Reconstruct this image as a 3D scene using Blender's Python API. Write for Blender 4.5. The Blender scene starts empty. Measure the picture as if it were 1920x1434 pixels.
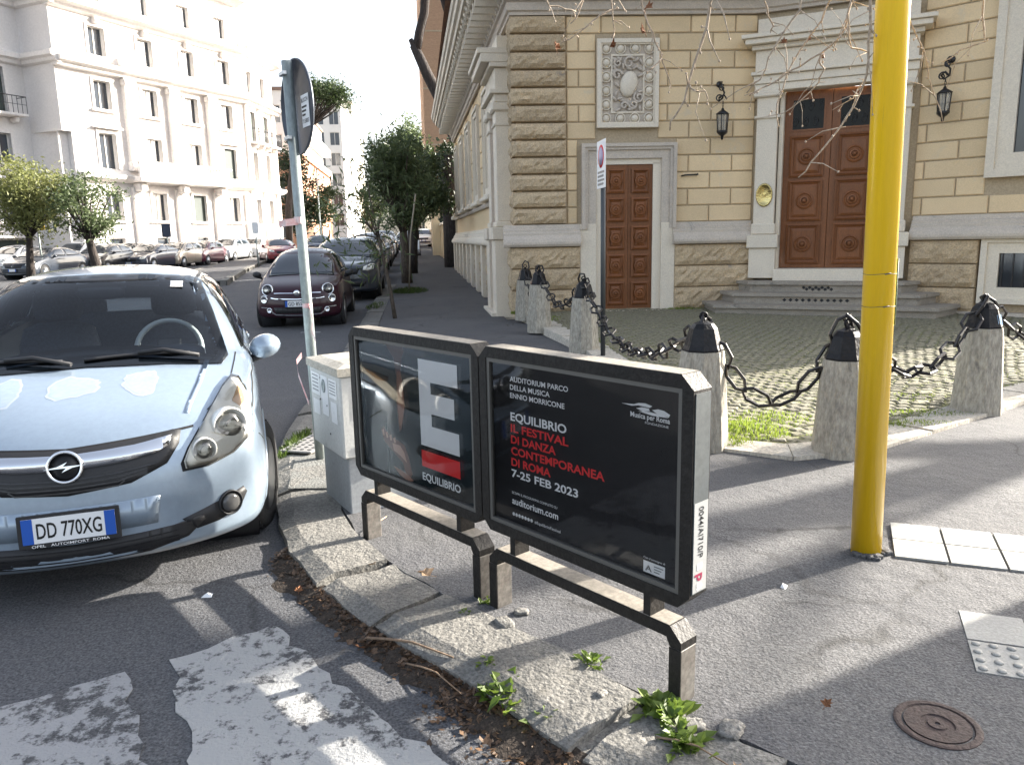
import bpy, bmesh, math, random
from math import sin, cos, pi, radians, sqrt, atan2, hypot
from mathutils import Vector, Matrix
from mathutils.bvhtree import BVHTree
from mathutils.geometry import delaunay_2d_cdt

S = bpy.context.scene
COL = S.collection
random.seed(7)

# ------------------------------------------------------------ camera, sky, sun
cam_d = bpy.data.cameras.new('camera')
cam = bpy.data.objects.new('camera', cam_d)
COL.objects.link(cam)
S.camera = cam
cam_d.sensor_width = 36.0
cam_d.lens = 27.0
cam_d.clip_start = 0.05
cam_d.clip_end = 3000
EYE = Vector((0, 0, 1.65))
cam.matrix_world = Matrix.Translation(EYE) @ Matrix.Rotation(radians(90 - 10.7), 4, 'X') @ Matrix.Rotation(radians(-1.2), 4, 'Z')

SUN_AZ = radians(27.5)      # from +X towards +Y
SUN_EL = radians(21.0)
sun_dir = Vector((cos(SUN_AZ) * cos(SUN_EL), sin(SUN_AZ) * cos(SUN_EL), sin(SUN_EL)))
w = bpy.data.worlds.new('World')
S.world = w
w.use_nodes = True
nt = w.node_tree
sky = nt.nodes.new('ShaderNodeTexSky')
sky.sky_type = 'NISHITA'
sky.sun_disc = False
sky.sun_elevation = SUN_EL
sky.sun_rotation = radians(90) - SUN_AZ
sky.air_density = 1.0
sky.dust_density = 4.0
sky.ozone_density = 1.5
bg = nt.nodes['Background']
bwn = nt.nodes.new('ShaderNodeRGBToBW'); nt.links.new(sky.outputs[0], bwn.inputs[0])      # thin veil of high cloud takes some blue out of the whole sky
gain = nt.nodes.new('ShaderNodeMath'); gain.operation = 'MULTIPLY'; gain.inputs[1].default_value = 1.35; nt.links.new(bwn.outputs[0], gain.inputs[0])
veil = nt.nodes.new('ShaderNodeMix'); veil.data_type = 'RGBA'; veil.inputs[0].default_value = .5
nt.links.new(sky.outputs[0], veil.inputs[6]); nt.links.new(gain.outputs[0], veil.inputs[7]); nt.links.new(veil.outputs[2], bg.inputs[0])
bg.inputs[1].default_value = 0.125
sun_d = bpy.data.lights.new('sun', 'SUN')
sun_d.energy = 5.0
sun_d.angle = radians(0.6)
sun_d.color = (1.0, 0.93, 0.82)
sun = bpy.data.objects.new('sun', sun_d)
COL.objects.link(sun)
sun.rotation_euler = sun_dir.to_track_quat('Z', 'Y').to_euler()
S.view_settings.view_transform = 'Standard'
S.view_settings.look = 'None'
S.view_settings.gamma = 1.0
S.view_settings.use_curve_mapping = False
S.view_settings.exposure = 2.1
S.cycles.max_bounces = 8
S.cycles.transparent_max_bounces = 12
S.cycles.caustics_reflective = False
S.cycles.caustics_refractive = False

# ------------------------------------------------------------ materials
MATS = {}
def mat(name, col, rough=0.6, metal=0.0, var=None, vscale=6.0, vamt=0.5, fine=None, bump=0.0, bscale=40.0,
        rnd=0.0, coat=0.0, spec=0.5, emit=None, trans=0.0, alpha=1.0, stretch=(1, 1, 1), stain=None, sscale=1.5,
        bump2=0.0, b2scale=8.0, world=False, ior=1.45, distort=0.4):
    """base colour, a second colour mixed by noise, a fine speckle, an optional stain and bump; rnd varies it per object"""
    if name in MATS: return MATS[name]
    m = bpy.data.materials.new(name); m.use_nodes = True
    t = m.node_tree; b = t.nodes['Principled BSDF']; L = t.links.new
    def N(k, **kw):
        n = t.nodes.new(k)
        for a, v in kw.items(): setattr(n, a, v)
        return n
    b.inputs['Roughness'].default_value = rough
    b.inputs['Metallic'].default_value = metal
    b.inputs['Coat Weight'].default_value = coat
    b.inputs['Coat Roughness'].default_value = 0.04
    b.inputs['Specular IOR Level'].default_value = spec
    b.inputs['Transmission Weight'].default_value = trans
    b.inputs['IOR'].default_value = ior
    b.inputs['Alpha'].default_value = alpha
    c4 = (*col, 1)
    b.inputs['Base Color'].default_value = c4
    if emit:
        b.inputs['Emission Color'].default_value = (*emit[:3], 1); b.inputs['Emission Strength'].default_value = emit[3]
    need = var or fine or rnd or stain or bump or bump2
    if need:
        if world:
            tc = N('ShaderNodeNewGeometry'); src = tc.outputs['Position']
        else:
            tc = N('ShaderNodeTexCoord'); src = tc.outputs['Object']
        mp = N('ShaderNodeMapping'); mp.inputs['Scale'].default_value = stretch; L(src, mp.inputs[0])
        if rnd and not world:
            oi = N('ShaderNodeObjectInfo'); sc = N('ShaderNodeVectorMath', operation='SCALE')
            cb = N('ShaderNodeCombineXYZ'); L(oi.outputs['Random'], cb.inputs[0]); L(oi.outputs['Random'], cb.inputs[1])
            L(cb.outputs[0], sc.inputs[0]); sc.inputs['Scale'].default_value = 37.0
            ad = N('ShaderNodeVectorMath', operation='ADD'); L(mp.outputs[0], ad.inputs[0]); L(sc.outputs[0], ad.inputs[1]); vec = ad.outputs[0]
        else: vec = mp.outputs[0]
        cur = None
        def noise(scale, detail=5, rg=0.6, dist=0.0):
            n = N('ShaderNodeTexNoise'); n.inputs['Scale'].default_value = scale; n.inputs['Detail'].default_value = detail
            n.inputs['Roughness'].default_value = rg; n.inputs['Distortion'].default_value = dist; L(vec, n.inputs['Vector']); return n.outputs['Fac']
        def ramp(src, lo, hi):
            r = N('ShaderNodeMapRange'); r.inputs[1].default_value = lo; r.inputs[2].default_value = hi; r.clamp = True; L(src, r.inputs[0]); return r.outputs[0]
        def mix(fac, a, bcol, mode='MIX'):
            x = N('ShaderNodeMix', data_type='RGBA', blend_type=mode)
            if hasattr(fac, 'links') or hasattr(fac, 'is_linked'): L(fac, x.inputs[0])
            else: x.inputs[0].default_value = fac
            for s, v in ((x.inputs[6], a), (x.inputs[7], bcol)):
                if isinstance(v, tuple): s.default_value = v if len(v) == 4 else (*v, 1)
                else: L(v, s)
            return x.outputs[2]
        cur = c4
        if var:
            f = ramp(noise(vscale, 6, 0.62, distort), 0.5 - 0.5 * vamt * 0.7, 0.5 + 0.35 * vamt + 0.1)
            cur = mix(f, cur, (*var, 1))
        if fine:
            f = ramp(noise(fine[0], 3, 0.7), 0.35, 0.68)
            k = fine[1]
            lo = 1 - k; hi = 1 + k
            g = N('ShaderNodeMapRange'); g.inputs[3].default_value = lo; g.inputs[4].default_value = hi; L(f, g.inputs[0])
            cc = N('ShaderNodeCombineColor'); [L(g.outputs[0], cc.inputs[i]) for i in range(3)]
            cur = mix(1.0, cur, cc.outputs[0], 'MULTIPLY')
        if stain:
            f = ramp(noise(sscale, 7, 0.68, 1.2), stain[3], stain[3] + stain[4])
            cur = mix(f, cur, (*stain[:3], 1))
        if rnd:
            oi = N('ShaderNodeObjectInfo'); g = N('ShaderNodeMapRange'); g.inputs[3].default_value = 1 - rnd; g.inputs[4].default_value = 1 + rnd
            L(oi.outputs['Random'], g.inputs[0]); cc = N('ShaderNodeCombineColor'); [L(g.outputs[0], cc.inputs[i]) for i in range(3)]
            cur = mix(1.0, cur, cc.outputs[0], 'MULTIPLY')
        if not isinstance(cur, tuple): L(cur, b.inputs['Base Color'])
        nrm = None
        for st, sc in ((bump, bscale), (bump2, b2scale)):
            if st:
                bp = N('ShaderNodeBump'); bp.inputs['Strength'].default_value = min(1.0, st); bp.inputs['Distance'].default_value = 0.6 / sc
                L(noise(sc, 4, 0.6), bp.inputs['Height'])
                if nrm: L(nrm, bp.inputs['Normal'])
                nrm = bp.outputs[0]
        if nrm: L(nrm, b.inputs['Normal'])
    MATS[name] = m
    return m

def leafmat(name, c1, c2, trans=0.35):
    if name in MATS: return MATS[name]
    m = bpy.data.materials.new(name); m.use_nodes = True
    t = m.node_tree; b = t.nodes['Principled BSDF']; L = t.links.new
    g = t.nodes.new('ShaderNodeNewGeometry'); mx = t.nodes.new('ShaderNodeMix'); mx.data_type = 'RGBA'
    L(g.outputs['Random Per Island'], mx.inputs[0]); mx.inputs[6].default_value = (*c1, 1); mx.inputs[7].default_value = (*c2, 1)
    L(mx.outputs[2], b.inputs['Base Color']); b.inputs['Roughness'].default_value = 0.5
    tr = t.nodes.new('ShaderNodeBsdfTranslucent'); L(mx.outputs[2], tr.inputs[0])
    ms = t.nodes.new('ShaderNodeMixShader'); ms.inputs[0].default_value = trans
    L(b.outputs[0], ms.inputs[1]); L(tr.outputs[0], ms.inputs[2]); L(ms.outputs[0], t.nodes['Material Output'].inputs[0])
    MATS[name] = m
    return m

# ------------------------------------------------------------ mesh builder
class MB:
    def __init__(s): s.v = []; s.f = []; s.m = []; s.smooth = []
    def add(s, vs, fs, mi=0, sm=False):
        o = len(s.v); s.v += [tuple(p) for p in vs]
        for f in fs: s.f.append([i + o for i in f]); s.m.append(mi); s.smooth.append(sm)
        return s
    def box(s, x0, x1, y0, y1, z0, z1, bev=0.0, mi=0, M=None):
        if bev <= 0:
            vs = [(x, y, z) for z in (z0, z1) for y in (y0, y1) for x in (x0, x1)]
            fs = [(0, 2, 3, 1), (4, 5, 7, 6), (0, 1, 5, 4), (2, 6, 7, 3), (0, 4, 6, 2), (1, 3, 7, 5)]
        else:
            b = min(bev, (x1 - x0) * .45, (y1 - y0) * .45, (z1 - z0) * .45)
            bm = bmesh.new(); bmesh.ops.create_cube(bm, size=1)
            for v in bm.verts: v.co = Vector(((x0 + x1) / 2 + v.co.x * (x1 - x0), (y0 + y1) / 2 + v.co.y * (y1 - y0), (z0 + z1) / 2 + v.co.z * (z1 - z0)))
            bmesh.ops.bevel(bm, geom=bm.edges[:], offset=b, segments=1, affect='EDGES')
            bm.verts.index_update(); vs = [v.co[:] for v in bm.verts]; fs = [[v.index for v in f.verts] for f in bm.faces]; bm.free()
        if M is not None: vs = [M @ Vector(p) for p in vs]
        return s.add(vs, fs, mi)
    def prism(s, pts, z0, z1, axis='z', mi=0, M=None, sm=False):
        """2D outline (ccw) extruded; axis z:(x,y) y:(x,z) x:(y,z)"""
        n = len(pts)
        if sum(pts[i][0] * pts[(i + 1) % n][1] - pts[(i + 1) % n][0] * pts[i][1] for i in range(n)) < 0: pts = pts[::-1]
        def q(p, h):
            return (p[0], p[1], h) if axis == 'z' else ((p[0], h, p[1]) if axis == 'y' else (h, p[0], p[1]))
        vs = [q(p, z0) for p in pts] + [q(p, z1) for p in pts]
        fs = [list(range(n))[::-1], list(range(n, 2 * n))] + [(i, (i + 1) % n, n + (i + 1) % n, n + i) for i in range(n)]
        if axis == 'y': fs = [f[::-1] for f in fs]
        if M is not None: vs = [M @ Vector(p) for p in vs]
        o = len(s.f); s.add(vs, fs, mi)
        if sm:
            for i in range(o + 2, len(s.f)): s.smooth[i] = True
        return s
    def tube(s, pts, rad, seg=8, mi=0, closed=False, caps=True, sm=True):
        pts = [Vector(p) for p in pts]; n = len(pts)
        if not hasattr(rad, '__len__'): rad = [rad] * n
        vs = []; up = None
        for i, p in enumerate(pts):
            if closed: d = pts[(i + 1) % n] - pts[i - 1]
            else: d = pts[min(i + 1, n - 1)] - pts[max(i - 1, 0)]
            if d.length < 1e-9: d = Vector((0, 0, 1))
            d.normalize()
            if up is None:
                up = Vector((0, 0, 1)) if abs(d.z) < .9 else Vector((1, 0, 0))
            a = (up - d * up.dot(d))
            if a.length < 1e-6: a = d.orthogonal()
            a.normalize(); up = a; b = d.cross(a)
            for k in range(seg):
                t = 2 * pi * k / seg; vs.append(p + (a * cos(t) + b * sin(t)) * rad[i])
        fs = []
        m = n if closed else n - 1
        for i in range(m):
            j = (i + 1) % n
            for k in range(seg):
                l = (k + 1) % seg; fs.append((i * seg + k, i * seg + l, j * seg + l, j * seg + k))
        s.add(vs, fs, mi, sm)
        if caps and not closed:
            o = len(s.v) - len(vs)
            s.f.append([o + k for k in range(seg)][::-1]); s.m.append(mi); s.smooth.append(False)
            s.f.append([o + (n - 1) * seg + k for k in range(seg)]); s.m.append(mi); s.smooth.append(False)
        return s
    def lathe(s, prof, seg=16, M=None, mi=0, sm=True):
        """profile of (r,z) turned round local z"""
        vs = []; fs = []
        for r, z in prof:
            for k in range(seg): t = 2 * pi * k / seg; vs.append(Vector((r * cos(t), r * sin(t), z)))
        n = len(prof)
        for i in range(n - 1):
            for k in range(seg):
                l = (k + 1) % seg; fs.append((i * seg + k, i * seg + l, (i + 1) * seg + l, (i + 1) * seg + k))
        if prof[0][0] > 1e-6: fs.append(list(range(seg))[::-1])
        if prof[-1][0] > 1e-6: fs.append([(n - 1) * seg + k for k in range(seg)])
        if M is not None: vs = [M @ v for v in vs]
        return s.add(vs, fs, mi, sm)
    def sweep(s, prof, path, closed=False, mi=0, sm=False):
        """profile of (out,z) swept along a plan path of (x,y); out is to the right of travel"""
        n = len(path); P = [Vector((p[0], p[1])) for p in path]; vs = []
        for i in range(n):
            a = P[i] - P[i - 1] if (i > 0 or closed) else P[1] - P[0]
            b = P[(i + 1) % n] - P[i] if (i < n - 1 or closed) else P[-1] - P[-2]
            a.normalize(); b.normalize()
            na = Vector((a.y, -a.x)); nb = Vector((b.y, -b.x)); m = na + nb
            m = m / max(1e-6, m.length); k = 1 / max(.25, m.dot(na))
            for o, z in prof: q = P[i] + m * o * k; vs.append((q.x, q.y, z))
        r = len(prof); fs = []
        for i in range(n if closed else n - 1):
            j = (i + 1) % n
            for k in range(r - 1): fs.append((i * r + k, j * r + k, j * r + k + 1, i * r + k + 1))
        s.add(vs, fs, mi, sm)
        if not closed:
            o = len(s.v) - len(vs)
            s.add([vs[k] for k in range(r)], [list(range(r))], mi); s.add([vs[(n - 1) * r + k] for k in range(r)], [list(range(r))[::-1]], mi)
        return s
    def mesh(s, name):
        me = bpy.data.meshes.new(name); me.from_pydata(s.v, [], s.f)
        me.polygons.foreach_set('material_index', s.m); me.polygons.foreach_set('use_smooth', s.smooth); me.update()
        return me
    def build(s, name, material, parent=None, M=None, fix=False):
        me = s.mesh(name)
        if fix:
            bm = bmesh.new(); bm.from_mesh(me); bmesh.ops.recalc_face_normals(bm, faces=bm.faces[:]); bm.to_mesh(me); bm.free()
        return mobj(name, me, material, parent, M)

def mobj(name, me, material, parent=None, M=None):
    o = bpy.data.objects.new(name, me); COL.objects.link(o)
    if material is not None and len(me.materials) == 0:
        for mm in (material if isinstance(material, (list, tuple)) else [material]): me.materials.append(mm)
    if parent is not None: o.parent = parent
    if M is not None: o.matrix_local = M
    return o
def thing(name, label, cat, loc=(0, 0, 0), rz=0.0, group=None):
    o = bpy.data.objects.new(name, None); COL.objects.link(o); o.empty_display_size = .2
    o.location = loc; o.rotation_euler = (0, 0, rz); return tag(o, label, cat, group)
def tag(o, label, cat=None, group=None, kind=None):
    if label: o['label'] = label
    if cat: o['category'] = cat
    if group: o['group'] = group
    if kind: o['kind'] = kind
    return o
def struct(o): o['kind'] = 'structure'; return o
def copy_tree(o, parent=None):
    c = o.copy(); COL.objects.link(c); c.parent = parent
    for ch in list(o.children):
        copy_tree(ch, c)
    return c
def box(name, m, parent, x0, x1, y0, y1, z0, z1, bev=0.0, M=None):
    return MB().box(x0, x1, y0, y1, z0, z1, bev).build(name, m, parent, M)
def frame(ox, oy, ang, z=0.0):
    """wall frame: local x along the wall (ang from +X), local y into the wall"""
    return Matrix.Translation((ox, oy, z)) @ Matrix.Rotation(ang, 4, 'Z')
def lerp(a, b, t): return a + (b - a) * t
def smooth01(t): t = max(0.0, min(1.0, t)); return t * t * (3 - 2 * t)
_tc = {}
def text_mesh(s, size, bold=0.0, ext=0.0, align='LEFT', spacing=1.0, shear=0.0):
    cu = bpy.data.curves.new('lettering', 'FONT'); cu.body = s; cu.size = size; cu.offset = bold * size; cu.extrude = ext; cu.resolution_u = 3
    cu.align_x = align; cu.space_character = spacing; cu.shear = shear
    ob = bpy.data.objects.new('lettering', cu); COL.objects.link(ob)
    dg = bpy.context.evaluated_depsgraph_get(); me = bpy.data.meshes.new_from_object(ob.evaluated_get(dg))
    bpy.data.objects.remove(ob); bpy.data.curves.remove(cu); me.materials.clear()
    return me
def text(name, s, size, m, parent, M, bold=0.0, align='LEFT', width=None, spacing=1.0, ext=0.0):
    me = text_mesh(s, size, bold, ext, align, spacing)
    if width:
        xs = [v.co.x for v in me.vertices]; w0 = max(xs) - min(xs)
        k = width / w0; x0 = min(xs)
        for v in me.vertices: v.co.x = (v.co.x - (x0 if align == 'LEFT' else 0)) * k
    return mobj(name, me, m, parent, M)
def gz(x, y):
    """the ground climbs gently up the street"""
    return .017 * max(0.0, y - 14.0) * lerp(1.0, .55, smooth01((-x - 8) / 8)) * (1 if y < 80 else 80 / y + (1 - 80 / y) * .3)
ROAD = 0.055; PAVE = 0.12

M_ = {}
M_['asphalt'] = mat('asphalt', (.070, .072, .082), .88, var=(.112, .112, .114), vscale=1.1, vamt=.9, fine=(95, .55), bump=.8, bscale=80, bump2=.12, b2scale=9, world=True, stain=(.04, .04, .045, .58, .12), sscale=.55)
M_['pave'] = mat('pavement_asphalt', (.072, .072, .079), .85, var=(.122, .12, .118), vscale=1.3, vamt=1.0, fine=(110, .5), bump=.7, bscale=80, bump2=.15, b2scale=7, world=True, stain=(.06, .06, .065, .6, .14), sscale=1.0)
M_['kerb'] = mat('kerb_stone', (.145, .14, .13), .8, var=(.22, .21, .19), vscale=3, vamt=.8, fine=(70, .4), bump=.7, bscale=55, rnd=.12, bump2=.3, b2scale=8, stain=(.1, .095, .085, .6, .12), sscale=4)
M_['travertine'] = mat('travertine', (.56, .52, .45), .7, var=(.40, .36, .30), vscale=5, vamt=.7, fine=(45, .3), bump=.7, bscale=35, rnd=.08, stain=(.17, .15, .12, .62, .1), sscale=5, stretch=(1, 1, .5))
M_['cobble'] = mat('cobble', (.19, .175, .135), .8, var=(.21, .20, .12), vscale=3, fine=(60, .3), rnd=.3, bump=.6, bscale=40)
M_['joint'] = mat('mossy_joint', (.15, .145, .075), .95, var=(.15, .165, .05), vscale=2.5, vamt=.9, fine=(50, .5), bump=.8, bscale=30, world=True)
M_['plaster'] = mat('ochre_plaster', (.74, .575, .36), .85, var=(.68, .525, .33), vscale=2.5, fine=(60, .08), bump=.25, bscale=60, rnd=.11, stain=(.60, .52, .40, .58, .16), sscale=1.6)
M_['plaster_back'] = mat('ochre_mortar', (.42, .34, .235), .9, fine=(30, .15))
M_['rustic'] = mat('rusticated_stone', (.56, .43, .27), .9, var=(.40, .315, .22), vscale=4, vamt=.8, fine=(40, .25), bump=.8, bscale=28, rnd=.08, stain=(.24, .21, .18, .62, .12), sscale=3)
M_['stone'] = mat('pale_stone', (.74, .665, .545), .75, var=(.66, .59, .49), vscale=3, vamt=.6, fine=(50, .1), bump=.3, bscale=40, rnd=.03, stain=(.4, .37, .34, .68, .12), sscale=2.5)
M_['stone_grey'] = mat('weathered_stone', (.60, .525, .44), .8, var=(.46, .41, .355), vscale=3, vamt=.7, fine=(50, .15), bump=.4, bscale=40, stain=(.22, .21, .2, .63, .12), sscale=3)
M_['step'] = mat('grey_step_stone', (.37, .33, .275), .8, var=(.25, .22, .185), vscale=4, vamt=.7, fine=(60, .2), bump=.5, bscale=40, stain=(.11, .105, .1, .6, .12), sscale=2.5)
M_['door_glass'] = mat('door_glass', (.012, .013, .012), .35, spec=.25)
M_['wood'] = mat('walnut_wood', (.235, .086, .026), .5, var=(.155, .054, .018), vscale=3, vamt=.8, fine=(25, .25), bump=.3, bscale=40, stretch=(6, 6, .7), rnd=.1, coat=.1)
M_['wood_dark'] = mat('dark_wood', (.085, .03, .012), .5, var=(.06, .02, .009), vscale=3, stretch=(6, 6, .7), bump=.2, bscale=40)
M_['iron'] = mat('black_iron', (.022, .022, .025), .35, metal=.4, fine=(30, .3), bump=.25, bscale=25, coat=.3)
M_['dark'] = mat('dark_void', (.012, .013, .016), .6)
M_['glass_dark'] = mat('dark_window', (.02, .024, .03), .06, spec=.8)
M_['black_plastic'] = mat('black_plastic', (.02, .02, .022), .5, bump=.15, bscale=150)
M_['rubber'] = mat('tyre_rubber', (.018, .018, .019), .75, bump=.4, bscale=60)
M_['chrome'] = mat('chrome', (.8, .81, .83), .12, metal=1.0)
M_['alloy'] = mat('alloy', (.5, .51, .53), .3, metal=.9)
M_['white'] = mat('white_print', (.82, .82, .82), .5)
M_['red'] = mat('red_print', (.72, .03, .03), .5)
M_['black'] = mat('black_print', (.008, .008, .009), .4)

def cracks(m, scale, width, seed=0.0, amt=.75):
    """partial dark cracks: warped cell edges shown only where a slow noise allows"""
    t = m.node_tree; L = t.links.new; b = t.nodes['Principled BSDF']; g = t.nodes.new('ShaderNodeNewGeometry')
    n = t.nodes.new('ShaderNodeTexNoise'); n.inputs['Scale'].default_value = 3.5; n.inputs['Detail'].default_value = 5; L(g.outputs['Position'], n.inputs['Vector'])
    sc = t.nodes.new('ShaderNodeVectorMath'); sc.operation = 'SCALE'; sc.inputs['Scale'].default_value = .35; L(n.outputs['Color'], sc.inputs[0])
    ad = t.nodes.new('ShaderNodeVectorMath'); L(g.outputs['Position'], ad.inputs[0]); L(sc.outputs[0], ad.inputs[1])
    fl = t.nodes.new('ShaderNodeVectorMath'); fl.operation = 'MULTIPLY'; fl.inputs[1].default_value = (1, 1, 0); L(ad.outputs[0], fl.inputs[0])
    v = t.nodes.new('ShaderNodeTexVoronoi'); v.feature = 'DISTANCE_TO_EDGE'; v.inputs['Scale'].default_value = scale; L(fl.outputs[0], v.inputs['Vector'])
    r = t.nodes.new('ShaderNodeMapRange'); r.inputs[1].default_value = 0; r.inputs[2].default_value = width; r.inputs[3].default_value = 1; r.inputs[4].default_value = 0; L(v.outputs['Distance'], r.inputs[0])
    n2 = t.nodes.new('ShaderNodeTexNoise'); n2.inputs['Scale'].default_value = .9; n2.inputs['Detail'].default_value = 3; L(g.outputs['Position'], n2.inputs['Vector'])
    r2 = t.nodes.new('ShaderNodeMapRange'); r2.inputs[1].default_value = .5; r2.inputs[2].default_value = .6; L(n2.outputs['Fac'], r2.inputs[0])
    mu = t.nodes.new('ShaderNodeMath'); mu.operation = 'MULTIPLY'; L(r.outputs[0], mu.inputs[0]); L(r2.outputs[0], mu.inputs[1])
    m3 = t.nodes.new('ShaderNodeMath'); m3.operation = 'MULTIPLY'; m3.inputs[1].default_value = amt; L(mu.outputs[0], m3.inputs[0])
    mx = t.nodes.new('ShaderNodeMix'); mx.data_type = 'RGBA'; mx.inputs[7].default_value = (.018, .017, .016, 1); src = b.inputs['Base Color'].links[0].from_socket
    L(m3.outputs[0], mx.inputs[0]); L(src, mx.inputs[6]); L(mx.outputs[2], b.inputs['Base Color'])
cracks(M_['pave'], .9, .016); cracks(M_['asphalt'], .7, .012, amt=.6)

# ============================================================ GROUND
def inside(p, poly):
    x, y = p[0], p[1]; c = False; n = len(poly)
    for i in range(n):
        x1, y1 = poly[i]; x2, y2 = poly[i - 1]
        if (y1 > y) != (y2 > y) and x < (x2 - x1) * (y - y1) / (y2 - y1) + x1: c = not c
    return c
def densify(pl, step, closed=True):
    out = []; n = len(pl)
    for i in range(n if closed else n - 1):
        a = pl[i]; b = pl[(i + 1) % n]; k = max(1, int(hypot(b[0] - a[0], b[1] - a[1]) / step))
        for j in range(k): out.append((lerp(a[0], b[0], j / k), lerp(a[1], b[1], j / k)))
    if not closed: out.append(pl[-1])
    return out
def fill2d(outline, pts, holes=()):
    """triangulate an outline with inner points"""
    v = [Vector(p) for p in outline]; e = [(i, (i + 1) % len(outline)) for i in range(len(outline))]
    for h in holes:
        o = len(v); v += [Vector(p) for p in h]; e += [(o + i, o + (i + 1) % len(h)) for i in range(len(h))]
    v += [Vector(p) for p in pts]
    r = delaunay_2d_cdt(v, e, [], 0, 1e-6)
    V = [(p.x, p.y) for p in r[0]]; F = []
    for f in r[2]:
        c = (sum(V[i][0] for i in f) / 3, sum(V[i][1] for i in f) / 3)
        if inside(c, outline) and not any(inside(c, h) for h in holes):
            a, b, d = [V[i] for i in f]
            F.append(f if (b[0] - a[0]) * (d[1] - a[1]) - (b[1] - a[1]) * (d[0] - a[0]) > 0 else f[::-1])
    return V, F
def sheet(name, outline, zf, m, step=1.0, skirt=.3, parent=None, dens=None):
    ol = densify(outline, dens or step)
    xs = [p[0] for p in ol]; ys = [p[1] for p in ol]; pts = []
    y = min(ys) + step * .5
    while y < max(ys):
        x = min(xs) + step * .5
        while x < max(xs):
            if inside((x, y), ol) and min(hypot(x - q[0], y - q[1]) for q in ol) > step * .35: pts.append((x, y))
            x += step
        y += step
    V, F = fill2d(ol, pts)
    mb = MB(); mb.add([(x, y, zf(x, y)) for x, y in V], F)
    n = len(ol)
    if sum(ol[i][0] * ol[(i + 1) % n][1] - ol[(i + 1) % n][0] * ol[i][1] for i in range(n)) < 0: ol = ol[::-1]
    vs = [(x, y, zf(x, y)) for x, y in ol] + [(x, y, zf(x, y) - skirt) for x, y in ol]
    mb.add(vs, [(i, n + i, n + (i + 1) % n, (i + 1) % n) for i in range(n)])
    return mb.build(name, m, parent)

xs = [-900, -300, -120, -60, -40, -30, -24, -20, -16, -14, -12, -10, -8, -6, -4, -2, 0, 2, 4, 8, 16, 40, 120, 900]
ys = [-200, -40, -10, 0, 4, 8, 11, 14, 17, 20, 24, 28, 34, 40, 50, 60, 70, 80, 100, 140, 250, 600, 1600]
gb = MB()
gb.add([(x, y, ROAD + gz(x, y)) for y in ys for x in xs], [(j * len(xs) + i, j * len(xs) + i + 1, (j + 1) * len(xs) + i + 1, (j + 1) * len(xs) + i) for j in range(len(ys) - 1) for i in range(len(xs) - 1)])
struct(gb.build('road', M_['asphalt']))

def offset_line(pl, d):
    out = []
    for i, p in enumerate(pl):
        a = pl[max(0, i - 1)]; b = pl[min(len(pl) - 1, i + 1)]
        t = Vector((b[0] - a[0], b[1] - a[1])).normalized(); out.append((p[0] + t.y * d, p[1] - t.x * d))
    return out
KERB = [(9, -.7), (3, .2), (1.5, 1.0), (.8, 1.52), (.45, 1.83), (.17, 2.09), (-.1, 2.41), (-.34, 2.65), (-.59, 2.9), (-.9, 3.28), (-1.15, 3.68),
        (-1.33, 4.1), (-1.55, 4.8), (-1.75, 5.5), (-1.9, 6.3), (-2.08, 8.0), (-2.35, 10.5), (-3.1, 16.7), (-3.9, 24), (-4.9, 32), (-10, 72), (-17, 130)]
KIN = offset_line(KERB, .36)
STRIP = [(.17, 14.25), (.3, 13.6), (.5, 12.2), (.95, 9.9), (1.15, 7.6), (1.28, 5.4), (1.9, 5.02), (2.45, 5.12), (3.9, 6.12), (5.6, 7.4), (9, 9.9)]   # stone border under the bollards
SIN = offset_line(STRIP, -.34)
def pz(x, y): return PAVE + gz(x, y)
def fz(x, y): return PAVE + .004 + .016 * max(0, y - 5)
SIDE = [(-.05, 14.3), (-2.35, 32.3), (-7.4, 72), (-14, 130)]
def zpav(x, y):
    # old, slumped asphalt: low undulation
    return pz(x, y) + .006 * sin(x * 2.3 + 1) * sin(y * 1.9) + .004 * sin(x * 6.1 + y * 4.7)
rg = random.Random(3)
kin_r = [(x + rg.uniform(-.015, .015), y + rg.uniform(-.015, .015)) for x, y in densify(KIN[:16], .14, False)] + KIN[16:]
pave_near = [p for p in kin_r] + SIDE[::-1] + [STRIP[0]] + STRIP[1:] + [(10.5, 9.0), (10.5, -.2)]
struct(sheet('pavement', pave_near, zpav, M_['pave'], 1.0, .25, dens=1.0))
cob_poly = SIN + [(9.2, 11.0), (7.0, 13.3), (4.6, 14.4), (.3, 14.35)]
fore = struct(sheet('forecourt', cob_poly, lambda x, y: fz(x, y) + .007, M_['joint'], .8, .2))
# stone border in lengths
brd = thing('stone_border', 'pale travertine border strip under the bollards round the cobbled forecourt', 'border')
bd = densify(STRIP, 0.85, False); bi = offset_line(bd, -.34)
for i in range(len(bd) - 1):
    a, b, c, d = bd[i], bd[i + 1], bi[i + 1], bi[i]
    q = [(lerp(p[0], (a[0] + c[0]) / 2, .012), lerp(p[1], (a[1] + c[1]) / 2, .012)) for p in (a, b, c, d)]
    z = pz(*a) + .022 + rg.uniform(-.004, .008) + (.016 * max(0, a[1] - 5))*.8
    MB().prism(q, z - .2, z).build('border_slab', M_['travertine'], brd)
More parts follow.
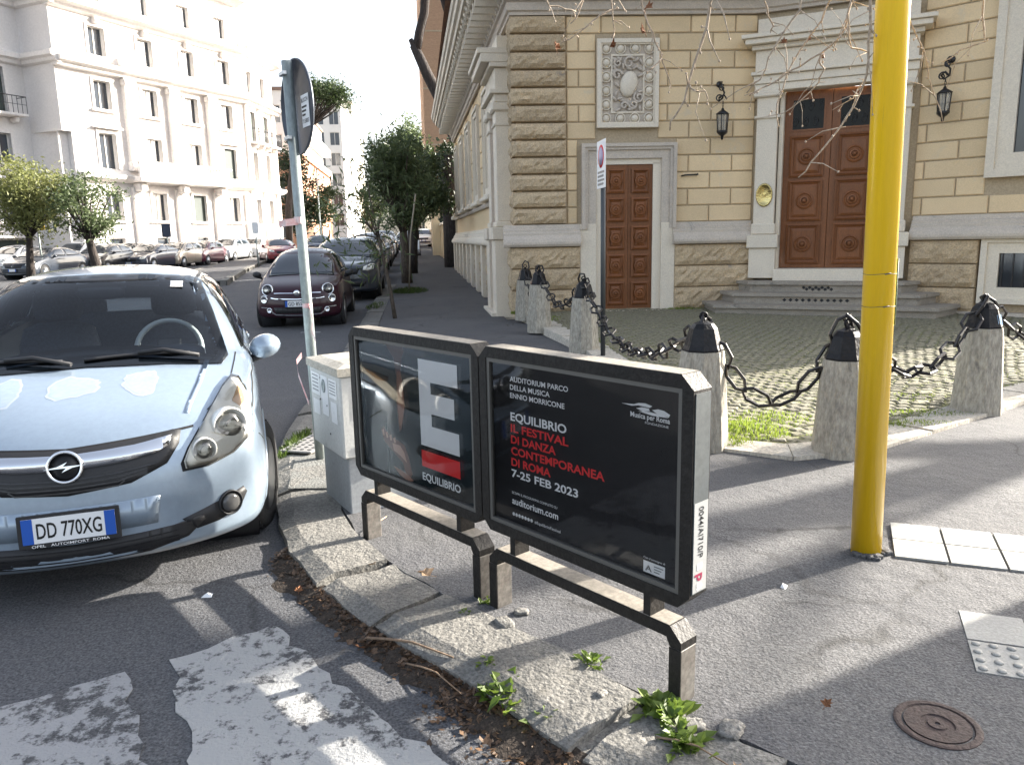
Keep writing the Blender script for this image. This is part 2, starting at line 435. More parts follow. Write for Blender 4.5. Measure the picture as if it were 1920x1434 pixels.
# kerb stones
kerb = MB().sweep([(.02, PAVE - .35), (.34, PAVE - .35), (.34, PAVE - .03), (.02, PAVE - .03), (.02, PAVE - .35)], KERB[1:17]).build('kerb', M_['kerb'])
struct(kerb)
kd = densify(KERB[1:19], .12, False); ko = offset_line(kd, .355)
i = 0; lens = [.62, .5, .78, .44, .7, .58, .85, .5, .66]
kk = 0
while i < len(kd) - 3:
    n = max(3, int(lens[kk % len(lens)] / .12)); j = min(len(kd) - 1, i + n)
    dz = rg.uniform(-.006, .012); tl = rg.uniform(-.01, .01)
    top = []
    g_ = .012
    seg = kd[i:j + 1]; sego = ko[i:j + 1]
    vs = []; m = len(seg)
    for k in range(m):
        for t, src in ((0, .0), (.25, 0), (.75, 0), (1, 0)):
            x = lerp(seg[k][0], sego[k][0], t); y = lerp(seg[k][1], sego[k][1], t)
            if k == 0 or k == m - 1:
                q = seg[1 if k == 0 else m - 2]; L_ = hypot(q[0] - seg[k][0], q[1] - seg[k][1]); e = g_ + rg.uniform(0, .02)
                x += (q[0] - seg[k][0]) / L_ * e; y += (q[1] - seg[k][1]) / L_ * e
            x += rg.uniform(-.008, .008); y += rg.uniform(-.008, .008)
            z = PAVE + gz(x, y) + .004 + dz + tl * (k / m - .5) + rg.uniform(-.004, .004) - (.022 if t == 0 else 0)
            vs.append((x, y, z))
    fs = [(k * 4 + c, k * 4 + c + 1, (k + 1) * 4 + c + 1, (k + 1) * 4 + c) for k in range(m - 1) for c in range(3)]
    # sides
    ring = [k * 4 for k in range(m)] + [(m - 1) * 4 + c for c in (1, 2, 3)] + [k * 4 + 3 for k in range(m - 2, -1, -1)] + [2, 1]
    o = len(vs); vs += [(vs[r][0], vs[r][1], vs[r][2] - .2) for r in ring]; R = len(ring)
    fs += [(ring[r], ring[(r + 1) % R], o + (r + 1) % R, o + r) for r in range(R)]
    MB().add(vs, fs).build('kerb_stone', M_['kerb'], kerb, fix=True)
    i = j; kk += 1

# zebra crossing: worn paint
def paintmat(name, thr, col=(.62, .62, .60)):
    m = mat(name, (.078, .078, .082), .85, fine=(95, .5), bump=1.0, bscale=75, world=True)
    t = m.node_tree; L = t.links.new; b = t.nodes['Principled BSDF']
    g = t.nodes.new('ShaderNodeNewGeometry')
    acc = None
    for sc, wt in ((3.0, .5), (16, .5)):
        n = t.nodes.new('ShaderNodeTexNoise'); n.inputs['Scale'].default_value = sc; n.inputs['Detail'].default_value = 8; n.inputs['Roughness'].default_value = .72; L(g.outputs['Position'], n.inputs['Vector'])
        mu = t.nodes.new('ShaderNodeMath'); mu.operation = 'MULTIPLY'; mu.inputs[1].default_value = wt; L(n.outputs['Fac'], mu.inputs[0])
        if acc is None: acc = mu.outputs[0]
        else:
            ad = t.nodes.new('ShaderNodeMath'); L(acc, ad.inputs[0]); L(mu.outputs[0], ad.inputs[1]); acc = ad.outputs[0]
    r = t.nodes.new('ShaderNodeMapRange'); r.inputs[1].default_value = thr; r.inputs[2].default_value = thr + .05; L(acc, r.inputs[0])
    src = b.inputs['Base Color'].links[0].from_socket
    mx = t.nodes.new('ShaderNodeMix'); mx.data_type = 'RGBA'; L(r.outputs[0], mx.inputs[0]); L(src, mx.inputs[6]); mx.inputs[7].default_value = (*col, 1); L(mx.outputs[2], b.inputs['Base Color'])
    return m
PAINT = paintmat('worn_road_paint', .445, (.36, .36, .355))
PAINT2 = paintmat('faded_road_paint', .462, (.30, .30, .305))
def ragged(pl, j=.022, seed=5):
    q = random.Random(seed); return [(x + q.uniform(-j, j), y + q.uniform(-j, j)) for x, y in densify(pl, .07)]
zeb = struct(MB().prism(ragged([(-1.04, 3.0), (-.47, 2.36), (.3, 1.55), (-.3, 1.1), (-.95, 2.02), (-1.36, 2.74)]), ROAD + .001, ROAD + .005).build('zebra_crossing', PAINT))
MB().prism(ragged([(-1.5, 2.66), (-1.1, 2.05), (-.4, .95), (-1.5, .8), (-2.3, 1.9), (-2.05, 2.3)]), ROAD + .001, ROAD + .005).build('crossing_stripe', PAINT2, zeb)
struct(MB().prism([(-3.4, 13.6), (-3.75, 13.62), (-3.75, 13.7), (-3.4, 13.68)], ROAD + .001, ROAD + .005).build('road_marking', PAINT))

# pale paving tiles let into the asphalt
TILE = mat('cement_tile', (.34, .335, .31), .65, var=(.28, .275, .26), vscale=4, fine=(80, .12), bump=.3, bscale=60, rnd=.06, stain=(.3, .29, .27, .66, .1), sscale=3)
pt = thing('tile_path', 'strip of pale cement tiles in two rows beside the yellow pole', 'paving', (1.98, 3.85, 0), 0)
ex = Vector((.93, -.36)).normalized(); ey = Vector((-.40, -.92)).normalized()
def tile_row(parent, o, n, rows, wx, wy, bumps=False, zz=0.010):
    for r in range(rows):
        for c in range(n):
            p = o + ex * (c * wx) + ey * (r * wy)
            q = [p + ex * .006 + ey * .006, p + ex * (wx - .006) + ey * .006, p + ex * (wx - .006) + ey * (wy - .006), p + ex * .006 + ey * (wy - .006)]
            z = PAVE + zz + rg.uniform(-.002, .003)
            t = MB().prism([(v.x, v.y) for v in q], z - .05, z).build('tile', TILE, parent)
            if bumps:
                mb = MB()
                for bi_ in range(4):
                    for bj in range(4):
                        c_ = p + ex * (wx * (bi_ + .5) / 4) + ey * (wy * (bj + .5) / 4)
                        mb.lathe([(.016, 0), (.014, .005), (.008, .007), (0, .007)], 8, Matrix.Translation((c_.x, c_.y, z)))
                mb.build('tactile_bump', TILE, t)
pt.location = (0, 0, 0)
tile_row(pt, Vector((1.98, 3.85)), 6, 2, .235, .24)
pt2 = thing('tactile_path', 'pale tactile paving with raised dots at the right edge, half in shade', 'paving')
tile_row(pt2, Vector((1.79, 2.89)), 5, 1, .23, .25)
tile_row(pt2, Vector((1.69, 2.66)), 5, 1, .23, .24, True)
# manhole cover
RUST = mat('rusty_iron', (.07, .047, .042), .75, metal=.2, var=(.05, .038, .036), vscale=12, fine=(80, .3), bump=.6, bscale=60)
mh = thing('manhole_cover', 'round rusty iron cover set in the asphalt at lower right', 'manhole cover', (1.31, 2.16, PAVE - .004))
MB().lathe([(.125, 0), (.125, .012), (.118, .014), (.105, .014), (.1, .006), (0, .006)], 28, sm=False).build('rim', RUST, mh)
MB().lathe([(.096, 0), (.096, .013), (.05, .013), (.048, .009), (.03, .009), (.028, .013), (.008, .013), (.006, .005), (0, .005)], 24, sm=False).build('lid', RUST, mh)
# perforated grey grate
GRATE = mat('grey_grate', (.27, .26, .25), .6, metal=.2, fine=(60, .2), bump=.3, bscale=60)
gr = thing('drain_grate', 'small grey perforated drain cover behind the utility box', 'drain cover', (-1.52, 5.72, PAVE + .012), radians(75))
box('plate', GRATE, gr, -.3, .3, -.13, .13, 0, .016, .004)
hm = MB()
for i in range(9):
    for j in range(4): hm.lathe([(.017, .0162), (.017, .0172), (0, .0172)], 8, Matrix.Translation((-.25 + i * .062, -.09 + j * .06, 0)))
hm.build('hole', M_['dark'], gr)
# pale concrete patch round the grate
sheet('concrete_patch', [(-1.56, 5.3), (-1.42, 4.62), (-1.0, 4.6), (-.8, 4.95), (-1.05, 5.45), (-1.3, 5.5)], lambda x, y: PAVE + .012, mat('patch_concrete', (.19, .19, .18), .9, var=(.15, .15, .14), vscale=6, fine=(90, .5), bump=1, bscale=60, world=True), .2, .05)['kind'] = 'structure'
# forecourt cobbles: arcs of small blocks
def cobble_mesh(seed, sx=.112, sy=.1, h=.017):
    r = random.Random(seed); a = sx / 2; b = sy / 2
    q = [(-a, -b), (a, -b), (a, b), (-a, b)]; q = [(x + r.uniform(-.008, .008), y + r.uniform(-.008, .008)) for x, y in q]
    vs = [(x, y, -.02) for x, y in q] + [(x * .94, y * .94, h * .55) for x, y in q] + [(x * .66, y * .66, h + r.uniform(-.002, .002)) for x, y in q]
    fs = [(0, 1, 5, 4), (1, 2, 6, 5), (2, 3, 7, 6), (3, 0, 4, 7), (4, 5, 9, 8), (5, 6, 10, 9), (6, 7, 11, 10), (7, 4, 8, 11), (8, 9, 10, 11)]
    return vs, fs
CM = [cobble_mesh(s) for s in range(8)]
spots = []
y = 4.9; row = 0
while y < 14.6:
    x = .2
    while x < 9:
        ya = y + .22 * abs(sin(x * 1.6)) + rg.uniform(-.006, .006)
        xx = x + (row % 2) * .06 + rg.uniform(-.008, .008)
        if inside((xx, ya), cob_poly): spots.append((xx, ya, rg.uniform(-.12, .12) + .28 * cos(xx * 1.6) * (1 if sin(xx * 1.6) > 0 else -1)))
        x += .121
    y += .112; row += 1
vis = [s for s in spots if abs(s[0]) < .66 * s[1] and s[1] > 4.9 and s[0] > s[1] * .255]
vis.sort(key=lambda s: hypot(s[0], s[1])); near = set(vis[:295])
CMM = []
for vs, fs in CM:
    me = MB().add(vs, fs).mesh('cobble'); me.materials.append(M_['cobble']); CMM.append(me)
fieldmb = MB()
for k, s in enumerate(spots):
    M = Matrix.Translation((s[0], s[1], fz(s[0], s[1]) + rg.uniform(-.004, .004))) @ Matrix.Rotation(s[2], 4, 'Z')
    if s in near:
        o = mobj('cobble', CMM[k % 8], None, fore, M)
    else:
        vs, fs = CM[k % 8]; fieldmb.add([M @ Vector(v) for v in vs], fs)
f_ = fieldmb.build('cobble_field', mat('cobble_mass', (.17, .155, .12), .8, var=(.20, .19, .115), vscale=7, vamt=1, fine=(30, .35), world=True, bump=.4, bscale=40), fore); f_['kind'] = 'stuff'

# the raised central strip across the street, with its kerbs, and the far pavement
MED = [(-9.5, 26), (-12.3, 26), (-14.5, 34), (-17.5, 48), (-19, 62), (-17.2, 62), (-14.6, 46), (-11.6, 34)]
def mz(x, y): return ROAD + gz(x, y) + .15
med = struct(sheet('median', MED, mz, M_['pave'], 3, .3))
mp_ = densify(MED + [MED[0]], 1.2, False)
for i in range(len(mp_) - 1):
    a, b = mp_[i], mp_[i + 1]; t = Vector((b[0] - a[0], b[1] - a[1])); l = t.length; t.normalize(); n = Vector((t.y, -t.x)) * -.22
    q = [(a[0] + t.x * .01, a[1] + t.y * .01), (b[0] - t.x * .01, b[1] - t.y * .01), (b[0] - n.x, b[1] - n.y), (a[0] - n.x, a[1] - n.y)]
    z = mz(*a) + .02
    MB().prism(q, z - .28, z).build('kerb_stone', M_['kerb'], med)
FARP = [(-60, 24), (-27.5, 42.5), (-21, 53), (-18.6, 66), (-20.8, 80), (-24, 130), (-34, 130), (-34, 60), (-80, 30)]
struct(sheet('far_pavement', FARP, lambda x, y: ROAD + gz(x, y) + .13, M_['pave'], 5, .3))

# ============================================================ THE VILLA ON THE CORNER
villa = thing('villa', 'ochre ashlar villa with bossed quoins and brown wooden doors on the corner', 'building', (0, 0, 0))
FA = frame(.14, 14.30, radians(2.5)); FD = frame(4.49, 14.49, radians(-24.6)); FR = frame(6.87, 13.40, radians(-45)); FS = frame(.14, 14.30, atan2(-1, .127))
A_L = 4.35; D_L = 2.62; R_L = 2.95
Z0, ZP, ZM, ZT = .25, 1.46, 1.86, 5.42       # ground, top of plinth, top of plinth moulding, under the upper moulding
NC = 12; CH = (ZT - ZM) / NC
def mould(name, m, parent, s0, s1, prof, M=None):
    """profile of (out,z) run along the wall; the back is closed inside the wall"""
    pts = [(-o, z) for o, z in prof] + [(.12, prof[-1][1]), (.12, prof[0][1])]
    return MB().prism(pts, s0, s1, axis='x').build(name, m, parent, M)
wallA = MB().box(0.02, A_L + .06, .03, .5, Z0 - .3, 7.2).build('wall', M_['plaster_back'], villa, FA)
wallD = MB().box(-.06, D_L + .06, .03, .12, 4.4, 7.2).box(-.05, .45, .03, .5, Z0 - .3, 4.4).box(2.1, D_L + .05, .03, .5, Z0 - .3, 4.4).build('wall', M_['plaster_back'], villa, FD)
wallR = MB().box(0, R_L, .03, .5, Z0 - .3, 7.2).build('wall', M_['plaster_back'], villa, FR)
MB().box(R_L - .3, R_L - .01, .2, 9, Z0 - .3, 7.2).build('end_wall', M_['plaster'], villa, FR)
wallS = MB().box(-18.2, -.02, .03, .5, -.2, 7.2).build('wall', M_['plaster'], villa, FS)
# block courses
_bm = {}
def block(parent, m, s0, s1, z0, z1, proud=.0, name='ashlar_block', g=.011):
    k = (round(s1 - s0, 3), round(z1 - z0, 3), round(proud, 3), m.name)
    if k not in _bm:
        w_, h_ = s1 - s0 - 2 * g, z1 - z0 - 2 * g; b = .014
        f = [(-w_ / 2, h_ / -2), (w_ / 2, h_ / -2), (w_ / 2, h_ / 2), (-w_ / 2, h_ / 2)]
        y1 = -proud
        vs = [(x, .05, z) for x, z in f] + [(x, y1 + b, z) for x, z in f] + [(x - b * (1 if x > 0 else -1), y1, z - b * (1 if z > 0 else -1)) for x, z in f]
        fs = [(0, 1, 5, 4), (1, 2, 6, 5), (2, 3, 7, 6), (3, 0, 4, 7), (4, 5, 9, 8), (5, 6, 10, 9), (6, 7, 11, 10), (7, 4, 8, 11), (8, 9, 10, 11)]
        me = MB().add(vs, fs).mesh(name); me.materials.append(m); _bm[k] = me
    return mobj(name, _bm[k], None, parent, Matrix.Translation(((s0 + s1) / 2, 0, (z0 + z1) / 2)))
def courses(parent, s0, s1, holes, ln=.78, phase=0.0, m=None):
    for c in range(NC):
        z0 = ZM + c * CH; z1 = z0 + CH
        # free spans
        spans = [(s0, s1)]
        for h0, h1, hz0, hz1 in holes:
            if z1 > hz0 + .03 and z0 < hz1 - .03:
                ns = []
                for a, b in spans:
                    if h1 <= a or h0 >= b: ns.append((a, b))
                    else:
                        if h0 - a > .04: ns.append((a, h0))
                        if b - h1 > .04: ns.append((h1, b))
                spans = ns
        for a, b in spans:
            off = phase + (c % 2) * ln * .5
            e = [a]
            k = math.ceil((a - off) / ln + .12)
            while off + k * ln < b - .12:
                e.append(round(off + k * ln, 4)); k += 1
            e.append(b)
            for i in range(len(e) - 1): block(parent, m or M_['plaster'], e[i], e[i + 1], z0, z1)
DOORH = (1.13, 2.92, 0, 3.2)
courses(wallA, .93, A_L, [DOORH, (1.46, 2.58, 3.55, 5.0)], .8, .35)
courses(wallD, -.0, D_L, [(0.0, D_L, 0, 5.28)], .78, .2)
courses(wallR, 0, R_L, [(1.08, 2.8, 2.4, 5.5)], 1.0, .15)
# bossed stones
def rustic(parent, s0, s1, z0, z1, out, seed, side=False, m=None, name='bossed_stone', depth=.3):
    r = random.Random(seed); g = .016; ch = .035
    a, b, c, d = s0 + g, s1 - g, z0 + g, z1 - g
    nx = max(4, int((b - a) / .07)); nz = max(3, int((d - c) / .06)); vs = []; fs = []
    def bump(u, v):
        e = min(u, 1 - u) * (b - a); f = min(v, 1 - v) * (d - c); k = min(1, e / .06, f / .06)
        return max(0, k)
    for j in range(nz + 1):
        for i in range(nx + 1):
            u, v = i / nx, j / nz; k = bump(u, v)
            vs.append((lerp(a, b, u), -out - k * (.035 + r.uniform(-.018, .03)), lerp(c, d, v)))
    W = nx + 1
    fs = [(j * W + i, j * W + i + 1, (j + 1) * W + i + 1, (j + 1) * W + i) for j in range(nz) for i in range(nx)]
    mb = MB().add(vs, fs)
    # body behind with chamfer
    q = [(a, c), (b, c), (b, d), (a, d)]
    q2 = [(a - g * .8, c - g * .8), (b + g * .8, c - g * .8), (b + g * .8, d + g * .8), (a - g * .8, d + g * .8)]
    vs = [(x, -out, z) for x, z in q] + [(x, -out + ch, z) for x, z in q2] + [(x, depth, z) for x, z in q2]
    mb.add(vs, [(1, 0, 4, 5), (2, 1, 5, 6), (3, 2, 6, 7), (0, 3, 7, 4), (5, 4, 8, 9), (6, 5, 9, 10), (7, 6, 10, 11), (4, 7, 11, 8)])
    if side:      # rough left return of a corner stone
        ny = 6; vs = []; x0 = a - .012
        for j in range(nz + 1):
            for i in range(ny + 1):
                u, v = i / ny, j / nz; k = min(1, min(u, 1 - u) * .55 / .06, min(v, 1 - v) * (d - c) / .06)
                vs.append((x0 - max(0, k) * (.03 + r.uniform(-.015, .025)), lerp(.52, -out + .01, u), lerp(c, d, v)))
        mb.add(vs, [(j * (ny + 1) + i, j * (ny + 1) + i + 1, (j + 1) * (ny + 1) + i + 1, (j + 1) * (ny + 1) + i) for j in range(nz) for i in range(ny)])
        mb.box(x0, a + .05, -out + .01, .52, c, d)
    return mb.build(name, m or M_['rustic'], parent)
for c in range(NC):
    rustic(wallA, -.06, .92, ZM + c * CH + .01, ZM + (c + 1) * CH - .01, .07, 100 + c, True)
PH = [Z0 + .02, .68, 1.07, ZP]
for c in range(3):
    rustic(wallA, -.12, 1.16, PH[c], PH[c + 1], .12, 200 + c, True)
    rustic(wallA, 2.9, A_L + .04, PH[c], PH[c + 1], .12, 210 + c)
    rustic(wallR, .05, 1.1, PH[c], PH[c + 1], .12, 220 + c)
box('foundation', M_['stone_grey'], wallA, 2.86, 3.7, -.17, .1, Z0 - .2, Z0 + .03)
box('foundation', M_['stone_grey'], wallR, .0, R_L, -.17, .1, Z0 - .2, Z0 + .05)
PROF = [(.11, ZP), (.2, ZP + .01), (.225, ZP + .05), (.225, ZP + .09), (.2, ZP + .15), (.15, ZP + .2), (.14, ZP + .21), (.14, ZP + .25), (.11, ZP + .27), (.11, ZP + .31), (.07, ZP + .33), (.06, ZP + .4), (.0, ZP + .4)]
mould('plinth_moulding', M_['stone_grey'], wallA, -.24, 1.16, PROF)
mould('plinth_moulding', M_['stone_grey'], wallA, 2.86, A_L - .02, PROF)
mould('plinth_moulding', M_['stone_grey'], wallR, .06, R_L, PROF)
# upper mouldings, frieze, brackets and cornice
UPROF = [(.0, ZT), (.06, ZT), (.07, ZT + .05), (.11, ZT + .07), (.11, ZT + .2), (.16, ZT + .22), (.16, ZT + .3), (.2, ZT + .33), (.2, ZT + .36), (.08, ZT + .38), (.0, ZT + .38)]
CPROF = [(.0, 6.1), (.72, 6.1), (.74, 6.2), (.8, 6.22), (.82, 6.32), (.86, 6.34), (.88, 6.46), (.8, 6.5), (.0, 6.6)]
pth = []
def fw_(F, s, y=0): v = F @ Vector((s, y, 0)); return (v.x, v.y)
path = [fw_(FS, -18.2), fw_(FS, 0), fw_(FA, A_L * .9), fw_(FA, A_L), fw_(FD, D_L * .5), fw_(FR, 0), fw_(FR, R_L)]
path = [path[0], path[1], fw_(FA, 3.7), fw_(FA, 4.25), fw_(FD, .25), fw_(FD, D_L - .25), fw_(FR, .25), fw_(FR, R_L)]
up_ = MB().sweep(UPROF, path).build('upper_moulding', M_['stone_grey'], villa, fix=True)
co_ = MB().sweep(CPROF, path).build('cornice', M_['stone'], villa, fix=True)
MB().sweep([(.02, ZT + .3), (.03, 6.15)], path[2:]).build('frieze', M_['plaster'], villa, fix=True)
# S-shaped brackets under the cornice
def bracket_mesh():
    top = []; bot = []
    for i in range(13):
        t = i / 12; o = lerp(.06, .66, t); z = 5.8 + .3 * (smooth01(t)) * .85 + .03 * sin(t * pi * 2)
        bot.append((o, z - .12 * (1 - t) - .02 + .05 * sin(t * pi)))
    pts = [(-o, z) for o, z in bot] + [(-.68, 6.1), (.0, 6.1), (.0, 5.66)]
    mb = MB().prism(pts, -.085, .085, axis='x')
    for sx in (-.095, .095):     # scroll eyes
        for (o, z, r) in ((.12, 5.74, .085), (.6, 6.03, .06)):
            mb.lathe([(r, -.012), (r, .0), (r * .6, .012), (r * .55, .004), (r * .3, .018), (0, .02)], 12, Matrix.Translation((sx, -o, z)) @ Matrix.Rotation(radians(90 if sx > 0 else -90), 4, 'Y'))
    mb.box(-.05, .05, -.6, -.1, 5.72, 5.9)
    return mb
bme = bracket_mesh().mesh('bracket'); bme.materials.append(M_['stone'])
n = 40
for i in range(n): mobj('bracket', bme, None, villa, FS @ Matrix.Translation((-.12 - i * .452, 0, 0)))
for F, L_, s0 in ((FA, A_L, .3), (FD, D_L, .25), (FR, R_L, .3)):
    k = 0
    while s0 + k * .452 < L_ - .1: mobj('bracket', bme, None, villa, F @ Matrix.Translation((s0 + k * .452, 0, 0))); k += 1
# roof
MB().add([(-.8, 13.5, 6.5), (-3.0, 32.5, 6.5), (12, 34, 6.5), (12, 20, 6.5), (9.6, 11.0, 6.5), (7.2, 12.6, 6.5), (4.4, 13.7, 6.5)], [tuple(range(7))[::-1]]).build('roof', mat('roof_tile', (.25, .13, .08), .85, var=(.18, .1, .07)), villa)
# panelled doors with rosettes
_ros = None
def rosette_mesh():
    return MB().lathe([(.15, 0), (.15, .016), (.128, .03), (.11, .012), (.095, .012), (.08, .034), (.055, .04), (.044, .018), (.034, .02), (.03, .055), (.016, .068), (0, .07)], 20, Matrix.Rotation(radians(90), 4, 'X'), sm=False)
ROS = rosette_mesh().mesh('rosette'); ROS.materials.append(M_['wood'])
def panel_mesh(w_, h_):
    mb = MB(); o = [(-w_ / 2, -h_ / 2), (w_ / 2, -h_ / 2), (w_ / 2, h_ / 2), (-w_ / 2, h_ / 2)]
    def ring(k, y): return [(x * (1 - k / (w_ / 2)), y, z * (1 - k / (h_ / 2))) for x, z in o]
    rs = [ring(0, 0), ring(0, -.012), ring(.03, -.03), ring(.036, -.006), ring(.075, .016), ring(.078, .004), ring(.12, -.012)]
    vs = [p for r in rs for p in r]; fs = []
    for i in range(len(rs) - 1): fs += [(i * 4 + k, i * 4 + (k + 1) % 4, (i + 1) * 4 + (k + 1) % 4, (i + 1) * 4 + k) for k in range(4)]
    fs.append([len(vs) - 4 + k for k in range(4)])
    return mb.add(vs, fs)
def door_leaf(parent, F, s0, s1, z0, z1, y, rows, glass=None, label=None):
    """one leaf; rows are panel centres in fractions"""
    L_ = box('door_leaf', M_['wood'], parent, s0, s1, y, y + .06, z0, z1, .004, F)
    w_ = (s1 - s0); n = len(rows)
    for (zc, h_, kind) in rows:
        if kind == 'p':
            me = panel_mesh(w_ * .74, h_).mesh('door_panel'); me.materials.append(M_['wood'])
            mobj('door_panel', me, None, L_, Matrix.Translation(((s0 + s1) / 2, y - .02, zc)))
            mobj('rosette', ROS, None, L_, Matrix.Translation(((s0 + s1) / 2, y - .03, zc)) @ Matrix.Scale(min(1, h_ / .5, w_ * .74 / .46), 4))
        else:
            box('door_glass', M_['door_glass'], L_, s0 + w_ * .17, s1 - w_ * .17, y - .006, y + .01, zc - h_ / 2, zc + h_ / 2)
            MB().box(s0 + w_ * .13, s1 - w_ * .13, y - .016, y + .01, zc - h_ / 2 - .03, zc - h_ / 2).box(s0 + w_ * .13, s1 - w_ * .13, y - .016, y + .01, zc + h_ / 2, zc + h_ / 2 + .03).box(s0 + w_ * .13, s0 + w_ * .17, y - .016, y + .01, zc - h_ / 2, zc + h_ / 2).box(s1 - w_ * .17, s1 - w_ * .13, y - .016, y + .01, zc - h_ / 2, zc + h_ / 2).build('glass_bead', M_['wood'], L_)
            gm = MB()       # wrought scrolls
            for q in range(6):
                cx = s0 + w_ * (.24 + .105 * q); gm.tube([(cx + .05 * cos(t) * (1 - t / 14), y - .014, zc - .0 + (q % 2 - .5) * .26 + .1 * sin(t) * (1 - t / 14)) for t in [k * .7 for k in range(14)]], .006, 5)
            gm.build('scroll_grille', M_['iron'], L_)
    return L_
# small door
dr = M_['wood']
JD = MB().box(1.42, 1.6, -.02, .34, Z0 - .05, 2.92).box(2.5, 2.68, -.02, .34, Z0 - .05, 2.92).box(1.42, 2.68, -.02, .34, 2.9, 3.04).build('door_jamb', M_['stone'], villa, FA)
FO = [(.0, 0), (.07, 0), (.1, .03), (.1, .12), (.14, .14), (.15, .2), (.11, .22), (.0, .26)]
fm = MB()
for (y0, y1, in0, in1) in ((-.07, .1, .0, .15), (-.11, .1, .15, .2), (-.14, .1, .2, .26)):
    a, b, t = 1.45 - in0, 2.65 + in0, 3.0 + in0
    a2, b2, t2 = 1.45 - in1, 2.65 + in1, 3.0 + in1
    lo = ZM - .1
    fm.prism([(a2, lo), (a, lo), (a, t), (b, t), (b, lo), (b2, lo), (b2, t2), (a2, t2)], y0, y1, axis='y')
fm.build('door_frame', M_['stone_grey'], villa, FA, fix=True)
for a_, b2_ in ((1.16, 1.45), (2.65, 2.9)): box('door_pier', M_['stone'], villa, a_, b2_, -.09, .1, Z0 - .05, ZM, 0, FA)
hole_back = box('door_recess', M_['dark'], villa, 1.55, 2.55, .24, .3, Z0 - .05, 2.95, 0, FA)
rows5 = [(.58 + i * .507, .43, 'p') for i in range(5)]
# carve: the wall behind the door sits further back than the leaves
door_leaf(villa, FA, 1.6, 2.047, .3, 2.9, .012, rows5); door_leaf(villa, FA, 2.053, 2.5, .3, 2.9, .012, rows5)
box('threshold', M_['stone'], villa, 1.3, 2.8, -.28, .1, Z0 - .15, Z0 + .03, .01, FA)
# carved panel with egg border
rel = box('relief_panel', M_['stone_grey'], villa, 1.5, 2.54, -.02, .06, 3.56, 4.99, .01, FA)
rf = MB()
for (a, o) in ((0, .1), (.05, .07)):
    rf.prism([(1.48 + a, 3.54 + a), (2.56 - a, 3.54 + a), (2.56 - a, 5.01 - a), (1.48 + a, 5.01 - a)], 0, 0.0001, axis='y') if False else None
def rect_ring(mb, x0, x1, z0, z1, w_, y0, y1):
    mb.box(x0, x1, y0, y1, z0, z0 + w_); mb.box(x0, x1, y0, y1, z1 - w_, z1); mb.box(x0, x0 + w_, y0, y1, z0 + w_, z1 - w_); mb.box(x1 - w_, x1, y0, y1, z0 + w_, z1 - w_)
rect_ring(rf, 1.47, 2.57, 3.53, 5.02, .07, -.1, .05); rect_ring(rf, 1.54, 2.5, 3.6, 4.95, .025, -.075, .05); rect_ring(rf, 1.72, 2.32, 3.78, 4.77, .03, -.05, .05)
rf.build('relief_frame', M_['stone'], rel)
egg = MB().lathe([(0, -.07)] + [(.072 * sin(t), -.0 - .065 * cos(t)) for t in [.3 * k for k in range(1, 6)]] + [(.085, -.005), (.088, -.03), (.1, -.035), (.105, 0)], 16, Matrix.Rotation(radians(-90), 4, 'X') @ Matrix.Scale(-1, 4, (0, 0, 1)))
egg = MB()
egg.lathe([(0, .075), (.03, .07), (.055, .052), (.07, .025), (.072, 0)], 14, Matrix.Rotation(radians(90), 4, 'X'))
egg.lathe([(.078, 0), (.085, .045), (.1, .045), (.106, 0)], 14, Matrix.Rotation(radians(90), 4, 'X'))
eme = egg.mesh('egg'); eme.materials.append(M_['stone'])
zs = [3.69 + i * .2344 for i in range(6)]
for i, z in enumerate(zs):
    for j, x in enumerate([1.635, 1.89, 2.15, 2.405]):
        if i in (0, 5) or j in (0, 3):
            mobj('egg', eme, None, rel, Matrix.Translation((x, -.02, z)) @ Matrix.Scale(.94, 4))
cart = MB()
cart.lathe([(.17, 0), (.16, .04), (.13, .065), (.08, .085), (0, .095)], 20, Matrix.Translation((2.04, -.03, 4.27)) @ Matrix.Rotation(radians(12), 4, 'Y') @ Matrix.Diagonal((.95, 1, 1.35, 1)) @ Matrix.Rotation(radians(90), 4, 'X'))
cart.build('shield', M_['stone'], rel)
sc = MB()
def spiral(mb, cx, cz, r, a0, turns, rad, y=-.06):
    pts = []
    N_ = int(14 * turns) + 2
    for k in range(N_): t = k / (N_ - 1); a = a0 + t * turns * 2 * pi; rr = r * (1 - .8 * t); pts.append((cx + rr * cos(a), y - .02 * t, cz + rr * sin(a)))
    mb.tube(pts, [rad * (1 - .4 * k / N_) for k in range(N_)], 6)
for (cx, cz, r, a0, tn) in ((1.83, 4.42, .09, 0, 1.3), (2.25, 4.44, .09, pi, -1.3), (1.86, 4.06, .1, 1, -1.4), (2.22, 4.04, .1, 2, 1.4), (1.96, 3.9, .07, 0, 1.2), (2.12, 3.92, .08, pi, 1.3), (2.04, 4.62, .11, .5, 1.2), (1.84, 4.62, .07, 2, 1.2), (2.26, 4.6, .06, 2, -1.2)): spiral(sc, cx, cz, r, a0, tn, .025)
sc.build('scrollwork', M_['stone_grey'], rel)
lf = MB(); r_ = random.Random(5)
for k in range(34):
    x, z = r_.uniform(1.78, 2.28), r_.uniform(3.83, 4.73)
    if hypot((x - 2.04) / .19, (z - 4.27) / .25) < 1: continue
    lf.lathe([(.0, .05), (.025, .04), (.04, .015), (.042, 0)], 7, Matrix.Translation((x, -.035, z)) @ Matrix.Rotation(r_.uniform(-1.5, 1.5), 4, 'Y') @ Matrix.Diagonal((.7, 1, 1.6, 1)) @ Matrix.Rotation(radians(90), 4, 'X'))
lf.build('acanthus', M_['stone_grey'], rel)
